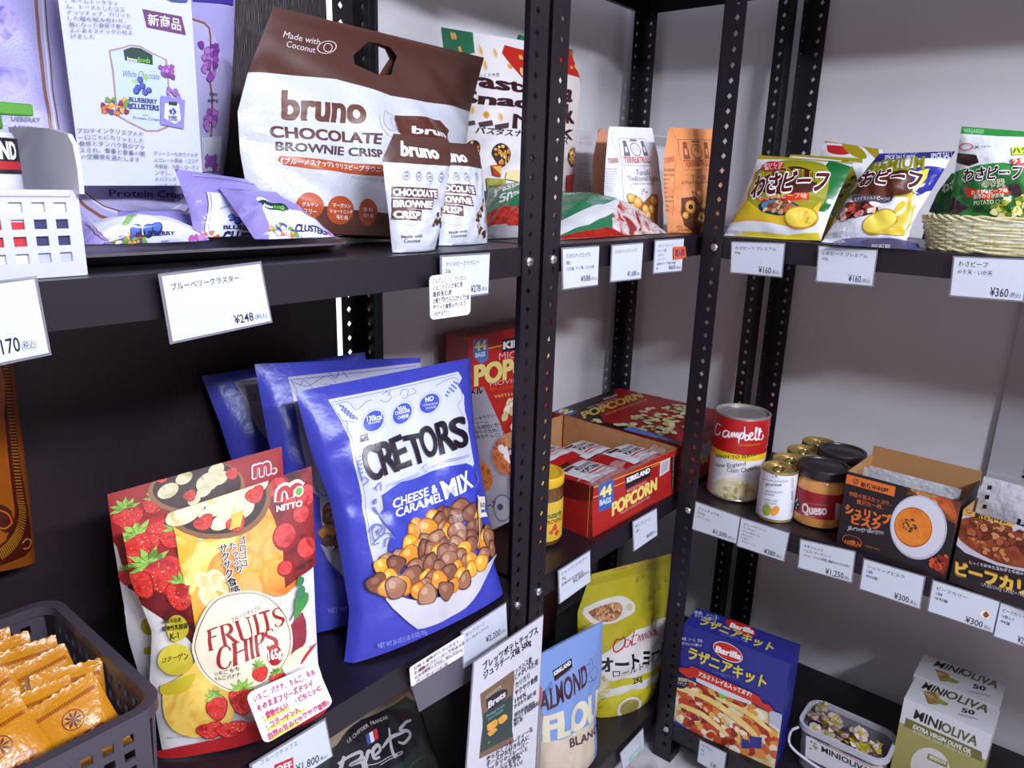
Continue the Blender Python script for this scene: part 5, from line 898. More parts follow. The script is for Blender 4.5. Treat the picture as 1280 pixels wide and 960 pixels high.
# fruit pouches
GFc='fruit chips pouches on the second shelf'
def fruit(nm,label):
    t=bag_thing(nm,'fruit_pouch',label,'snack pouch','#E4E1E2',GFc,rough=.52,bump=(160,.0005)); return t
RED=['#C4181C','#D62A28','#A81216']
def berryp(A,c,rx,ry,an=0,leaf=1,seed=1):
    rs=random.Random(seed); ca,sa=math.cos(an),math.sin(an); tr=lambda u,v:(c[0]+u*ca-v*sa,c[1]+u*sa+v*ca)
    P=[tr(rx*x,ry*y) for x,y in ((0,-1),(.45,-.8),(.85,-.2),(.98,.35),(.75,.8),(.3,.95),(0,.88),(-.3,.95),(-.75,.8),(-.98,.35),(-.85,-.2),(-.45,-.8))]
    A.poly(P,'#8E1014','printed_fruit',smooth=3); A.poly([((p[0]-c[0])*.93+c[0]-.3,(p[1]-c[1])*.93+c[1]+.4) for p in P],('#C8191D','#DE3A34','#A81418',70.),'printed_fruit',smooth=3)
    for i in range(26):
        u,v=rs.uniform(-.8,.8),rs.uniform(-.8,.75)
        if u*u*1.2+v*v<.75: q=tr(rx*u,ry*v); A.circ(q,.35*max(.8,rx/11),'#EDB878','printed_fruit',n=6)
    if leaf:
        q=tr(0,ry*.92)
        for k in range(6):
            a=an+math.pi/2+(-1.35+.54*k)*1.15; A.poly([q,(q[0]+rx*.6*math.cos(a-.25),q[1]+rx*.6*math.sin(a-.25)),(q[0]+rx*.95*math.cos(a),q[1]+rx*.95*math.sin(a)),(q[0]+rx*.5*math.cos(a+.3),q[1]+rx*.5*math.sin(a+.3))],('#6FA83A','#9CCB5A','#4E8428',90.),'printed_leaves')
def serif(A,s,p0,p1,top,col,w=.9):
    """roman capitals with heavy and light strokes and flat serifs"""
    GL={'F':(.62,[('v',.1),('h',1,.1,.58),('h',.53,.1,.45)],[(.1,0),(.1,1)]),'R':(.74,[('v',.1),('b',.1,.5,1),('d',.28,.5,.66,0)],[(.1,0),(.1,1),(.68,0)]),
    'U':(.78,[('v2',.1,.25),('v2t',.66,.25),('cu',.1,.66)],[(.1,1),(.66,1)]),'I':(.34,[('v',.17)],[(.17,0),(.17,1)]),'T':(.66,[('v',.33),('h',1,.02,.64)],[(.33,0)]),
    'S':(.54,[('s',)],[]),'C':(.72,[('c',)],[]),'H':(.8,[('v',.1),('v',.7),('h',.5,.1,.7)],[(.1,0),(.1,1),(.7,0),(.7,1)]),'P':(.62,[('v',.1),('b',.1,.45,1)],[(.1,0),(.1,1)]),' ':(.3,[],[])}
    p0,p1,top=map(np.array,(p0,p1,top)); tot=sum(GL[c][0]+.08 for c in s)-.08; ex=(p1-p0)/tot; ey=top-p0; x=0
    hh=np.linalg.norm(ey); st=.13*hh*w; th=.045*hh*w
    for c in s:
        wd,S,Q=GL[c]; f=lambda u,v:tuple(p0+ex*(x+u)+ey*v)
        for q in S:
            if q[0]=='v': A.line([f(q[1],0),f(q[1],1)],st,col,'lettering')
            elif q[0]=='v2': A.line([f(q[1],.25),f(q[1],1)],st,col,'lettering')
            elif q[0]=='v2t': A.line([f(q[1],.25),f(q[1],1)],th*1.2,col,'lettering')
            elif q[0]=='cu': A.line([f(.1,.3),f(.12,.12),f(.25,.02),f(.42,.0),f(.58,.05),f(.66,.2),f(.66,.3)],[st,st*.9,th*1.6,th*1.2,th,th*1.2],col,'lettering',smooth=4)
            elif q[0]=='h': A.line([f(q[2],q[1]),f(q[3],q[1])],th*1.5,col,'lettering')
            elif q[0]=='b': A.line([f(q[1],1),f(.35,1),f(.52,.93),f(.58,.76),f(.5,.58),f(.34,q[2]),f(q[1],q[2])],[th,th,st,st,st,th,th],col,'lettering',smooth=4)
            elif q[0]=='d': A.line([f(q[1],q[2]),f(q[3],q[4])],st,col,'lettering')
            elif q[0]=='s': A.line([f(.48,.8),f(.4,.96),f(.22,.99),f(.07,.88),f(.08,.7),f(.26,.55),f(.45,.4),f(.5,.22),f(.38,.05),f(.2,.0),f(.06,.08),f(.03,.24)],[th,th,th,st*.8,st,st,st,st*.8,th,th,th*1.5],col,'lettering',smooth=4)
            elif q[0]=='c': A.line([f(.68,.74),f(.6,.92),f(.42,1),f(.2,.92),f(.07,.68),f(.06,.38),f(.2,.1),f(.42,0),f(.6,.06),f(.7,.24)],[th*1.5,th,th,st*.7,st,st,st*.7,th,th,th*1.3],col,'lettering',smooth=4)
        for u,v in Q: A.line([f(u-.12,v),f(u+.12,v)],th,col,'lettering')
        x+=wd+.08
YF='#E3C43A'
for nm,lab in (('fruit_rear','rear fruit chips pouch, mostly hidden behind the front one'),('fruit_front','front red and white fruit chips pouch with strawberries and a round logo')):
    t=fruit(nm,lab); A=Art(nm,t,.52)
    if nm=='fruit_rear':
        A.poly([(-1.3,286),(44.5,275.9),(130.6,278.9),(191.3,281.3),(189.5,255.3),(186,208.8),(48.3,190.5),(1.9,201.4),(-7.4,228.4)],'#9E1418','red_top'); A.poly([(2.2,203.9),(54.9,193.8),(69.3,157.3),(70.8,90.2),(6.9,149.5)],('#5A1414','#A81A1C','#2A1A1C',30.))
        berryp(A,(17.8,235.9),17,15,.2,1,3); berryp(A,(43.5,244.2),13,10,-.2,1,4); A.poly([(180.8,210),(210.9,225.5),(228.4,125.7),(212.5,50.5)],'#7E1418')
        A.ell((90.4,253),(141.2,249.2),(98.1,220.4),'#9A6A44','printed_bowl'); A.ell((90.7,255.3),(137,252.5),(97.6,226.4),'#3A1C20','printed_bowl')
        for q,r in zip([(59.3,258.4),(77.1,268.9),(101.7,257),(115,258.1),(111.7,268.3),(84.9,240.2),(96.4,247.9)],(11,9,13,9,9,7,8)): A.ell(q,(q[0]+r,q[1]+2),(q[0]-1,q[1]+r*.8),('#CFC79A','#E6E0BC','#B8A870',50.),'printed_fruit_chips')
        for q in [(128.6,259.1),(81.2,246),(54.7,276.2)]: berryp(A,q,7,7,.3,0,5)
        A.ell((165.3,256.7),(177.2,256),(168.4,264.6),'#8E2A30'); A.T('m.',(151.6,249),(177.9,249.4),(152.9,261.9),'#D8D0D4',.09); A.T('m.',(152.3,249.2),(177.2,250),(153.5,261.1),'#B01A20',.04)
        A.poly([(3,139.7),(10,114.9),(15.6,73.9),(2.4,-23),(-11.1,-49.8),(-19.1,59.8),(-2,105.7)],'#E2E0E2'); A.ell((20.8,100.9),(28.3,99.3),(22.2,111),'#A8981E'); A.poly([(12,76.8),(23.2,77.5),(20.9,68.3),(10.2,69.7)],'#A8A020'); berryp(A,(8.1,162.8),8,10,0,1,3)
        A.done(); continue
    A.poly([(-3.2,284.9),(42.3,276.7),(46.8,284.7),(134.8,275.6),(192.8,274.8),(192.2,252.3),(141.7,257.6),(56.4,229),(44.2,219.9),(-9.1,242.7)],'#B5181C','red_top')
    A.poly([(-6.8,260),(40.8,261.4),(52.4,189.1),(50.6,129.8),(46.1,108.3),(16.9,141.7),(-1.2,161.5),(-8.9,199.5)],('#3A1418','#7A1A1E','#241418',40.),'dark_field')
    A.poly([(-2.7,246.6),(41.1,246.2),(43.3,210.3),(30.7,197.8),(-1.8,206.4)],'#9E1418','dark_field')
    berryp(A,(15.7,239.7),22,17,.25,1,11); berryp(A,(34.6,255.1),15,9,.1,0,12); berryp(A,(0,221.5),14,14,.2,0,13); berryp(A,(43,236.7),13,12,-.2,1,21)
    berryp(A,(30.2,192.8),25,24,.55,1,14); berryp(A,(7,185.9),14,18,.2,0,15); berryp(A,(40.6,167.6),15,17,-.3,1,16)
    A.poly([(43,265.5),(67.7,228),(98.7,224.5),(128,237.6),(141.6,255.7),(149,205.4),(146.7,154.3),(129.6,162.1),(73.7,158.6),(54.8,129.3),(46.7,130.2),(52.4,189.1)],('#E8A02C','#F0C040','#D98A20',12.),'yellow_field')
    for P in ([(46.1,239.5),(56.4,229),(59,216.4),(50.5,189.4),(47,199.9)],[(65.7,226.3),(75.1,223.8),(81.7,211.2),(52.3,179.6),(48.7,189.7)],[(78.9,222.9),(98.7,224.5),(100.1,217.7),(67.4,186.5),(51.7,168.5),(51.8,177.4)]): A.poly(P,('#EFD04A','#F6E48A','#E0B830',25.),'printed_bananas',smooth=3)
    for q,r in zip([(95.5,189.2),(117.7,195.6),(134.4,183.7),(113,167.2),(136.2,237.5),(126.7,217.7),(142.1,199),(142.1,173)],(24,26,24,20,20,22,18,22)): A.circ(q,r,('#E88A20','#F2A83C','#D87414',18.),'printed_peaches'); A.circ((q[0]-1,q[1]+2),r*.75,('#F09A30','#F6B85A','#E88A22',18.),'printed_peaches')
    A.poly([(104,178.6),(118.7,177.8),(123.5,165.3),(120.5,159),(101.6,162.6)],'#F0B870','printed_peaches',smooth=3)
    for q in [(68,179.4),(80,180.1),(88.6,172.1),(68.2,161.6)]: A.ell(q,(q[0]+10,q[1]-2),(q[0]-2,q[1]+13),'#F2E6B8','printed_bananas'); A.ell((q[0]+.5,q[1]+1),(q[0]+7,q[1]),(q[0],q[1]+9),'#E9D692','printed_bananas')
    A.poly([(134.6,273.7),(142.8,272.9),(192.8,274.8),(190.7,180.4),(171.7,171.3),(147.2,158.5),(149,205.4),(142,230.2),(133.2,254.2)],('#5A1418','#8E1A1E','#3A1216',30.),'dark_field')
    for q,r in zip([(163.2,247.9),(177.2,244.4),(148.1,259.7),(152.7,212.3),(175.4,196.6),(150.7,180.2),(171,229.1)],(15,12,12,14,12,10,10)): A.circ(q,r,'#8E1218','printed_cherries'); A.circ((q[0]-1,q[1]+1),r*.8,('#C8242A','#DE4A48','#A8181E',60.),'printed_cherries')
    A.ell((90.1,263.6),(139.9,261.1),(95.6,223.1),'#8A5A34','printed_bowl'); A.ell((90.3,265.4),(135.6,263.4),(95,228.6),'#2A1418','printed_bowl')
    for q,r in zip([(55.7,262.7),(71.5,270.7),(63.4,264.4),(77.8,254.7),(91.8,260.9),(102.2,268.1),(113.3,258.1),(110.6,248.6),(126.1,268.4),(100.4,245.3),(90.2,241.8)],(17,11,12,9,16,12,15,12,12,14,11)): A.ell(q,(q[0]+r,q[1]+3),(q[0]-2,q[1]+r*.72),('#E4E0A4','#F2EFC8','#CFC070',60.),'printed_fruit_chips')
    for q in [(73.2,246),(124.5,259.7),(103.6,235.9)]: berryp(A,q,10,9,.3,0,9)
    A.poly([(100.5,247.4),(112.5,248),(107.3,232.8),(97.2,231.3)],('#D9B83A','#EED86A',60.),'printed_fruit_chips')
    A.ell((155,253),(160.2,251.6),(155.6,263.3),'#E6DCE0') if 0 else None
    A.line([(146.8,246.5),(148.9,256.6),(155.3,258.6),(159.3,253.7),(160,246.9)],[9,9,9],'#E8E4EA',smooth=4); A.line([(159,249),(160.4,256.3),(166.9,258.3),(172.1,254.1)],[9,9,9],'#E8E4EA',smooth=4); A.line([(146.8,246.9),(149.3,255.9),(155.3,257.7),(158.8,253.3),(160,247.3)],[5,5,5],'#B5181C',smooth=4); A.line([(160.1,248.8),(161.4,255.1),(166.9,257.2),(171.4,254.3)],[5,5,5],'#B5181C',smooth=4); A.circ((168.7,251.2),5,'#E8E4EA'); A.circ((168.7,251.2),3.6,'#6FA83A')
    A.T('NITTO',(144.6,237.7),(171.4,236.9),(144.9,243.1),'#F0EEF2',.05)
    for s_,P in (('ゴロゴロ',[(103.5,222.2),(103.8,190.9)]),('たっぷり',[(93.2,218.3),(98.9,185.3)]),('サクサク食感。',[(84.3,218.3),(91.8,155.5)])):
        a,b=np.array(P[0]),np.array(P[1]); n=len(s_); d=(b-a)/n; 
        for i,ch in enumerate(s_):
            o=a+d*(i+1); w=np.array([-d[1],d[0]])*.98; w=w if w[0]>0 else -w; A.T(ch,o,o+w,o-d*.92,'#F2EEE8',.11,res=1,em=1.); A.T(ch,o,o+w,o-d*.92,'#1E1A20',.03,res=1,em=1.)
    A.poly([(-4.6,138),(12.7,123.3),(53.2,174.9),(69.6,168),(54.2,120.4),(46.7,77.3),(18,88),(5.4,100.9)],'#E6E3E4','white_field') if 0 else None
    A.poly([(16.1,69.7),(34.3,83.1),(54.5,99.3),(78.2,60.8),(78.3,30.7),(46.8,16.8),(22.8,24.5),(13.4,41.6)],('#E0B040','#EAC860','#D8A030',30.),'printed_mango',smooth=3); A.poly([(14.3,71.9),(34.4,80.8),(46.5,84.1),(39.6,65.6),(14.9,62.4)],'#C8B428','printed_bananas',smooth=3)
    A.ell((30.9,133.6),(42,132.9),(35.1,149.5),('#D8C83A','#A8981E',20.),'gold_seal'); A.ell((27.8,99.7),(44.6,99.1),(27.4,116),('#E0D048','#B8A41E',20.),'gold_seal'); A.T('コラーゲン',(15.3,96),(41.1,98.7),(15.1,102.1),'#3A3414',.03,res=1); A.T('K-1',(21,120.4),(30.3,122.3),(21.3,128),'#3A3414',.05,res=1); A.T('国産米由来',(18.8,141.6),(37.3,142.6),(20.2,146.3),'#3A3414',.03,res=1); A.T('植物性乳酸菌',(15,131.8),(41.8,136),(16.6,137.4),'#3A3414',.04,res=1)
    A.poly([(143.1,117.1),(170.2,148.9),(153.2,126.2),(146.4,83.5),(156.6,94.4),(173.4,81.1),(179.1,47.9),(153.7,53.1),(136.1,68)],('#E6E3E6','#D8D0D4',20.),'white_field'); A.poly([(147.9,118.4),(163.1,128.7),(164.1,97),(141.7,84.8)],'#8E2A3A','printed_apple',smooth=3); A.ell((152.4,82.1),(163.9,92.5),(141.7,84.8),'#EDE6C0','printed_apple'); A.ell((166,83),(174,92.1),(160.7,80.2),'#B8242A','printed_apple'); A.poly([(155.1,145.9),(170.2,148.9),(166.3,134.3),(153,124)],'#3A8A3E','printed_leaves',smooth=3); A.ell((163.1,163.6),(167.6,164.9),(163.6,170.6),'#2A7A4A'); A.ell((162.4,149.6),(167.5,151.7),(163.2,157),'#2A7A4A')
    A.ell((96.8,111.4),(148.4,117.2),(103.5,56.2),'#E9E2C8','round_logo',n=48); A.ell((96.8,111.4),(145.9,116.5),(103.3,58.5),'#8E2A34','round_logo',n=48,ring=.018); 
    A.T('フルーツチップス',(85.5,134),(116.5,141.4),(85.4,137.8),'#8E1A22',.03,res=1)
    serif(A,'FRUITS',(60.6,107.1),(140.9,120.7),(58.4,128.4),'#9E1A22',1.25); serif(A,'CHIPS',(70.9,85.2),(132,96.9),(67.9,108.5),'#9E1A22',1.25)
    A.T('いちご もも',(68.4,78.6),(91.2,83),(67.7,83.2),'#5A4A3A',.02,res=1); A.T('りんご バナナ',(68.2,72.6),(92.2,77.2),(67.7,76.9),'#5A4A3A',.02,res=1)
    A.ell((128.1,91.1),(135.1,92.4),(129.9,81),'#B01A20'); A.T('165g',(122,88.3),(134.6,89.4),(121.5,96.6),'#F4EEEE',.05)
    berryp(A,(112.3,74.2),9,10,.2,1,31); berryp(A,(91.4,47.5),15,15,-.1,1,32); berryp(A,(65.4,45),11,12,.2,1,33); berryp(A,(130.1,65.1),9,7,.1,1,36)
    A.poly([(-5.7,6.5),(22.7,11.4),(52.7,13.5),(76.7,16),(95.4,26.1),(136.8,28.8),(186.7,5.9),(179.1,-53.7),(-8.2,-10.9)],'#A81A20','red_foot'); berryp(A,(56.3,24.6),14,10,.1,0,34); berryp(A,(77.4,22.2),16,9,0,0,35)
    A.T('※写真はイメージです。',(12.9,20.9),(34.8,20.9),(13.3,23.4),'#5A4A4A',0,res=1)
    A.done()
note('note_fruit','rounded card handwritten in pink with yellow highlighter on the fruit pouch',[('いちご.バナナ.りんご.もも',.88,0,0),('そのままフリーズドライ',.8,0,0),('・食物せんい ・ビタミンC',.86,0,(.1,.45)),('・コラーゲン入',.5,0,(.1,.62)),('自然の甘みとサクサク食感!',.92,0,(.08,.5))],['#D8286A','#C8285A'],b=.03)
t,A=card_thing('card_1800','price_card','white fruit chips price card with a red box at the bottom edge',group=GC)
A.T('フルーツチップス',(10.2,47.6),(57.3,44.1),(9.8,54.1),'#3A3840',.0,res=1); A.poly([(25.2,37.5),(49.5,32.4),(45.5,4.2),(22.4,10)],'#C8202A'); A.T('OFF',(27.1,23.7),(46.4,19.1),(27.2,33.4),'#F2E8EA',.04); A.T('¥1,800',(49,9),(79,3.6),(50.5,20),'#24222C',.015); A.T('(税込)',(80,4.4),(90.9,2.7),(80.4,9.3),'#3A3840',0,res=1); A.done()
# corn bags
GCr='blue corn mix bags on the second shelf'
def cret(nm,label): return bag_thing(nm,'popcorn_bag',label,'snack bag','#3E44B4',GCr,rough=.34,bump=(70,.0009))
NUT=['#9C6A50','#8A5842','#A97A5E','#7E4E3C','#D98E2E','#E8A838']; NUD={'#9C6A50':'#5A3428','#8A5842':'#4E2C22','#A97A5E':'#64402F','#7E4E3C':'#44261E','#D98E2E':'#A0561A','#E8A838':'#B06A1C'}
def nuts(A,region,n,size,seed):
    A.blobs(region,n,size,NUT,'printed_popcorn',dark=[NUD[c] for c in NUT],hi=['#B88A70','#A8745C','#C49A80','#9A6A54','#F0B860','#F6CC70'],seed=seed)
cret('cret_back','rearmost blue corn mix bag in the shadow at the back'); 
D_=D['cret_back']; t=bpy.data.objects['popcorn_bag']; A=Art('cret_back',t,.35)
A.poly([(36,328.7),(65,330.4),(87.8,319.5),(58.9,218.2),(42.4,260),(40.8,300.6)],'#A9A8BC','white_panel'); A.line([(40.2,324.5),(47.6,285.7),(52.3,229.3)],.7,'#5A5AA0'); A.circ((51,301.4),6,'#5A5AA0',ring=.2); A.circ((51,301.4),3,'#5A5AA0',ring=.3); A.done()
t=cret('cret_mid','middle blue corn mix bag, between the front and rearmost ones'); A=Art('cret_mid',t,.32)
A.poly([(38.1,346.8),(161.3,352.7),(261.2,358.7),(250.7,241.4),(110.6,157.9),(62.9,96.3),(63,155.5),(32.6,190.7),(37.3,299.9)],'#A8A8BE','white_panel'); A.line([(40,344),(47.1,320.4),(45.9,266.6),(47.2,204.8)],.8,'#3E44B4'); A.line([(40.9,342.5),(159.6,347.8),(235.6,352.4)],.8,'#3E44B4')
A.line([(41.5,339.8),(61,332.8),(89.6,344.9),(100.2,332.6),(83.5,333.9)],.8,'#4A50B0',smooth=4); A.line([(50.4,333.7),(57.9,341.3),(67.6,326.8)],.8,'#4A50B0',smooth=4); A.line([(94.2,350.4),(102.8,341.1),(112.3,352.3),(120.2,340)],1.2,'#4A50B0',smooth=4)
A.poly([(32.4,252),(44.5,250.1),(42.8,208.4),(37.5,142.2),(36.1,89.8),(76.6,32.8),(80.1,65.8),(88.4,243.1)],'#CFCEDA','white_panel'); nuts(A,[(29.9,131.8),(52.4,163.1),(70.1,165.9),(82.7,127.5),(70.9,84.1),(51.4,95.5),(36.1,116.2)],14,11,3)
A.poly([(28.5,114.3),(36.5,107.3),(56.3,90.2),(74.8,72.5),(71.9,45.2),(51.1,65.8),(33.3,90.3)],'#B9B5C0','white_bowl'); A.line([(38.9,195.2),(46.5,182.2),(65.3,195.6),(58,202.7),(50.1,195.9),(57.2,188.6)],1.2,'#5A60B8',smooth=4); A.T('NET WT 26 OZ',(26.1,22),(72.4,16.8),(25.7,28.1),'#8A8EDA',.02); A.done()
t=cret('cret_front','front blue cheese and caramel corn bag, largest on the second shelf'); A=Art('cret_front',t,.34,bump=(70,.0009))
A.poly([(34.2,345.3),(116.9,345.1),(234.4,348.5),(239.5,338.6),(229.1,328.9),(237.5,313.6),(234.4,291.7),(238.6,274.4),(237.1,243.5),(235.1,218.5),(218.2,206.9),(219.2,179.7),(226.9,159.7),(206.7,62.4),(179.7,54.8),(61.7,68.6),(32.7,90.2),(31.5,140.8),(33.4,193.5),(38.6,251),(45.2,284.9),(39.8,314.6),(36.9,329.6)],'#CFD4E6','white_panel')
A.line([(36.7,341.2),(38.4,326.4),(48.4,287.1),(41.9,250.4),(37.6,192.8),(34,140.3)],.7,'#5A62B8'); A.line([(39.1,340.7),(115.6,341.7),(229.7,345.2)],.7,'#5A62B8')
for P in ([(41.9,337.2),(57.4,336.8),(63.9,324),(80.4,332.1),(89.3,333.2)],[(40.8,325.9),(42.2,314.1),(56.5,308.3)],[(105.7,338.7),(114.9,339.8),(116.3,330.9),(107.5,326.8),(100.1,331.1)],[(113,334.4),(118.7,341.9),(108.8,339.5)],[(130.4,332.6),(135.7,338.7),(144.6,337.1),(137.9,326.9),(132,328)],[(141.7,329.1),(155.7,332.3),(151.5,338.8)],[(190,335),(209.7,340.4),(228.2,340.3),(231.7,331.3)],[(232.9,328.3),(232.7,311.5),(222,301.9),(229.7,284)],[(39,303.3),(45,296.3),(47.1,313.1)]): A.line(P,1.,'#7A82C4','flourish',smooth=4)
for c0,sg in (((285,300),1),((805,175),-1)):
    pass
for i,q in enumerate([(46.5,333.9),(48.8,330),(51.2,326),(53.6,322),(56.2,318.1),(58.7,314.1),(46.5,327.6),(48.9,323.6),(51.3,319.7),(53.8,315.7),(223,335.4),(217.3,331.8),(211.6,328.1),(206.4,323.9),(202.2,320),(226.9,332.6),(221,328.4),(215.2,324.8)]): A.circ(q,1.7,'#6A74C0','flourish',n=8); A.circ((q[0]+2.6,q[1]-1.8),1.7,'#6A74C0','flourish',n=8)
for c,a,b in zip([(82.3,304.6),(125.9,307),(171.5,313.2)],[(96.1,304),(140.1,307.3),(187.5,313.4)],[(88.2,318),(130.8,320.3),(175.9,325.4)]):
    n=44; c=np.array(c); u=np.array(a)-c; v=np.array(b)-c
    A.ell(c,a,b,'#3C50BE','round_badge',n=36)
    for k in range(n): th=2*math.pi*k/n; q=c+(u*math.cos(th)+v*math.sin(th))*1.2; A.circ(q,.45,'#2A3490','round_badge',n=6)
A.T('130kcal',(72.2,304.6),(93,304.6),(73.9,311.9),'#E6EAF8',.03); A.T('PER SERVING',(72.7,300.5),(89.6,300.7),(73,303.3),'#E6EAF8',.02)
A.T('REAL',(119.6,311.8),(133.2,311.3),(120.3,316.5),'#E6EAF8',.03); A.T('CHEDDAR',(113.5,306.4),(136.5,306.8),(114.1,310.8),'#E6EAF8',.03); A.T('CHEESE',(115.3,299.9),(132.7,300.2),(116.2,304.2),'#E6EAF8',.03)
A.T('NO',(164,315.3),(177.7,315.8),(165.3,321.6),'#E6EAF8',.04); A.T('ARTIFICIAL FLAVORS',(158.5,310.6),(183.2,310.1),(158.9,313),'#E6EAF8',.01); A.T('OR COLORS',(161,305.9),(178.7,305.8),(161.5,308.4),'#E6EAF8',.01)
A.T('G.H.',(56.6,279.1),(67.1,280),(59.3,288.4),'#1A1420',.03)
K='#1E1622'
cx=[(55.7,267.7),(90.4,268.6),(94,273.1),(117.1,273.5),(122.4,273.7),(137.5,275.7),(136.8,270.6),(169.4,274.8),(178.7,272.2),(201.1,278.3),(200.1,268.8),(229.6,278.4)]
base=[(53.7,225.4),(66.9,224.7)] ; 
for ch,q in (('C',((432,634),(468,622),(378,476))),('R',((478,612),(520,590),(445,452))),('E',((545,582),(607,565),(505,440))),('T',((618,562),(655,554),(590,412))) ,('O',((692,528),(742,512),(648,392))),('R',((770,508),(822,484),(742,360))),('S',((850,482),(884,470),(822,332)))): pass
for ch,q in zip('CRETORS',(
 [(48,224.9),(67.9,227.5),(52.3,270.6)],[(71.9,229.1),(95.4,231.9),(73.3,272.7)],[(94.2,233.3),(113.3,236.4),(93.9,275.2)],[(113.3,236.4),(141.4,237.1),(116.4,274.8)],[(140.5,241.5),(165.9,243.6),(140.7,281.9)],[(168.5,242.1),(195.4,245.2),(172.3,284)],[(196.6,246.2),(225.5,246.9),(198.7,285.4)])):
    a,b,c=map(np.array,q)
    A.T(ch,a,b,c,K,.03,res=5)
A.line([(67.2,214.2),(93.9,217.7),(122.2,224.6)],.6,'#6A72BC'); A.line([(67,211.8),(93.8,215.4),(122.4,222.3)],.6,'#6A72BC'); A.line([(148.3,228.3),(177.1,232.9),(225.5,233.4)],.6,'#6A72BC'); A.line([(147.6,226.1),(176.3,230.7),(224.9,231.2)],.6,'#6A72BC'); A.line([(128.9,229.2),(136.9,233),(141.9,227.6),(134.5,222.5),(128.9,229.2)],.7,'#6A72BC')
A.poly([(60.1,202.6),(93.1,214.9),(142,221.3),(174,224.4),(212.6,222.9),(226.2,216.9),(221,209.3),(226.1,196.8),(215.9,162.1),(211.6,120.2),(205.8,53.2),(47.2,82.2),(54.6,136.8),(61.6,152),(54.2,163.9),(51.6,174.7),(60.1,184.1)],'#3C46B8','blue_field')
for P in ([(52,213.3),(61.1,220.5),(59.4,209)],[(54,210),(52.7,216.1)],[(49.3,199.3),(51.2,193.5),(47.5,194.1),(49.3,199.3)],[(45.9,188.9),(49.8,180.2),(52.8,174.6)],[(33.4,156.4),(42.8,165.5),(51.3,161.6),(47.5,154.2),(43.4,157.5)],[(35.2,140.1),(46.5,149),(56.7,152.8),(63.1,143.6)],[(44.9,255.7),(41.5,238.7),(41.6,226.9)],[(44.3,232.3),(47.3,225.9),(41.3,221)],[(231.7,207.7),(233.1,195.7),(221.8,185.4)]): A.line(P,1.3,'#6A78C4','flourish',smooth=4)
for q in [(49.6,260.7),(48,255.1),(46.6,249.5),(44.9,243.4),(44.2,238.2),(48.2,187.2),(50.2,182.3),(51.7,177.9)]: A.circ(q,1.2,'#6A78C4','flourish',n=8)
A.T('CHEESE &',(70.1,182.1),(147.7,191.8),(71.9,193.6),'#EDF1FB',.03); A.T('CARAMEL',(71.5,168.9),(154,179.1),(72.9,180.5),'#EDF1FB',.03)
A.T('MIX',(160.8,180.8),(215.8,187.9),(155.8,204.9),'#EDF1FB',.04)
for P in ([(38.6,144.9),(38.8,158.2),(47.4,164.8),(54.1,158.6),(49.1,149.9),(44.1,154.7),(47.4,159.5)],[(49.4,135),(53.1,145.3),(60.8,146.7)],[(48.4,188.5),(52.8,174.6),(56.9,164.8)],[(54.5,169.1),(63.9,170.3),(63.8,178.2)],[(37.6,139.7),(44.1,141.3)],[(51.8,198.9),(47.5,194.1)]): A.line(P,1.5,'#6A78C4','flourish',smooth=4)
A.poly([(67.8,172.2),(66.1,159.3),(57.7,141.8),(60.3,124.7),(46.9,116.4),(33.9,108.6),(35.5,129.4),(46.5,196.9)],'#D6DAEE','white_panel') if 0 else None
A.poly([(35.3,87.1),(53.1,70.6),(86.3,54.3),(124.3,50.1),(168,55),(202.7,69.4),(268.9,75.6),(242.6,69.8),(216.3,53),(179.1,25.3),(153.6,15.5),(95.6,15.8),(80.2,23.5),(47.6,53.9),(38.5,73.7)],('#C6C4CE','#D2D0DA',20.),'white_bowl',smooth=2)
nuts(A,[(28.5,93.9),(34.3,111.1),(53.4,123.3),(77,135.3),(112.3,158.2),(133.8,163.1),(166.9,156),(181.1,165.4),(203.6,158.6),(226,128.9),(239.4,113.3),(240.4,91.8),(202.9,72.3),(164.5,59),(124.9,54.2),(93,58),(53.7,73),(36.9,84.2)],72,14,7)
A.poly([(215.8,172.8),(237.8,170),(237.4,137.2),(208.2,141)],'#E9E2D0','sticker'); A.T('SHO',(220.6,156.4),(237.3,154.3),(220.2,163.6),'#22242E',.04); A.T('MI',(221.7,145.3),(235.6,143.4),(225.7,152.1),'#3A4AA0',.05); A.quad(*[(214.6,174.6),(218.3,173.8),(200,102.3),(198.7,102.5)],'#D8C8A0')
A.T('NET WT 26 OZ (1 LB 10 OZ) 737g',(32.2,13),(99.4,8.5),(30.4,19),'#8A90DC',.02); A.done()
t,A=card_thing('card_2200','price_card','white cheese caramel corn price card reading 2,200 left of the double post',group=GC); price(A,['ポップコーン','チーズ&キャラメル'],'¥2,200',pos=(.50,.30,.84,.46),wch=.07,step=.16,top=.98)
note('note_popcorn','long handwritten card with red underlining beside the 2,200 price card',[('甘味と塩味がバランスよく',.85,0,0),('2種類のフレーバーでやみつき',.95,'#B83A3A',0),('になる美味しさです。ポップコーン',.9,'#B83A3A',0),('パーティーにも',.6,'#B83A3A',0)],['#2A2228','#7A2A32'],b=.02)
c=np.array(D['clear_card']['c']); t=thing('card_holder','empty grey translucent card holder hanging below the handwritten corn card','holder',c.min(0)); s_=quad_surf(c); N=s_.N[0,0]; mk('clear_sleeve',np.concatenate([c,c-N*.001]),[(0,1,3,2),(4,6,7,5),(0,4,5,1),(1,5,7,3),(3,7,6,2),(2,6,4,0)],mat('#6A6470',.25,alpha=.9),parent=t)
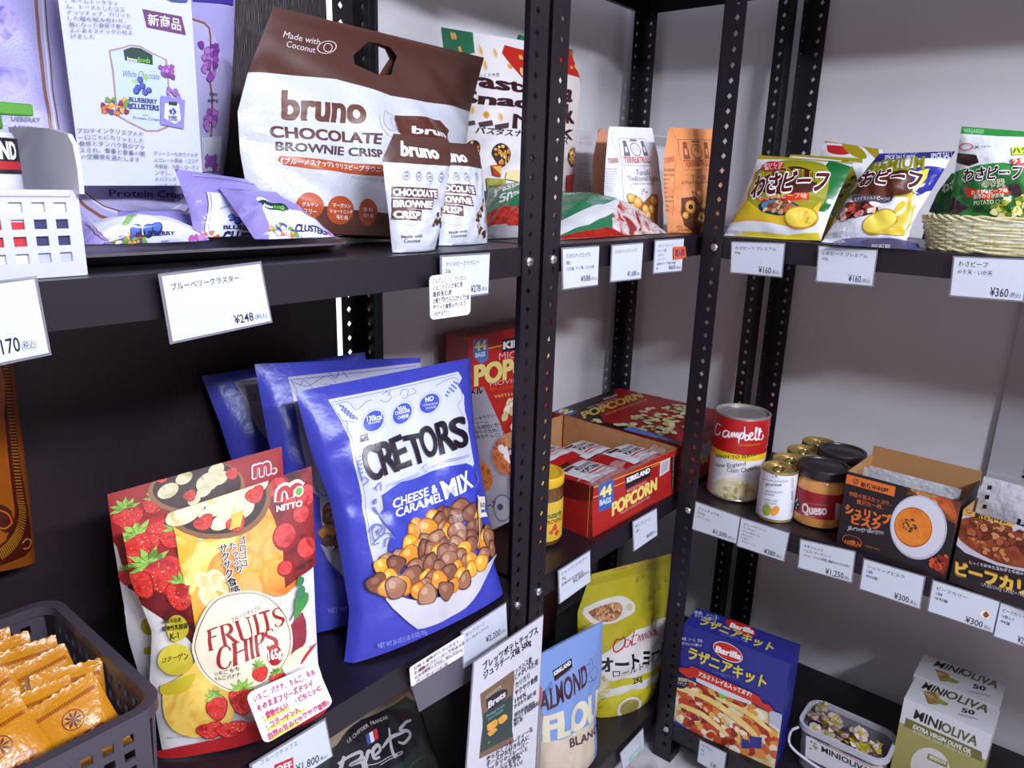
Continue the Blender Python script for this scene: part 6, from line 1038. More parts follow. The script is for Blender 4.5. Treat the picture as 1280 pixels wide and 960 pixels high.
# standing popcorn box, its picture card
POPR='#A81E1A'
def pop_face(A,P):
    """print of the popcorn carton on a face; P(u,v) gives millimetres from fractions"""
    A.poly([P(0,0),P(1,0),P(1,1),P(0,1)],(POPR,'#AE221E','#98181A',8.),'red_print')
t=thing('popcorn_box','red popcorn box standing upright at the back behind the picture card','box',D['pop_stand']['O'],'red popcorn boxes'); box_body('pop_stand',t,'#7E1A16'); A=Art('pop_stand.front',t,.42)
W_,H_=A.s.W,A.s.H; P=lambda u,v:(u*W_,v*H_); pop_face(A,P)
A.poly([(14.2,309.1),(58.8,306.9),(60.3,261.3),(39.1,256.5),(14.9,276.8)],'#4E6AA8','blue_flag'); A.T('44',(20.6,286.1),(53.4,285.1),(20.1,304.3),'#D8C878',.05); A.T('BAGS',(22.7,272.4),(50.8,271.1),(22.4,281.7),'#C8D0E0',.04)
A.quad(*[(59.5,286.3),(109.5,286.4),(109.6,283.8),(59.5,283.8)],'#D8A83A'); A.poly([(102.7,296.6),(189,297.5),(190.7,266.5),(103.7,271.2)],'#1E1418'); A.T('KIRKLAND',(108.6,276.8),(285,270.8),(108,291.6),'#E8E6EA',.06)
A.T('MICROWAVE',(94.8,255.7),(287.1,242.8),(94.2,270.5),'#D8A0A0',.0); A.T('POPCORN',(22.3,214.9),(329.2,203),(21.3,255.5),'#D8C878',.06,res=5); A.T('MOVIE THEATER',(68.3,204.3),(291.3,185.9),(68,213.7),'#D8A0A0',.0); A.T('Butter Flavored',(68.6,194.5),(292.4,171.5),(68.4,201.8),'#C84A20',.01); A.T('WITH GREAT TASTE',(81.9,175.9),(293.8,152.2),(81.6,183.3),'#D8A060',.01)
A.blobs([(95.9,143.2),(121.2,164.2),(168.6,163.3),(293.4,157),(305.5,-2.7),(131.5,80.9)],50,11,['#D8C8A0','#E8DCC0','#C9B888'],'printed_popcorn',dark='#9A8458',seed=9); A.done()
t=bag_thing('caramel_card','picture_sheet','tall printed sheet with stew pictures between the blue bag and the steel post','sign','#A9A4B0',None,rough=.2,bump=None); A=Art('caramel_card',t,.2)
A.T('キャラメル',(-0.9,247.4),(94.6,240),(2.7,257.9),'#1E1A22',.05,res=2)
A.block(['もちろん','ホットケーキやクレープ','アイスクリーム','お料理にも相性に合います','お菓子作りの生地に混ぜ','たり、焼きりんごにも♪'],(3,211),(129.3,213.7),(2.3,159.5),'#2A2630',.01)
A.ell((93.1,127.8),(129.6,124.4),(104.4,164.8),'#8A8AA8','printed_dish'); A.ell((94.7,127.8),(127.3,124.7),(104.9,161.4),('#A8442A','#C8784A','#7A2A1C',60.),'printed_dish'); A.blobs([(87.5,142.1),(109.8,140.7),(102.2,113.5),(82.4,117.6)],6,7,['#E0DCDE'],'printed_dish'); 
A.poly([(27.1,121),(44.8,115),(51.9,92.9),(44.1,71.9),(17.5,66.8)],('#C8562A','#E08A3A','#9A3418',70.),'printed_dish',smooth=3); A.line([(23.5,82.4),(82.5,99.8),(121.1,111.5)],1.,'#8A6A6A'); A.ell((74.4,32.1),(100.2,26.3),(75.2,58.7),'#6A7488','printed_dish',ring=.12); A.ell((66.9,35.4),(74.5,33.9),(67.4,41.6),'#3E4A66'); A.T('コーン',(23.7,36),(54.1,39.4),(25.3,46.4),'#1E1A22',.04); A.done()
# ================= second shelf, corner unit =================
# open popcorn box with bags inside
d=D['pop_open']; O,x,y,z=box_c(d); t=thing('popcorn_box','open red popcorn box full of wrapped popcorn packs, nearest the shelf edge','box',d['O'],'red popcorn boxes')
e=.0022; ex,ey,ez=nrm(x),nrm(y),nrm(z); KR=mat('#A8794E',.8,mott=('#B58758',40.)); RD=mat('#8E1C18',.45)
def wall(nm,o,a,b_,c_,m,par=t): return MB().obox(o,a,b_,c_).build(nm,[m],par)
wall('front_wall',O,x,ey*e,z,KR); wall('right_wall',O+x-ex*e,ex*e,y,z,KR); wall('left_wall',O,ex*e,y,z*.62,KR); wall('back_wall',O+y-ey*e,x,ey*e,z,KR); wall('base',O+ez*.0004,x,y,ez*e,KR)
wall('left_wall_flap',O+z*.62,ex*e,y*.12,z*.38,RD); wall('left_wall_flap',O+z*.62+y*.5,ex*e,y*.5,z*.38,RD)
A=Art('pop_open.front',t,.42); W_,H_=A.s.W,A.s.H; P=lambda u,v:(u*W_,v*H_); pop_face(A,P)
A.line([(-9.9,99.1),(268.3,84.5)],2.2,'#D8A848'); A.line([(-6.9,80.4),(16.7,78)],1.6,'#D8A848'); A.line([(57.9,81.8),(101.7,79.9)],1.6,'#D8A848'); A.line([(189.4,84.1),(228.3,83)],1.2,'#D8A848')
A.poly([(-8.3,82.2),(-3.9,82.3),(6.5,-0.7),(1,-0.3)],'#1E1010'); A.poly([(14.2,101.6),(60.8,97.6),(65.9,53.4),(60.1,41.9),(20,45.1)],'#3A5EA8','blue_flag'); A.T('44',(22.8,71.2),(56.9,69.5),(20.8,91.1),'#F0E088',.06); A.T('BAGS',(22.5,56.8),(57.4,53.1),(21.4,67.3),'#C8D8F0',.05)
A.poly([(100.4,90.7),(186.1,88.1),(189.2,67),(103.8,63.3)],'#1E1218'); A.T('KIRKLAND',(107.2,76.2),(185.2,75.3),(105.9,86.1),'#F0EEF2',.07); A.T('MICROWAVE',(110.8,55.2),(177.4,54.7),(110,61.5),'#E0A0A0',.01)
A.T('POPCORN',(65.5,23.7),(216.7,30.5),(62.6,49.1),'#E8D070',.07,res=5); A.T('MOVIE THEATER BUTTER',(92.2,16.4),(194.5,19.6),(91.5,21.8),'#D89090',.01); A.line([(75,7.8),(217.4,7.7)],.8,'#C86A30')
A.poly([(222.2,86.2),(259.2,86.9),(261,58),(224.2,54.8)],'#C9C5CE'); 
for i in range(9): A.line([tuple(np.array(a)*(1-i/9)+np.array(b_)*i/9) for a,b_ in (((229.5,82.6),(254,83.1)),((230.8,60),(254.6,61.4)))],.5 if i%2 else .9,'#2A2630')
A.poly([(263.3,86.4),(298.1,83.8),(312.3,3.5),(277.7,10.5)],'#2A0E10'); A.T('TASTE OF SAVINGS',(284.4,10.2),(275,86.6),(279.3,11.7),'#A89AA8',.0) ; A.done()
A=Art('pop_open.left',t,.42); W_,H_=A.s.W,A.s.H
A.quad((W_*.0,0),(W_*.0+W_,0),(W_,H_*.62),(0,H_*.62),(POPR,'#98181A',8.),'red_print'); A.poly([(W_*.5,H_*.9),(W_*.55,H_*.62),(W_*.85,H_*.62),(W_,H_*.75),(W_,H_),(W_*.88,H_)],'#5E1210','red_print'); A.line([(W_*.975,0),(W_*.975,H_)],1.,'#D8A848'); A.done()
PK=mat('#A01C1E',.25,bump=(90,.001)); GPk='wrapped popcorn packs in the open box'
def pack(u,v,zz,yaw,label,i):
    c_=O+x*u+y*v; hw,hd,hh=.066,.052,.011; ca,sa=math.cos(yaw),math.sin(yaw); t=thing('popcorn_pack',label,'snack pack',(c_[0],c_[1],zz-hh),GPk)
    ax_=np.array([ca,sa,0]); ay=np.array([-sa,ca,0])
    n=14; g=np.linspace(-1,1,n+1); U,V=np.meshgrid(g,g); th=hh*np.clip((1-U**4)*(1-V**4),0,1)**.5; rs=np.random.RandomState(i); th=th+.0012*np.sin(9*U+rs.rand()*6)*np.sin(7*V+rs.rand()*6)*(1-U**2)
    C_=np.array([c_[0],c_[1],zz]); up=C_+U[...,None]*ax_*hw+V[...,None]*ay*hd+th[...,None]*np.array([0,0,1]); dn=C_+U[...,None]*ax_*hw+V[...,None]*ay*hd-np.abs(th)[...,None]*np.array([0,0,.9]); dn[...,2]=np.maximum(dn[...,2],zz-hh)
    s=Surf(up,2*hw*1000,2*hd*1000); F=grid_tris(n,n); k=(n+1)**2; mk('wrapped_bag',np.concatenate([up.reshape(-1,3),dn.reshape(-1,3)]),np.concatenate([F,F[:,::-1]+k]),PK,parent=t,smooth=True)
    A=Art('pack',t,.3,surf=s); W_,H_=s.W,s.H; A.quad((W_*.2,H_*.14),(W_*.93,H_*.14),(W_*.93,H_*.88),(W_*.2,H_*.88),'#D6D4DC','white_label'); A.quad((W_*.28,H_*.74),(W_*.55,H_*.74),(W_*.55,H_*.84),(W_*.28,H_*.84),'#3A1418')
    A.T('MICROWAVE',(W_*.42,H_*.60),(W_*.84,H_*.60),(W_*.42,H_*.72),'#3A3238',.04); A.T('POPCORN',(W_*.42,H_*.45),(W_*.84,H_*.45),(W_*.42,H_*.57),'#3A3238',.06); A.quad((W_*.42,H_*.36),(W_*.9,H_*.36),(W_*.9,H_*.41),(W_*.42,H_*.41),'#C83A3A'); A.T('MOVIE THEATER BUTTER',(W_*.42,H_*.26),(W_*.9,H_*.26),(W_*.42,H_*.32),'#6A5A60',.0); A.done()
pack(.26,.24,-.428,.05,'wrapped popcorn pack at the front left of the open box',1); pack(.72,.22,-.426,-.02,'wrapped popcorn pack at the front right of the open box',2)
pack(.28,.62,-.424,.04,'wrapped popcorn pack behind the front left one',3); pack(.72,.60,-.448,.0,'wrapped popcorn pack lower at the right beside the brown inner wall',4); pack(.30,.81,-.440,-.1,'wrapped popcorn pack furthest back in the open box',5)
b=MB(); P_=[]; f=np.array
n=18; g=np.linspace(0,1,n+1); U,V=np.meshgrid(g,g); rs=np.random.RandomState(4)
Pw=O+ex*.006+U[...,None]*(x-ex*.012)+ey*.006+V[...,None]*y*.16; Pw[...,2]=-.421+.010*np.sin(U*17+V*3)*np.sin(V*9+U*6)+.006*rs.rand(n+1,n+1)
tb=mk('plastic_wrap',Pw.reshape(-1,3),grid_tris(n,n),mat('#C9B0B4',.08,alpha=.28),parent=t,smooth=False)
# closed box behind
t=thing('popcorn_box','closed red popcorn box lying flat behind the holed post','box',D['pop_closed']['O'],'red popcorn boxes'); box_body('pop_closed',t,'#7E1A16')
A=Art('pop_closed.top',t,.4); W_,H_=A.s.W,A.s.H; P=lambda u,v:(u*W_,v*H_)
A.poly([P(0,0),P(1,0),P(1,1),P(0,1)],(POPR,'#98181A',8.),'red_print'); A.poly([P(0,.55),P(.02,1),P(.92,1),P(.75,.9),P(.4,.86)],'#241012','red_print'); A.poly([P(0,.52),P(.0,.75),P(.08,.6),P(.12,.42),P(.05,.35),P(0,.33)],'#241012','red_print')
A.poly([P(.02,.86),P(.16,.88),P(.16,1),P(.02,1)],'#3A5EA8','blue_flag')
A.T('44',P(.15,.99),P(.14,.90),P(.04,.99),'#E8D878',.06); 
A.T('POPCORN',P(.10,.84),P(.88,.84-.0),P(.10,.96),'#D8C060',.07,res=5) if 0 else None
A.T('POPCORN',(13.3,248.4),(265.9,241.7),(45.8,279.8),'#C8B04E',.06,res=5); A.T('MICROWAVE',(80.1,283.3),(204.7,277.3),(90.3,293.5),'#B89A9A',.01); A.T('MOVIE THEATER BUTTER',(66.3,224.5),(247.8,217.3),(77.8,234.5),'#C89A60',.01); A.line([(50.4,198.4),(241.7,191.7)],1.6,'#C84A28'); A.line([(41.7,182.5),(229.9,179.7)],1.,'#C84A28'); A.T('KIRKLAND',(169,295.5),(231.3,293.7),(182.3,307),'#B8B0B8',.05)
A.blobs([(23.8,140.9),(123.5,184.2),(193.3,181.3),(247.5,162.1),(279.4,130.3),(65.1,23),(2.5,51),(18.5,107.9)],80,8.5,['#D8CE9A','#E8E2C0','#C4B878','#DDD6AE'],'printed_popcorn',dark='#8A7E44',seed=8)
A.poly([(8.1,141.5),(30.1,134.5),(22.5,66.6),(9.4,8.7),(-11.8,-2.8),(2.5,51),(-6.1,133)],'#5A78C0','blue_flag'); A.blobs([(-0.1,235),(22,222.9),(13.2,201.2),(-15,219.7)],3,9,['#D8CE9A'],'printed_popcorn',seed=3); A.blobs([(10.8,173.7),(42,162),(32.8,151.3),(11.1,163.6)],3,9,['#D8CE9A'],'printed_popcorn',seed=4); A.blobs([(291,224.4),(307.8,217),(304.4,203.4),(285.2,209.9)],2,8,['#D8CE9A'],'printed_popcorn',seed=6)
A.done()
A=Art('pop_closed.front',t,.42); W_,H_=A.s.W,A.s.H; P=lambda u,v:(u*W_,v*H_); pop_face(A,P); A.T('POPCORN',P(.3,.3),P(.8,.3),P(.3,.6),'#E8D070',.07)
A.poly([(101.7,76.6),(144.2,76.8),(145.1,42.7),(108.8,41.4)],'#B9B5BE'); A.poly([(86.6,126.9),(137.5,111.8),(125.1,103.5),(89.1,115.6)],'#B9B5BE'); 
for k in range(5): A.line([(1.6,230.9),(2.3,230.5)] and [tuple(np.array((109.2,73))*(1-k/5)+np.array((138,73.6))*k/5),tuple(np.array((113.5,44.9))*(1-k/5)+np.array((140.2,45.7))*k/5)],.8,'#2A2630')
A.done()
def jar(nm,kind,label,glass,lidc,labs,group=None,fill=None,lidh=.018,lidr=1.0,neck=.92,prof=None,grat=.12,cat='jar'):
    d=D[nm]; O=d['O']; r=d['r']; h=d['z1']+.020; t=thing(kind,label,cat,O,group)
    MB().lathe(O,[(r*.86,.001),(r*.97,.004),(r,.012),(r,d['z1']+.006),(r*.97,d['z1']+.014),(r*.9,h),(r*neck,h+.004)],0,48).build('glass_body',[mat(fill,.12,mott=(glass,30.),coat=.6)],t,True)
    MB().lathe(O,[(r*.97*lidr,h+.004),(r*1.0*lidr,h+.006),(r*1.0*lidr,h+.004+lidh-.002),(r*.965*lidr,h+.004+lidh),(r*.86*lidr,h+.004+lidh),(r*.84*lidr,h+.002+lidh),(r*.4,h+.0022+lidh),(r*.36,h+.0030+lidh)],0,48).build('lid',[mat(lidc,.35)],t,True)
    A=Art(nm,t,.35,lift=2e-4); return t,A
t,A=jar('yellow_jar','spice_jar','jar with yellow lid and yellow label behind the steel post','#5E3A1E','#E0B020',1,fill='#6B4422'); W_,H_=A.s.W,A.s.H
A.quad((0,0),(W_,0),(W_,H_),(0,H_),'#D8B43A'); A.blobs([(W_*.5,H_*.1),(W_*.9,H_*.1),(W_*.9,H_*.4),(W_*.5,H_*.4)],5,5,['#C84A2A'],'printed_picture'); A.T('DE PROVENCE',(W_*.5,H_*.45),(W_*.95,H_*.45),(W_*.5,H_*.56),'#7A3A1A',.03); A.T('moutarde',(W_*.55,H_*.6),(W_*.9,H_*.6),(W_*.55,H_*.75),'#3A5A3A',.03); A.done()
t,A=card_thing('card_2800','price_card','white champagne vinegar price card reading 2,800 right of the double post',group=GC); price(A,['シャンパンビネガー','75g','EDMOND DE FRANCE'],'¥2,800',pos=(.42,.33,.80,.48),wch=.09,step=.17,top=.99)
t,A=card_thing('card_600','price_card','white popcorn price card reading 600 under the open popcorn box',group=GC); price(A,['ポップコーン','1袋'],'¥600',pos=(.52,.14,.80,.30),wch=.11,step=.17)
# ================= second shelf, right unit =================
def can(nm,kind,label,body,rim,group=None,top='#8A8680'):
    d=D[nm]; O=d['O']; r=d['r']; h=d['z1']+.004; t=thing(kind,label,'can',O,group)
    MB().lathe(O,[(r*.93,.0005),(r*.99,.001),(r*1.012,.003),(r*.985,.006),(r,.008),(r,h-.006),(r*.985,h-.004),(r*1.012,h-.002),(r*1.012,h),(r*.99,h+.0008),(r*.955,h),(r*.94,h-.0045),(r*.80,h-.0045),(r*.78,h-.0036),(r*.62,h-.0036),(r*.60,h-.0046),(r*.45,h-.0046)],0,56).build('can_body',[mat(rim,.32,.55)],t,True)
    return t,Art(nm,t,.3,lift=2e-4),h
t,A,h=can('campbell','soup_can','large red and white clam chowder can beside the holed post','#fff','#B4B0AC'); W_,H_=A.s.W,A.s.H
A.quad((0,0),(W_,0),(W_,H_),(0,H_),'#DEDDE4','paper_label'); A.quad((0,H_*.57),(W_,H_*.57),(W_,H_),(0,H_),'#B01C1E','red_field'); A.quad((0,H_*.50),(W_,H_*.50),(W_,H_*.575),(0,H_*.575),'#E3C228','yellow_band')
A.T('READY TO SERVE',(31.5,78.2),(114.1,95),(30.5,84.4),'#3A4A1E',.04); A.T('New England',(33.4,58),(94.9,75.2),(33,66.2),'#2A2A30',.01); A.T('Clam Chowder',(61.5,55.4),(129.1,65.8),(60.4,65.1),'#2A2A30',.01)
for P in ([(35.5,147.1),(24,146.3),(17.9,132.5),(20.2,123),(32.3,127.1),(36.6,134.3)],[(56.5,138.7),(51.8,140.3),(44.9,136.9),(43.7,127.9),(50.4,126.9),(54.7,133.9),(56.3,140.1),(56.2,128.5),(59.8,129.4)],[(59.8,129.4),(62.1,139.4),(63.6,130.3),(66.9,140.4),(68.9,131.4),(72.1,140.6),(73.6,131.4),(76.6,132.7)],[(75.6,142.6),(76.9,119.8),(76.9,129.9),(80.8,141.9),(84.6,138),(82.8,130.7),(77.7,130)],[(84.6,155.1),(87.2,131.1),(88.6,136.9),(93.3,137.2),(94.7,130.1),(89.1,127.5),(87.2,131.1)],[(95.7,132.5),(101.3,138.8),(100,143.1),(96.2,140.2),(97.3,130.2),(103.5,129.6),(107,134.4)],[(107,134.4),(109.8,149.9),(107.3,152.9),(108.8,130),(114.3,131.1),(118,146.4),(114.7,151),(115.8,129.5),(120.3,129.5)],[(124.4,138.4),(127.5,132.2),(121.8,126.4)]): A.line(P,[1.6,3.2,3.4,2.8,3.2,1.8],'#F2EFF4','brand_script',smooth=5)
A.ell((120.8,144.7),(122.2,144.5),(120.4,147),'#F2EFF4','brand_script')
A.T('· YOU KNOW WHAT ·',(72.9,113.4),(124,117.5),(72.5,117.4),'#C8781E',.03)
A.ell((78,14.5),(131.4,18.3),(74.2,50.9),'#E8E6EA','printed_bowl',n=40); A.ell((78.1,13),(124.1,18.4),(74.8,45.1),('#D8CE9E','#EAE4C4','#C8BC84',45.),'printed_bowl',n=40); A.blobs([(36,7.8),(51.1,28.4),(75.3,40.7),(105.5,37),(121.2,17.4),(110.4,-2.1),(81.1,-13.2),(49.1,-10.3)],34,4,['#E8E0B8','#D8C888','#F0ECD4','#B8B070'],'printed_bowl',seed=5); A.blobs([(46.2,14.7),(107,25),(110,0.9),(54.9,-5.9)],7,2.2,['#C89A6A','#7A8A4A'],'printed_bowl',seed=15)
A.done()
GG='small gold-topped cans in a row'
for i,lab in enumerate(['front small white can with olive and orange print','second small gold-topped can behind the front one','third small gold-topped can in the row','rearmost small gold-topped can near the wall']):
    t,A,h=can('gold_%d'%i,'olive_can',lab,'#fff','#B59C62',GG); W_,H_=A.s.W,A.s.H; O_=D['gold_%d'%i]['O']; r=.0335
    A.quad((0,0),(W_,0),(W_,H_),(0,H_),'#DDE0EC','paper_label')
    MB().tube([(O_[0]+.016*math.cos(a)-.004,O_[1]+.008*math.sin(a),O_[2]+h-.0026) for a in np.linspace(0,6.1,16)],.0012,n=6,closed=True).build('pull_ring',[mat('#C0A868',.25,1)],t,True)
    if i==0:
        A.T('LA EXPLANADA',(17,71.4),(66.5,78.3),(16.2,75.3),'#4A4A58',.0); A.T('gourmet',(26,63.8),(55.4,69.6),(25.9,68.5),'#2A2A34',.02); A.block(['ACEITUNAS RELLENAS','DE NARANJA','','STUFFED OLIVES','WITH ORANGE'],(25.6,55.3),(58.9,60.8),(28.3,26.6),'#6A6A78',.01); A.blobs([(36.8,91.2),(45.3,93.4),(46.1,86.6),(37.6,84.5)],7,1.2,['#4A4A58'],'lettering')
        A.ell((34.6,16.3),(43.2,19),(33.1,27.9),('#8E9A3A','#AAB450',60.),'printed_olives'); A.ell((49.7,18.5),(57.1,24.3),(48.1,27.7),('#D8892A','#E8A040',60.),'printed_olives'); A.block(['| ||','||||','| ||'],(70.2,92.4),(75.6,91.8),(84,14.6),'#4A4A58')
    else:
        A.block(['LA','EXPLANADA','gourmet','ACEITE','VIRGEN','EXTRA'],(W_*.62,H_*.9),(W_*.8,H_*.9),(W_*.62,H_*.1),'#5A5A78',.0)
    A.done()
GQ='squat cheese dip jars'
t,A=jar('queso_rear','dip_jar','rear cheese dip jar with black lid behind the labelled one','#D8924A','#2A2228',1,GQ,'#D98F48'); A.done()
t,A=jar('queso','dip_jar','front cheese dip jar with black lid and red label','#E0A058','#2A2228',1,GQ,'#DE9A52',lidr=1.03); W_,H_=A.s.W,A.s.H
A.quad((0,0),(W_,0),(W_,H_),(0,H_),'#A0202C','paper_label')
A.T('Queso',(40.3,4),(83.3,11.5),(37.4,22.4),'#F0E8E8',.05,res=4); A.line([(42.3,25.8),(83.6,30.8)],.5,'#E0B0B0'); A.ell((23.1,14.7),(32.3,18.9),(19.9,27.4),'#1E1A1E'); A.blobs([(12.3,21.2),(26.8,27.7),(30.7,8.3),(18.5,2.7)],7,2,['#C8C4C8'],seed=3); A.quad(*[(97.6,34.3),(116.4,29.2),(118.1,-12.2),(101.7,-9.8)],'#C4C0C8')
A.T('Cheese dip made with',(36.8,3.6),(73.5,8.7),(36.1,7.4),'#E0C0C0',.0); A.T('real cheese',(42.7,-0.4),(66.1,2.3),(42.1,3.4),'#E0C0C0',.0); A.T('serving suggestion keep cold',(25.3,-15.8),(81.5,-9.1),(24.4,-13.7),'#D0A0A0',.0); A.done()
# curry and bisque cartons, open at the top
def open_carton(nm,label,group,inner='#A87C4E'):
    d=D[nm]; O,x,y,z=box_c(d); t=thing('curry_carton',label,'box',d['O'],group); ex,ey,ez=nrm(x),nrm(y),nrm(z); e=.0016; IN=mat(inner,.8); DK=mat('#241A1C',.45)
    for p,o,a,b_,c_,m in (('front_wall',O,x,ey*e,z,DK),('left_wall',O,ex*e,y,z*1.0,IN),('right_wall',O+x-ex*e,ex*e,y,z,DK),('back_wall',O+y-ey*e,x,ey*e,z*1.12,IN),('base',O+ez*.0003,x,y,ez*e,IN)): MB().obox(o,a,b_,c_).build(p,[m],t)
    return t,O,x,y,z,ex,ey,ez
SIL=mat('#D4D5DD',.28,.35,bump=(60,.003))
def silver(O,w,up,label,i,group,print_=None):
    O=np.array(O); n=16; g=np.linspace(0,1,n+1); U,V=np.meshgrid(g,g); nn=nrm(np.cross(w,up)); th=.008*np.sin(np.pi*U)*np.sin(np.pi*V)+.001*np.sin(23*U+i)*np.sin(17*V)
    Pf=O+U[...,None]*w+V[...,None]*up+th[...,None]*nn; Pb=O+U[...,None]*w+V[...,None]*up-(np.abs(th)+.0006)[...,None]*nn; c0=O+w/2; t=thing('retort_pouch',label,'pouch',c0,group); F=grid_tris(n,n); k=(n+1)**2
    mk('foil_pouch',np.concatenate([Pf.reshape(-1,3),Pb.reshape(-1,3)]),np.concatenate([F,F[:,::-1]+k]),SIL,parent=t,smooth=True)
    return t,Surf(Pf,np.linalg.norm(w)*1000,np.linalg.norm(up)*1000)
GCu='open retort soup and curry cartons'
t,O,x,y,z,ex,ey,ez=open_carton('bisque','black and orange shrimp bisque carton with a soup plate print',GCu)
A=Art('bisque.front',t,.35); W_,H_=A.s.W,A.s.H; A.quad((0,0),(W_,0),(W_,H_),(0,H_),'#231B20','printed_front')
A.poly([(-1.8,133),(79.6,134.3),(79.8,116.7),(-0.5,116.5)],'#E0702E'); A.T('新宿中村屋',(25.4,118.7),(69.9,119.8),(25,126.5),'#231B20',.04,res=2); A.ell((16.1,124.6),(20.6,124.6),(15.9,129.6),'#231B20',ring=.25); A.line([(14,119.6),(18.5,129.8)],1.,'#231B20')
A.T('甲殻の旨みたっぷり、',(9.4,96),(78.1,98.9),(8.8,103.8),'#C8602E',.02,res=1); A.T('贅沢な一杯。',(23.2,85.6),(67.2,88.6),(22.6,93.4),'#C8602E',.02,res=1)
A.T('シュリンプ',(7.8,62.5),(81.9,66),(6,79),'#E0702E',.07); A.T('ビスク',(20.8,47.4),(67.4,50.6),(19.2,61.9),'#E0702E',.07)
A.line([(15.7,30.4),(20.9,41.3),(17.7,35.6),(24.2,36.5),(27.6,40.7),(35.8,39.2),(40.4,43.8),(51.2,41.7),(52.6,49.7),(51.4,40.3),(60.8,46.7),(73.3,48.3)],.9,'#C8C4CC',smooth=4); A.T('Shrimp Bisque',(15.5,31.8),(74,44.1),(15.7,40.1),'#B8B4BC',-.01)
A.ell((26.1,14.4),(42.8,15.5),(25.2,24.7),'#E0702E',ring=.06); A.T('10袋入',(15.2,5.7),(41.6,9),(14.8,14.2),'#E0702E',.05); A.T('1人前/180g',(48.4,11.5),(72.2,13.7),(47.8,15.5),'#B8703E',.0,res=1)
A.poly([(86,143.3),(176,145.8),(179.6,98),(163,103.1),(138.3,127.9),(118.9,132.7),(86.8,122.4)],('#5A2A1C','#8A4A2A','#2A1814',30.),'printed_picture'); A.poly([(101.5,137),(117.2,143.3),(149.7,142.6),(154.8,138.9),(147.5,128.2),(139.2,122.7),(114.4,131.3)],('#C8884A','#E0B070','#A8602E',50.),'printed_bread',smooth=3); A.poly([(137.5,133.2),(151.8,143.3),(167.7,129.4),(175.8,107.6),(164.3,109.1)],('#A8421E','#C8682E',50.),'printed_shrimp',smooth=3)
A.ell((123.3,75),(165.4,81.8),(119.1,131.4),'#B8B8C8','printed_plate',n=48); A.ell((122.8,75.4),(162.4,82.1),(118.6,128.4),'#D6D6E2','printed_plate',n=48); A.ell((116,73),(144.5,78.4),(112.3,108.1),'#B85A1E','printed_soup',n=40); A.ell((115.9,73.5),(143.1,78.5),(112.7,106),('#DE7A22','#E88A32','#D06A1A',35.),'printed_soup',n=40); A.blobs([(95.9,79.7),(111.7,88),(122,83.1),(122.4,66.1),(105.9,63)],26,1.6,['#3A3A1E','#5A4A1E'],'printed_soup',seed=3)
A.blobs([(153.9,32.2),(170.4,44.4),(175.7,12.4),(152.1,14.3)],16,5,['#B8361E','#D8582E','#8A2418'],'printed_shrimp',dark='#4A1410',seed=6); A.blobs([(175.4,96.5),(181.3,101.3),(181.8,85),(177.1,86)],4,3,['#B8361E'],'printed_shrimp',seed=6)
A.done()
b0=O+y*.35; silver(b0+ex*.012+ez*.003,x-ex*.024,ez*.134+ey*.004,'silver pouch in front inside the shrimp bisque carton',1,'silver pouches in the bisque carton'); silver(O+y*.55+ex*.014+ez*.003,x-ex*.03,ez*.130+ey*.004,'second silver pouch inside the shrimp bisque carton',2,'silver pouches in the bisque carton')
t,O,x,y,z,ex,ey,ez=open_carton('curry','beef curry carton with gold lettering at the right end of the shelf',GCu)
A=Art('curry.front',t,.35); W_,H_=A.s.W,A.s.H; A.quad((0,0),(W_,0),(W_,H_),(0,H_),'#241A20','printed_front')
A.poly([(-5.8,132.8),(3.5,144.2),(19.6,152.5),(102.9,149),(117.9,67.5),(93.2,59.4),(58.4,55),(13.8,58.1),(-6.4,69.4)],'#C9C6D4','printed_plate'); A.poly([(-5.1,108.6),(20.3,123.4),(47.3,117.6),(68.7,115.3),(106.4,130),(117,72.4),(92.3,64.3),(57.5,60),(18.8,68.5),(-4.3,84.1)],('#7A3018','#9A4A22','#5E2010',40.),'printed_curry',smooth=2)
A.blobs([(12.1,106.9),(35.9,121.2),(63.9,118.7),(88.7,117.9),(93.1,93.6),(51.7,92.6),(14.3,94.1)],36,6.5,['#8A3A1E','#A85A34','#6A2414','#C88A5A'],'printed_curry',dark='#3E140C',seed=7); A.blobs([(4.7,84.8),(31,87.1),(74.9,80.8),(89.5,68.4),(34.1,69.3)],20,3,['#A85A2E','#C8844A'],'printed_curry',seed=9)
A.poly([(-2.6,133.9),(75,139.8),(68.1,124.2),(-3.4,121.4)],'#E0A83A'); A.T('新宿中村屋',(17.2,122.3),(67.4,128.4),(16.4,130.6),'#241A20',.05,res=2); A.ell((7.8,129.6),(12.2,129.8),(7.3,134.8),'#241A20',ring=.25)
A.T('じっくり炒めた玉ねぎと牛肉の旨味',(23.1,43.2),(106.1,55.7),(22.6,48.5),'#D8D4DC',.02,res=1); A.T('ビーフカリー',(7.5,17.6),(129.4,26.7),(4.3,40.2),'#8A5A1A',.1); A.T('ビーフカリー',(8.1,19.3),(128.5,27.6),(5.4,39),'#EAC04A',.07)
A.T('1人前/200g 1人前×10袋',(45,13.8),(105.1,20.9),(44.6,20.6),'#C8C4CC',.0,res=1); A.done()
t,sf=silver(O+y*.3+ex*.006+ez*.06,x-ex*.012,ez*.114+ey*.012,'silver curry pouch with black print standing out of the curry carton',3,'silver pouches in the curry carton'); A=Art('pc',t,.3,surf=sf); W_,H_=sf.W,sf.H
A.T('ビーフカリー',(W_*.42,H_*.36),(W_*1.3,H_*.30),(W_*.42,H_*.58),'#16121A',.07); A.T('新宿中村屋',(W_*.5,H_*.66),(W_*.95,H_*.64),(W_*.5,H_*.76),'#16121A',.05); A.T('中辛',(W_*.45,H_*.2),(W_*.6,H_*.2),(W_*.45,H_*.3),'#16121A',.04)
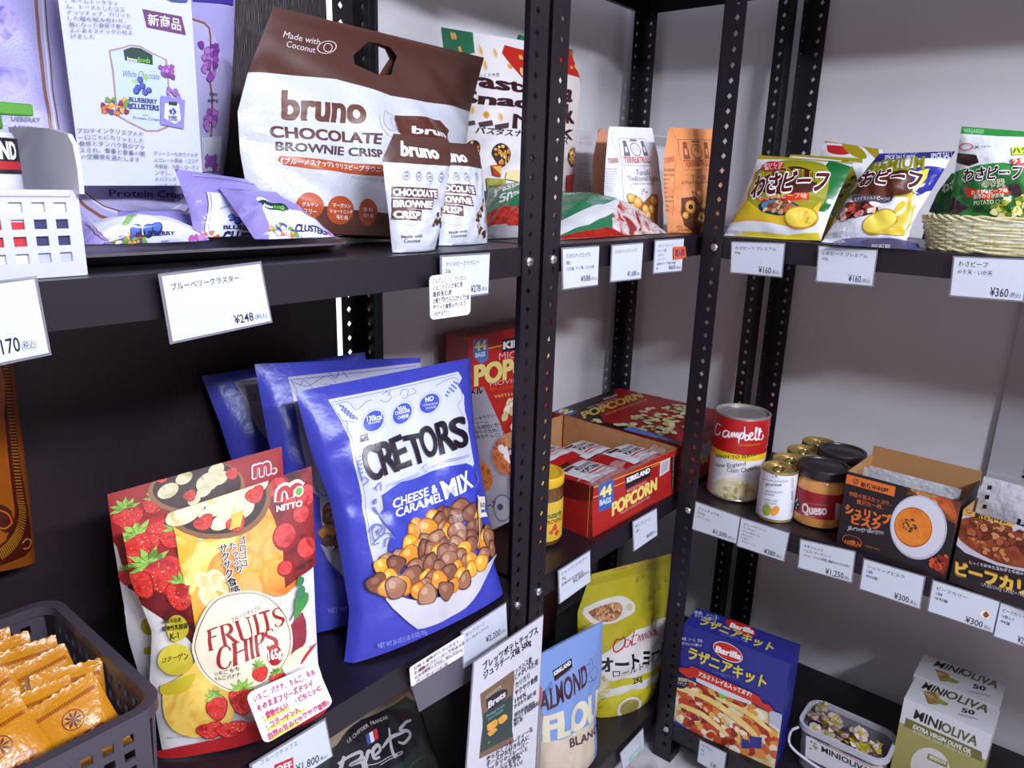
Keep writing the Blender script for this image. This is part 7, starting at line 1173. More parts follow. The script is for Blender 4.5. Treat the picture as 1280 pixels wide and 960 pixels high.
for k in range(3): A.quad((W_*.06,H_*(.55+.14*k)),(W_*.10,H_*(.56+.14*k)),(W_*.10,H_*(.62+.14*k)),(W_*.06,H_*(.61+.14*k)),'#16121A')
A.done(); silver(O+y*.6+ex*.008+ez*.05,x-ex*.016,ez*.112+ey*.012,'rear silver pouch in the curry carton',4,'silver pouches in the curry carton')
t,A=card_thing('card_1500','price_card','white clam chowder price card reading 1,500 beside the holed post',group=GC); price(A,['クラムチャウダー','1360g','キャンベル'],'¥1,500',pos=(.46,.08,.78,.26),wch=.07,step=.15)
t,A=card_thing('card_380','price_card','white olive price card reading 380 with many small lines',group=GC); price(A,['オリーブグリーン','アンチョビ','ジャンボサイズ','オレンジ','レモン','ハラペーニョ'],'¥380',pos=(.58,.05,.82,.23),wch=.062,step=.125)
t,A=card_thing('card_1250','price_card','white cheese sauce price card reading 1,250 under the dip jar',group=GC); price(A,['チポトレ入り','イエローチーズソース','ナチョス・タコスの料理に最適なまろやかな辛さ'],'¥1,250',pos=(.52,.04,.86,.24),wch=.062,step=.16)
t,A=card_thing('card_300','price_card','white shrimp bisque price card reading 300 under the orange carton',group=GC); price(A,['シュリンプビスク','1袋','中村屋'],'¥300',pos=(.58,.05,.82,.25),wch=.078,step=.16)
t,A=card_thing('card_300c','price_card','white beef curry price card reading 300 with a small curry plate picture',group=GC); W_,H_=A.s.W,A.s.H
def plate(A,q): W_,H_=A.s.W,A.s.H; A.circ((W_*q[0],H_*q[1]),W_*.085,'#C8B89A'); A.circ((W_*q[0],H_*q[1]),W_*.078,'#EFEAE4'); A.poly([(W_*(q[0]-.0),H_*(q[1]+.12)),(W_*(q[0]+.06),H_*(q[1]+.02)),(W_*(q[0]+.02),H_*(q[1]-.1)),(W_*(q[0]-.03),H_*(q[1]-.02))],'#8A4A1E',smooth=3)
plate(A,(.84,.48)); price(A,['ビーフカリー','1袋','中村屋'],'¥300',pos=(.58,.04,.84,.24),wch=.078,step=.16)
t,A=card_thing('card_300x','price_card','white ten-pack beef curry price card cut by the right edge of the photo',group=GC); plate(A,(.72,.52)); price(A,['ビーフカリー','10袋入り','中村屋'],'¥2,800',pos=(.5,.04,.84,.24),wch=.078,step=.16)
# ================= bottom shelves =================
t=bag_thing('brets','chips_bag','dark green and tan crisps bag with a black oval logo on the bottom shelf','snack bag','#26342E',None,rough=.35,bump=(120,.001)); A=Art('brets',t,.35)
A.poly([(-49.6,597.7),(382.7,631.6),(330.6,401.1),(258.7,336.1),(106.3,214.5),(-24.9,216.1)],'#26342E','bag_print'); A.poly([(-55.2,516.2),(14.5,416.7),(47.2,417.1),(110.4,461.8),(254,496.4),(297.7,471.5),(371,535.4),(339.4,682.2),(-73.7,638.9)],('#8A7866','#9A8A76',20.),'tan_field')
A.ell((131.8,423.5),(281.4,462.8),(141.9,361.7),'#17121A','oval_logo',n=48) if 0 else None
A.poly([(46.5,410.6),(74.6,443.9),(124.5,464.9),(185,475.8),(238.5,473.4),(268.4,456.6),(258.3,429.5),(233,400.3),(189.4,381.9),(138.1,366.4),(93.1,358.1),(54.3,368.4),(39.9,385.3)],'#17121A','oval_logo',smooth=4)
A.T('LE CHIPSIER',(74.5,426.2),(126.8,450.6),(72.8,431.9),'#B8B4B8',.0); A.T('FRANÇAIS',(131.8,452.9),(180.1,460.4),(131.4,458.7),'#B8B4B8',.0)
A.poly([(115.8,436.2),(123.6,439.4),(123.1,422.2),(115.4,419.1)],'#3A52A8'); A.poly([(123.6,439.4),(131.6,442.6),(131,425.2),(123.1,422.2)],'#D8D8E0'); A.poly([(131.9,443.7),(144,447),(141.5,429.6),(131,425.2)],'#B8303A')
for P in ([(65.1,404.5),(58.2,384.5),(49.2,368.9)],[(53.9,391.2),(76,403.8),(99.2,408.4),(95.4,396.5),(75.5,387.6),(96.7,391),(99.3,378.1),(78.8,363.5)],[(102.1,401.2),(106.1,379.7)],[(105.2,390.4),(113.2,407.3),(121.9,406.7)],[(123.4,399.6),(139.6,408.1),(137.1,417.5),(124,410),(122.6,396.1),(136.3,395.9)],[(177.1,442.6),(169.5,410.4),(170.6,392),(177.6,394.9)],[(145.5,410.8),(172.8,424.6),(210,432.8)],[(241.8,452),(219.5,449.6),(201.4,437.5),(221.4,433.5),(223.4,422.9),(202.9,411.7),(188.9,415.5)]): A.line(P,[4,6.5,7,6.5,4],'#B9B5BC','brand_script',smooth=5)
A.line([(108.7,384.9),(133.9,387.3),(185.9,397.4),(186.7,393.6),(132.5,382.2)],1.6,'#B9B5BC','brand_script',smooth=4); A.line([(182.1,357.8),(216.6,370.3),(248.3,375.2)],.8,'#8AA094'); A.done()
t=bag_thing('almond','flour_bag','pale blue almond flour bag on the bottom shelf behind the printed sheet','flour bag','#7F9BD6',None,rough=.4,bump=(120,.001)); A=Art('almond',t,.4)
A.poly([(-29.9,152.6),(8.6,118.6),(45.7,109.2),(160,102.2),(164.4,-125.6),(-59,37.2)],('#CDBFA8','#D8CCB8',30.),'cream_foot')
A.poly([(43.4,249.5),(92.5,253.9),(89.7,238.4),(45.6,228.6)],'#1E1A22'); A.T('KIRKLAND',(46.5,239.7),(88.5,244.4),(46.1,246.7),'#E8E8EE',.06); A.line([(48.5,231.2),(87.9,235.3)],1.,'#A82A32')
for P in ([(120.3,203.8),(117.8,224.6),(136.8,223.6),(130.7,206.7),(120.3,203.8)],[(133.6,201.1),(149.8,213),(165.2,192.4),(150.5,183.3),(133.6,201.1)],[(116.2,217.6),(106.1,226.1),(110.9,204.4)],[(122.8,194.4),(150.5,183.3),(157.6,188)],[(130.2,222.7),(141.5,233.2),(146.1,215)]): A.line(P,1.,'#3A4A8A','flourish',smooth=4)
A.T('signature',(13.8,208.4),(38,225.2),(15.5,219.5),'#33407A',.0); A.T('super fine',(13.1,198.4),(38.2,217.7),(13.8,208.4),'#33407A',.0)
for s_,q in zip('ALMOND',([(12.5,183),(28.3,187.2),(19.8,213.6)],[(32.3,183.6),(43.1,189.4),(27.7,211.1)],[(48.2,180),(68.9,183.1),(40.5,218.8)],[(71.7,185.8),(87.1,186.3),(68.9,221.7)],[(89.4,182),(108.4,182.5),(87.4,222.3)] ,[(103.6,187.8),(116.8,191.1),(98.2,221.1)])): pass
A.T('ALMOND',(9.8,178.8),(122.9,190.2),(11.9,218.6),'#4A2A38',.03,res=4)
A.T('FLOUR',(13.3,118.1),(209.7,100.2),(15.9,168.6),'#E2DCC0',.07,res=4)
A.T('BLANCHED',(72.9,81.6),(243,46.6),(71.8,100.3),'#4A2A38',.03); A.done()
t=bag_thing('oat','oatmeal_bag','yellow oatmeal pouch with a white band at the back of the bottom shelf','cereal bag','#A89E26',None,rough=.22,bump=(90,.0016)); A=Art('oat',t,.22)
A.poly([(-8,330),(243.6,338.8),(245.4,320.4),(3.6,316.1)],'#9A9020','bag_top'); A.T('Oatmeal プレミアム',(62.1,336.8),(159.7,334),(60.2,346.1),'#B05A5A',.02)
A.poly([(9.5,264.6),(30.7,276.2),(56.2,281.4),(90.8,279.3),(121.6,258.8),(120.5,240.2),(97,229.7),(58.9,220.2),(29.6,221.5),(11.9,243.3)],'#C9C4C0','white_picture',smooth=3); A.poly([(19.7,253.5),(40.5,266.6),(77.9,268.4),(91.8,258.2),(86.8,236.2),(58.7,225.4),(34,232.1)],('#9A6A42','#B88A5E','#7A4A2E',60.),'printed_oats',smooth=3); A.blobs([(23.4,253.3),(40.8,264.4),(78.1,266.2),(89.4,254.1),(76.5,235.9),(34,232.1)],40,3,['#B88A5E','#C9A27A','#7A4A2E'],'printed_oats',seed=3); A.ell((108.8,252.8),(121.1,250.6),(107.8,268.2),'#CFCBC0'); A.ell((108.8,252.8),(117.2,251.3),(108.2,261.7),'#B8B49A')
A.poly([(6.6,40.2),(35.2,142.1),(105.1,188.7),(154.7,207.6),(264.1,202),(280.6,104.8),(194.2,98.2),(96.6,90.2),(17.7,75.1)],'#D0CCCC','white_band',smooth=2)
A.poly([(14.9,83.3),(96.6,90.2),(196.4,101.6),(251.6,105.6),(242.5,71.8),(142.2,81.6),(94.6,71.6),(9.8,57.7)],'#B4AA20','yellow_band',smooth=2); A.poly([(10.9,61.7),(95,73.9),(156.4,83.9),(233.6,80.1),(234.5,47.8),(116.5,60.2),(11,45.6)],'#C9C5C2','white_band',smooth=2)
A.poly([(7.4,44.6),(105.1,61.2),(210.3,65.3),(196.2,-36),(97.3,-22.4),(-0.9,-8.7)],('#B8AE1E','#C8BE2E',30.),'yellow_band')
for P,w in (([(89.6,182.7),(74.7,181.2),(63.9,163.9),(72.8,152.2),(94.2,161),(97.8,181.6),(88.9,188.1)],3.4),([(108.3,178.2),(100.8,178.6),(98.8,161),(107.6,166.4),(111.5,178.1),(112.8,164.5)],2.2),([(121.7,198.2),(114.1,169.1),(124.4,171)],2.4),([(113.3,185.2),(131.3,191.1)],2.),([(129.3,174.9),(133.8,188.7),(136.4,173.3),(141.4,190.5),(146.6,173.3),(149.7,191.9),(156.8,174.6)],2.2),([(159.2,181.8),(168.9,187.9),(159.5,193.3),(159.4,179.3),(169.7,180.2)],2.2),([(180.3,190.7),(172.7,193.9),(170,181.9),(179.1,185.4),(184.6,192),(183.8,183)],2.),([(189.5,210.1),(178.9,184.6),(189.3,184.9)],2.4)): A.line(P,w,'#B01C30','brand_script',smooth=5)
A.T('オートミール',(29.4,107.4),(234.3,129.2),(31.9,137.6),'#1E1A20',.06,res=3); A.T('ロールドタイプ',(56,95),(210.6,122.9),(55.7,111.6),'#2A2428',.01); A.T('2Kg',(108,76),(135.8,82.5),(107.3,90.8),'#2A2428',.02)
for q in [(160,256.7),(173.8,266.7),(189.1,271.6),(207.2,285),(141.4,308.2),(125.3,302.7)]: A.line([q,(q[0]+9,q[1]+9)],.8,'#5A5A1E','printed_sprigs'); A.line([q,(q[0]+2,q[1]+12)],.8,'#5A5A1E','printed_sprigs'); A.line([q,(q[0]+12,q[1]+3)],.8,'#5A5A1E','printed_sprigs')
A.poly([(16.1,92),(32.4,100),(44.5,86.9),(46.4,64.6),(29.1,51.8),(7.4,44.6)],('#B8A878','#CFC49A','#9A8A5A',60.),'printed_oats',smooth=3)
for q in [(8.6,32.5),(13.7,24.3),(22.5,43.2)]: A.line([q,(q[0]+9,q[1]+7)],.9,'#3A4A1E','printed_sprigs'); A.line([q,(q[0]-3,q[1]+11)],.9,'#3A4A1E','printed_sprigs')
A.ell((102.6,11),(142.8,18.8),(87.7,45),'#D8D6D4','printed_bowl'); A.ell((101.8,14.4),(132.4,20.8),(89.7,39.5),('#A88A4A','#8A9A4A','#C8643A',80.),'printed_bowl'); A.line([(65.7,46.8),(80.5,57.3),(116.3,65.4)],.5,'#5A5A1E'); A.done()
# printed sheet hung in front of the posts
t,A=card_thing('poster_chips','product_sheet','white printed crisps sheet hanging in front of the double steel post','sign',None,'#D3D3DE')
A.T('ブレッツポテトチップス',(24.3,213.3),(167.5,212.2),(19.9,226.3),'#1A1620',.05,res=2); A.T('ジュラチーズ味 500g',(27,197.7),(149.8,199.8),(23.1,210.7),'#1A1620',.05,res=2)
A.poly([(19.7,177.3),(106.5,175.3),(110.1,156.7),(107.3,120.4),(110.2,80.8),(115.7,61),(29.7,65.1),(29.8,86.9),(33.3,121.5),(24.5,155.5)],'#7A5E48','printed_bag'); A.poly([(31.3,139),(108.8,134.8),(110.2,80.8),(113.5,70.8),(31.2,74.4),(32.5,115.3)],'#2E3E38','printed_bag')
A.poly([(38.6,148.4),(38.6,161.5),(61.3,160.1),(88.3,152),(92.3,141.6),(79.8,136),(49,136.5)],'#1E1820','printed_bag',smooth=3); A.T('Brets',(44.4,141.5),(87.2,140.1),(43.1,152.7),'#D8D4DC',.05); A.poly([(35.5,166.2),(73.5,165.8),(74.1,160.5),(37.2,160.5)],'#B8A890','printed_bag'); A.T('ORIGINAL',(37.1,161.6),(73,161),(36.7,165),'#3A2E28',.03)
A.T('Fromage du Jura',(41.5,127.8),(86.6,124.2),(40.9,132.7),'#6AA09A',.03); A.T('Jura cheese',(45.8,120.9),(84.8,117.6),(45.3,125.2),'#6AA09A',.03)
for P in ([(43,114.8),(67.2,112.1),(71.3,99.8),(48,102.1)],[(45.8,100),(63.7,98.8),(72.2,91.4),(54.5,90.2)],[(71.7,109.8),(90.6,109.9),(96.1,102),(79.1,98.3)]): A.poly(P,('#D8942A','#E8AE4A',90.),'printed_chips',smooth=3)
A.circ((52.1,80.7),2.6,'#4A9A5A')
def rows(A,L,b=.02,res=1):
    for s_,a,b_,c_ in L: A.T(s_,a,b_,c_,'#2A2630',b,res=res)
rows(A,[('フランス産',(110.6,164.9),(154,172.1),(109.4,173.9)),('じゃがいも使用',(111.8,155.9),(170.8,165.7),(110.6,164.6)),('カリカリ',(114.3,142.3),(150.1,149.7),(112.6,150.4)),('サクサク食感',(114.2,130.6),(172.6,141.1),(112.5,139.2)),('100%',(115,120),(143.3,124.2),(113.4,126.9)),('ひまわり油使用',(113.1,111.6),(169,120.6),(112.5,118.5)),('保存料無添加',(114,99.4),(166.5,105.8),(113.5,105.5)),('MSG(うま味調味料)',(113.5,92),(180.7,102.2),(113,98.7)),('無使用',(114,85.2),(135.6,88.5),(113.5,91.4))])
rows(A,[('柔らかくフルーティーな',(49.1,51.1),(165.8,64.7),(47.8,58.5)),('チーズがお好きな人に',(49.5,43.3),(155.6,55),(48.2,50.5)),('ピッタリのフレーバー',(49,34.8),(155.3,46.2),(47.7,42.1)),('クリーミーな味わいと',(49.5,26.6),(153.2,38),(48.1,33.6)),('香りをぜひ',(83.7,23.4),(135,28.7),(82.2,31.5)),('お試し下さい♪',(74.4,14.2),(141.1,20.4),(72.9,22.4))]); A.done()
# big jar with orange lid behind the sheet
d=D['big_jar']; t=thing('plastic_jar','clear plastic jar with an orange lid hidden behind the crisps sheet','jar',d['O'],None); MB().lathe(d['O'],[(.046,.001),(.053,.006),(.055,.02),(.055,.17),(.050,.19),(.045,.2)],0,40).build('jar_body',[mat('#A9A2A8',.15,alpha=.75)],t,True); MB().lathe(d['O'],[(.047,.2),(.049,.202),(.049,.228),(.046,.232)],0,40).build('lid',[mat('#D8642A',.4)],t,True)
# dark carton at the back
D['dark_box']=dict(t='box',O=[.23,.24,-1.0305],ax=[1.,0.],w=.2,d=.12,h=.36); t=thing('dark_carton','dark red carton in the shadow behind the oatmeal pouch','box',D['dark_box']['O']); box_body('dark_box',t,'#2E1414'); A=Art('dark_box.front',t,.5); A.T('NOIR',(40,250),(160,250),(40,290),'#4A2A1E',.04); A.done()
t,A=card_thing('card_blank','price_card','white card with a green mark at the bottom of the corner shelf',group=GC); W_,H_=A.s.W,A.s.H; A.quad((W_*.3,H_*.04),(W_*.85,H_*.04),(W_*.85,H_*.25),(W_*.3,H_*.25),'#7FBF9A'); A.T('冷蔵品',(W_*.34,H_*.08),(W_*.8,H_*.08),(W_*.34,H_*.2),'#D8F0E4',.03); A.T('オートミール 2kg',(W_*.1,H_*.8),(W_*.8,H_*.8),(W_*.1,H_*.88),'#3A3840'); A.done()
t,A=card_thing('card_lasagna','price_card','white lasagna price card at the bottom edge of the photo',group=GC); price(A,['ラザニアキット','460g','バリラ'],'¥1,400',step=.2,top=.98)
# lasagna carton
t=thing('lasagna_carton','dark blue lasagna kit carton with a red banner on the bottom shelf','box',D['lasagna']['O']); box_body('lasagna',t,'#2B2E86',rough=.35)
A=Art('lasagna.front',t,.35)
A.poly([(-13.5,111.1),(22.9,119.7),(101.8,116.9),(162.2,122.8),(214.4,121.8),(236.6,121.6),(254.9,-24.2),(-2.8,-174.5)],('#D8C48A','#E8D8A8','#C8A85A',20.),'printed_lasagna')
A.blobs([(-4.8,98.7),(69.3,125.3),(149.2,120.3),(197.1,105.3),(219.3,81.9),(218.7,34.7),(142.2,1.1),(71.8,-3.6),(7,13.1)],110,11,['#C8562A','#E8A84A','#E8D8B0','#B83A1E','#D88A3A','#F0E8D4','#9A2E18'],'printed_lasagna',seed=5); A.blobs([(1.8,68.9),(63,82.2),(134.6,69.6),(183.4,55.2),(141.4,8.8),(71,4.2),(6.3,21.1)],50,7,['#F0E6C8','#C8401E','#8A2414','#E8B860'],'printed_lasagna',seed=8)
for P in ([(3.1,94.2),(71.7,102.5),(153.9,79.4),(183.4,55.2),(177.8,46.3),(148.7,64.9),(69.5,89.3),(3.9,86.4)],[(14,58.3),(65.4,58.9),(117.5,36.7),(115,27.3),(63.2,45.6),(11.2,48.6)],[(88.5,110.6),(150.5,109.2),(198.9,90.7),(196.7,81.8),(148.3,98.3),(89.3,103)]): A.poly(P,('#EBC86A','#F2DC9A',50.),'printed_lasagna',smooth=3)
A.poly([(80.9,132.8),(93.2,132.6),(101,124.5),(109.4,126.5),(105.5,114.8),(95.6,110),(89.2,120.8)],('#5AA03A','#8ACB5A',90.),'printed_leaves',smooth=3); A.poly([(194.1,130.8),(219.5,132),(227.9,90.3),(197.1,105.3)],'#B8BCCB','printed_cloth'); A.poly([(197.3,103.5),(221,94.4),(221.9,87.1),(198.1,97.3)],'#E0E0E8','printed_cloth')
A.poly([(39.7,134.7),(110,136.6),(157.6,134.1),(158.7,124.9),(108.4,120.1),(40.6,125.9)],'#D8D8E0'); A.poly([(-1.3,141),(21.9,149.4),(24.9,156),(35.6,157.6),(158.8,152.1),(172.2,150.8),(180.1,139.3),(192.8,141.6),(203.6,131.7),(191.4,125.6),(154.5,132.6),(39.6,135.5),(22.4,125.5),(-0.6,133.3)],'#C8321E','red_banner'); A.T('アルミトレイも入ってます!',(43.4,141.2),(155,142.5),(45.2,152),'#F2E8E0',.05,res=2)
A.ell((7.2,110.4),(24.6,114.4),(6.6,128.4),'#1E2048'); A.T('簡単調理',(1.7,109.9),(21.6,115),(1.6,118),'#D8D0A0',.03,res=1); A.T('ラザニア',(0.7,100.4),(20.7,104.5),(0.8,107.4),'#D8D0A0',.03,res=1)
A.ell((98.9,222.6),(130.1,221),(99.1,242.8),'#E8E0E4'); A.ell((98.9,222.6),(128.7,221.5),(99.3,241),'#C8281E'); A.T('Barilla',(74.2,213),(125.6,216.3),(75.5,226.7),'#F4F0F0',.06,res=3)
A.T('ラザニアキット',(16.9,174),(179.7,175.3),(19.5,200),'#D8C850',.05,res=2); A.T('Lasagne Kit',(72.5,162.4),(128.6,168.7),(72.4,170.2),'#5A68B8',.0); A.T('本格、ソース、生地、',(-0.4,209.3),(45.1,222.7),(0,216.6),'#C8CCE0',.02,res=1); A.T('全てセットの3種入り',(1.3,199),(43.4,211.4),(1.8,205.5),'#C8CCE0',.02,res=1)
A.poly([(-18.6,0.1),(7.4,9.1),(83.3,-10),(149.6,-3),(158.3,-80.5),(-2.8,-174.5)],'#2B2E86'); A.quad(*[(164.3,53.1),(187.6,61.4),(189.2,34.5),(166.7,26.4)],'#2B2E86'); A.quad(*[(148.5,36.8),(163.1,42.5),(165.5,21.8),(150.9,15.9)],'#2B2E86'); A.done()
A=Art('lasagna.top',t,.35)
A.ell((100.6,61.2),(133.9,57.9),(96.1,81.1),'#C8281E'); A.T('Barilla',(82.2,49.1),(129.5,54.5),(79.8,66),'#F4F0F0',.06,res=2); A.T('ラザニアキット',(24.4,21),(178.5,18.1),(23.5,48.8),'#C8BA44',.05,res=2); A.T('Lasagne Kit',(77.1,10.5),(129.4,16),(74.9,21.1),'#5A68B8',.0); A.T('本格、ソース、',(1.3,51),(52.2,63.5),(-0.9,63.7),'#C8CCE0',.02,res=1); A.T('セットの3種入り',(7,39.7),(51.4,51.3),(5.3,50.2),'#C8CCE0',.02,res=1); A.done()
# plastic tub with wrapped sweets
t=thing('plastic_tub','clear plastic tub of wrapped olive portions with a handle','tub',(.585,-.372,-1.0305)); cx_,cy_=.585,-.372; hx,hy=.052,.083; zb,zt=-1.0300,-.932
TB=mat('#C4C5D4',.15,alpha=.34); b=MB(); Rg=[(sh(rr(hx*.84,hy*.90,.022),cx_,cy_),zb),(sh(rr(hx*.95,hy*.96,.026),cx_,cy_),zt-.012),(sh(rr(hx*.95,hy*.96,.026),cx_,cy_),zt)]
n=len(Rg[0][0]); V=[(x,y,z) for P,z in Rg for x,y in P]; F=[(k*n+i,k*n+(i+1)%n,(k+1)*n+(i+1)%n,(k+1)*n+i) for k in range(2) for i in range(n)]+[tuple(range(n))[::-1]]; b.add(V,F); b.build('tub_wall',[TB],t,True)
rb=MB(); 
def ringband(o,i_,z0,z1,b):
    n=len(o); V=[(x,y,z0) for x,y in o]+[(x,y,z1) for x,y in o]+[(x,y,z1) for x,y in i_]+[(x,y,z0) for x,y in i_]; F=[(a*n+i,a*n+(i+1)%n,((a+1)%4)*n+(i+1)%n,((a+1)%4)*n+i) for a in range(4) for i in range(n)]; b.add(V,F)
ringband(sh(rr(hx*1.04,hy*1.03,.03),cx_,cy_),sh(rr(hx*.93,hy*.95,.024),cx_,cy_),zt-.010,zt+.001,rb); rb.build('rim',[mat('#C4C5D2',.25,alpha=.75)],t,True)
hb=MB(); hb.tube(spline([(cx_-hx*1.0,cy_+hy*.95,zt-.006),(cx_-hx*1.12,cy_+hy*1.09,zt-.02),(cx_-hx*1.15,cy_+hy*1.05,zt-.05),(cx_-hx*1.1,cy_+hy*.6,zt-.068),(cx_-hx*1.08,cy_,zt-.075),(cx_-hx*1.1,cy_-hy*.6,zt-.068),(cx_-hx*1.12,cy_-hy*1.05,zt-.05),(cx_-hx*1.05,cy_-hy*1.06,zt-.012)],5),.0026); hb.build('handle',[mat('#C9CBDA',.3)],t,True)
D['tub_label']=dict(t='quad',c=[[cx_-hx*.955,cy_+hy*.7,-1.0],[cx_-hx*.93,cy_-hy*.9,-1.0],[cx_-hx*.985,cy_+hy*.75,-.949],[cx_-hx*.985,cy_-hy*.95,-.949]]); A=Art('tub_label',t,.4,lift=1e-3); W_,H_=A.s.W,A.s.H
A.quad((0,0),(W_,0),(W_,H_),(0,H_),'#D3D0D8','paper_label'); A.T('MINIOLIVA',(W_*.22,H_*.62),(W_*.85,H_*.62),(W_*.22,H_*.86),'#2A2A22',.03); A.line([(W_*.15,H_*.97),(W_,H_*.93)],1.4,'#8A2A2E'); A.blobs([(W_*.06,H_*.5),(W_*.16,H_*.5),(W_*.16,H_*.9),(W_*.06,H_*.9)],6,2.4,['#8A8A4A'],'printed_picture'); A.done()
GS='wrapped olive portions in the tub'
rs=random.Random(12); cup=None
for i in range(60):
    lay=i//18; x_=cx_+rs.uniform(-.034,.034); y_=cy_+rs.uniform(-.062,.062); z_=-.982+lay*.016+rs.uniform(0,.006); 
    if cup is None:
        cup=thing('olive_portion','small wrapped olive portion piled in the clear tub','sweet',(x_,y_,z_),GS); V=[];n=8
        b=MB(); b.lathe((0,0,0),[(.006,-.004),(.009,.0),(.010,.004),(.006,.006)],0,10); b.V=[(v[0]+x_,v[1]+y_,v[2]+z_) for v in b.V]; b.build('cup',[mat('#B98A7C',.3,alpha=.9,mott=('#C9A89A','#9A6A5A',60.))],cup,True)
        b=MB(); P=[(.016*math.cos(a)*(1+.25*math.sin(3*a)),.013*math.sin(a),.006+.003*math.sin(5*a)) for a in np.linspace(0,2*math.pi,10)[:-1]]; b.add([(0,0,.007)]+P,[(0,k+1,(k+1)%9+1) for k in range(9)]); b.V=[(v[0]+x_,v[1]+y_,v[2]+z_) for v in b.V]; b.build('wrapper',[mat('#CDB9B4',.2,alpha=.85)],cup)
        b=MB(); b.add([(x_-.006,y_-.003,z_+.0085),(x_+.006,y_-.003,z_+.0088),(x_+.005,y_+.004,z_+.0085),(x_-.005,y_+.004,z_+.0088)],[(0,1,2,3)]); b.build('printed_foil',[mat('#B8A82E',.3)],cup); cup2=[c for c in cup.children]; yel=cup2[-1].data
        alts=[]
        for col in ('#C9B9AE','#C9B9AE','#B8A82E','#C9BDB8','#B0A08A'):
            m2=yel.copy(); m2.materials.clear(); m2.materials.append(mat(col,.3)); alts.append(m2)
    else:
        c=cup.copy(); COL.objects.link(c); c.location=(x_,y_,z_)
        for ch in cup2: e_=ch.copy(); COL.objects.link(e_); e_.parent=c; e_.data=rs.choice(alts) if ch is cup2[-1] else ch.data
        c.rotation_euler=(rs.uniform(-.6,.6),rs.uniform(-.6,.6),rs.uniform(0,6.3))
# olive oil cartons
GO='olive oil portion cartons'
for nm,lab in (('olive_rear','rear white and olive green oil carton, mostly hidden'),('olive_front','front white and olive green oil carton with a dish print')):
    t=thing('oil_carton',lab,'box',D[nm]['O'],GO); box_body(nm,t,'#D2D4DA',rough=.4)
    A=Art(nm+'.front',t,.4); W_,H_=A.s.W,A.s.H; A.quad((0,0),(W_,0),(W_,H_*.74),(0,H_*.74),'#A09A5A','olive_field')
    if nm=='olive_front':
        A.poly([(9.1,169.8),(135.2,167.6),(138.6,147.9),(8.6,150.5)],'#6E6A34','olive_band')
        A.T('MINI',(21.4,175.9),(65.8,174.5),(22.5,195.3),'#22221C',.03,res=3); A.T('OLIVA',(67.1,174.4),(124.7,174.2),(68.3,193.6),'#5E5A2E',.03,res=3); A.T('EXTRA VIRGIN OLIVE OIL',(23.4,154.5),(120.2,154.1),(24.1,163),'#E4E2D4',.05); A.T('ACEITE DE OLIVA VIRGEN EXTRA',(24.1,145.8),(120.5,146.4),(24.4,152.8),'#D0CEB8',.01)
        A.ell((63.6,87.7),(95.7,96.6),(60,130.9),'#D8D2D4','printed_dish',n=36); A.poly([(55.5,116.9),(89,117.2),(89.5,104),(55.9,103.5)],'#8A8440','printed_dish'); A.T('MINIOLIVA',(59.8,107.2),(87,109.2),(59.3,114.6),'#E4E2D4',.04)
    A.done()
    A=Art(nm+'.top',t,.4)
    if nm=='olive_front':
        A.T('MINI',(17.6,55),(55.3,56.9),(19.9,79.9),'#22221C',.03,res=2); A.T('OLIVA',(56.7,56.7),(125.6,59.8),(59.2,84.3),'#5E5A2E',.03,res=2); A.poly([(21.9,46.9),(47.9,63.3),(53,21.8),(38.2,11.7)],('#A88A4A','#8A6A2E','#C8A87A',60.),'printed_olives'); A.poly([(48.4,44.2),(67.9,39.5),(64.9,29.1),(48.8,25.5)],'#8A943A','printed_leaves'); A.T('50',(90.4,30.6),(109.3,37.3),(89.2,44.3),'#2A2A24',.05); A.T('UNIDOSIS SERVINGS',(81.2,22),(116.9,30),(81.1,27.8),'#5A5A54') if 0 else A.T('UNIDOSIS SERVINGS',(87.1,16.6),(117.6,25.7),(86.7,22.1),'#5A5A54')
    else:
        A.T('MINI',(23.2,57),(67.7,62.3),(26.4,80.5),'#22221C',.03,res=2); A.T('OLIVA',(69.4,62.3),(131.1,62.1),(71.5,90.1),'#5E5A2E',.03,res=2); A.poly([(28,46.6),(54.2,49.6),(56.7,18.5),(44.2,10.9)],('#A88A4A','#8A6A2E','#C8A87A',60.),'printed_olives'); A.poly([(54.8,37.5),(75,35.6),(69.8,22.6),(53.1,19.2)],'#8A943A','printed_leaves'); A.T('50',(97.2,32),(116.4,37.9),(96.3,47.4),'#2A2A24',.05); A.T('UNIDOSIS SERVINGS',(92.3,11.4),(126.3,23.6),(91.9,17.4),'#5A5A54')
    A.done()
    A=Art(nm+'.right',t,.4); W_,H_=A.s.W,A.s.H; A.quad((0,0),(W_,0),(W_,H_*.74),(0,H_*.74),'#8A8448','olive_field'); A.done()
# small jars at the lower right edge
t=thing('black_lid_jar','small jar with a black lid at the bottom edge of the photo','jar',(.50,-.47,-1.0305)); MB().lathe((.50,-.52,-1.0305),[(.024,.001),(.026,.004),(.026,.05),(.022,.056)],0,30).build('glass_body',[mat('#4A4238',.15)],t,True); MB().lathe((.50,-.52,-1.0305),[(.026,.056),(.0275,.058),(.0275,.070),(.025,.073)],0,30).build('lid',[mat('#1A1218',.4)],t,True)
o_=(.78,-.575,-1.0305); t=thing('glass_bottle','small clear glass bottle at the lower right edge','bottle',o_); MB().lathe(o_,[(.017,.001),(.02,.004),(.02,.05),(.012,.066),(.0085,.07),(.0085,.085),(.011,.087),(.011,.093),(.008,.095)],0,30).build('bottle_body',[mat('#B4C4BE',.08,alpha=.6)],t,True); MB().tube([(o_[0]+.0085*math.cos(a),o_[1]+.012*math.sin(a),o_[2]+.088) for a in np.linspace(0,6.2,14)],.0012).build('wire_ring',[mat('#B9BEC4',.2,1)],t,True)
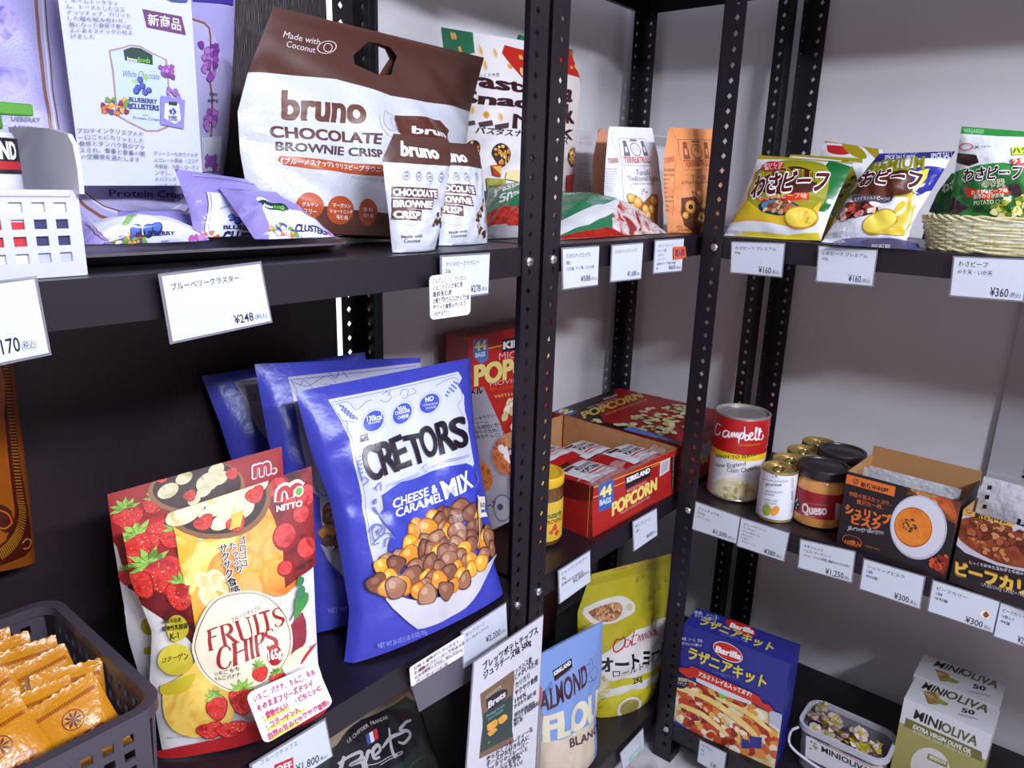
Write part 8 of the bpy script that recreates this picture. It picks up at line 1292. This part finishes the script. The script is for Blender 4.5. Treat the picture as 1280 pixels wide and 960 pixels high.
# grey basket of orange packets at the lower left
t=thing('plastic_basket','dark grey perforated basket at the lower left','basket',(-.70,.16,-.5055)); b=MB(); x0,x1,y0,y1=-.86,-.556,.03,.298; z0,z1=-.504,-.402
grid_panel(b,(x0+.01,y0+.008,z0),(x1-x0-.02,0,0),0,(0,-.006,z1-z0),14,4,.04,(.12,.14),.003,gap=.45); grid_panel(b,(x1-.008,y0+.01,z0),(0,y1-y0-.02,0),0,(.006,0,z1-z0),12,4,.04,(.12,.14),.003,gap=.45); grid_panel(b,(x1-.01,y1-.006,z0),(x0-x1+.02,0,0),0,(0,.006,z1-z0),14,4,.04,(.12,.14),.003,gap=.45)
b.obox((x0+.01,y0+.01,z0),(x1-x0-.02,0,0),(0,y1-y0-.02,0),(0,0,.003)); BK=mat('#4A434E',.4,bump=(300,.0002)); b.build('basket_wall',[BK],t)
rb=MB(); cxx,cyy=(x0+x1)/2,(y0+y1)/2; ringband(sh(rr((x1-x0)/2+.007,(y1-y0)/2+.007,.028),cxx,cyy),sh(rr((x1-x0)/2-.004,(y1-y0)/2-.004,.02),cxx,cyy),z1-.008,z1+.004,rb); rb.build('rim',[BK],t,True)
GOr='orange wrapped biscuit packets in the grey basket'
ORM=mat('#D08A1E',.25,bump=(160,.0012))
def packet(c,yaw,lean,roll,label,i,w=.066,h=.082):
    c=np.array(c,float); ca,sa=math.cos(yaw),math.sin(yaw); ax=np.array([ca,sa,0]); n_=np.array([sa,-ca,0]); up=np.array([0,0,1])*math.cos(lean)-n_*math.sin(lean); nn=np.cross(ax,up); nn=-nn if nn@n_<0 else nn
    ax,up=ax*math.cos(roll)+up*math.sin(roll),up*math.cos(roll)-ax*math.sin(roll)
    n=16; g=np.linspace(0,1,n+1); U,V=np.meshgrid(g,g); rs=np.random.RandomState(i+5); th=.010*np.clip(np.sin(np.pi*U)*np.sin(np.pi*np.clip((V-.08)/.84,0,1)),0,1)**.6; zz=.0009*np.sin(9*U+rs.rand()*6)*np.sin(7*V+rs.rand()*6); edge=.0016*((np.arange(n+1)%2)[None,:]-.5)*((V<.01)|(V>.99))
    base=c+(U[...,None]-.5)*w*ax+(V[...,None])*h*up+edge[...,None]*up; Pf=base+(th+zz)[...,None]*nn; Pb=base-(th*.9+.0004)[...,None]*nn
    t=thing('biscuit_packet',label,'snack pack',c,GOr); F=grid_tris(n,n); k=(n+1)**2; mk('wrapper',np.concatenate([Pf.reshape(-1,3),Pb.reshape(-1,3)]),np.concatenate([F,F[:,::-1]+k]),ORM,parent=t,smooth=True)
    A=Art('pk',t,.28,surf=Surf(Pf,w*1000,h*1000)); W_,H_=w*1000,h*1000; DK='#5A1E0C'
    A.quad((W_*.05,H_*.80),(W_*.95,H_*.80),(W_*.95,H_*.85),(W_*.05,H_*.85),'#B86A1A')
    for k in range(26): A.line([(W_*(.06+.034*k),H_*.805),(W_*(.06+.034*k),H_*.845)],.5,DK,'band')
    A.circ((W_*.5,H_*.62),W_*.15,'#8A3A10','emblem',ring=.12)
    for k in range(8): a=2*math.pi*k/8; A.poly([(W_*.5,H_*.62),(W_*.5+W_*.08*math.cos(a-.25),H_*.62+W_*.08*math.sin(a-.25)),(W_*.5+W_*.13*math.cos(a),H_*.62+W_*.13*math.sin(a)),(W_*.5+W_*.08*math.cos(a+.25),H_*.62+W_*.08*math.sin(a+.25))],DK,'emblem')
    A.T('げんこつ',(W_*.2,H_*.3),(W_*.8,H_*.3),(W_*.2,H_*.44),'#9A2A10',.05); A.T('自然食',(W_*.35,H_*.18),(W_*.65,H_*.18),(W_*.35,H_*.25),DK,.01); A.done()
PKS=[((-.600,.075,-.470),-.35,.55,.35,'front orange packet lying over the others at the basket corner'),((-.632,.100,-.472),-.3,.6,.12,'second orange packet from the front, showing its star emblem'),((-.604,.125,-.478),-.25,.5,-.05,'orange packet behind the front one against the basket side'),((-.660,.080,-.466),-.2,.7,.3,'front orange packet cut by the left edge of the photo'),
((-.600,.170,-.482),-.2,.5,.2,'orange packet in the middle of the basket near its side'),((-.640,.165,-.480),-.3,.5,.45,'leaning orange packet in the middle of the basket'),((-.610,.215,-.488),-.15,.45,.0,'orange packet in the row third from the back'),((-.625,.240,-.486),-.15,.45,.05,'orange packet in the row second from the back'),((-.640,.268,-.484),-.15,.42,.0,'rearmost orange packet in the grey basket'),((-.690,.200,-.484),-.2,.5,.1,'orange packet deep at the left of the basket'),((-.680,.140,-.478),-.2,.5,-.1,'orange packet left of the leaning one')]
for i,p in enumerate(PKS): packet(*p,i)
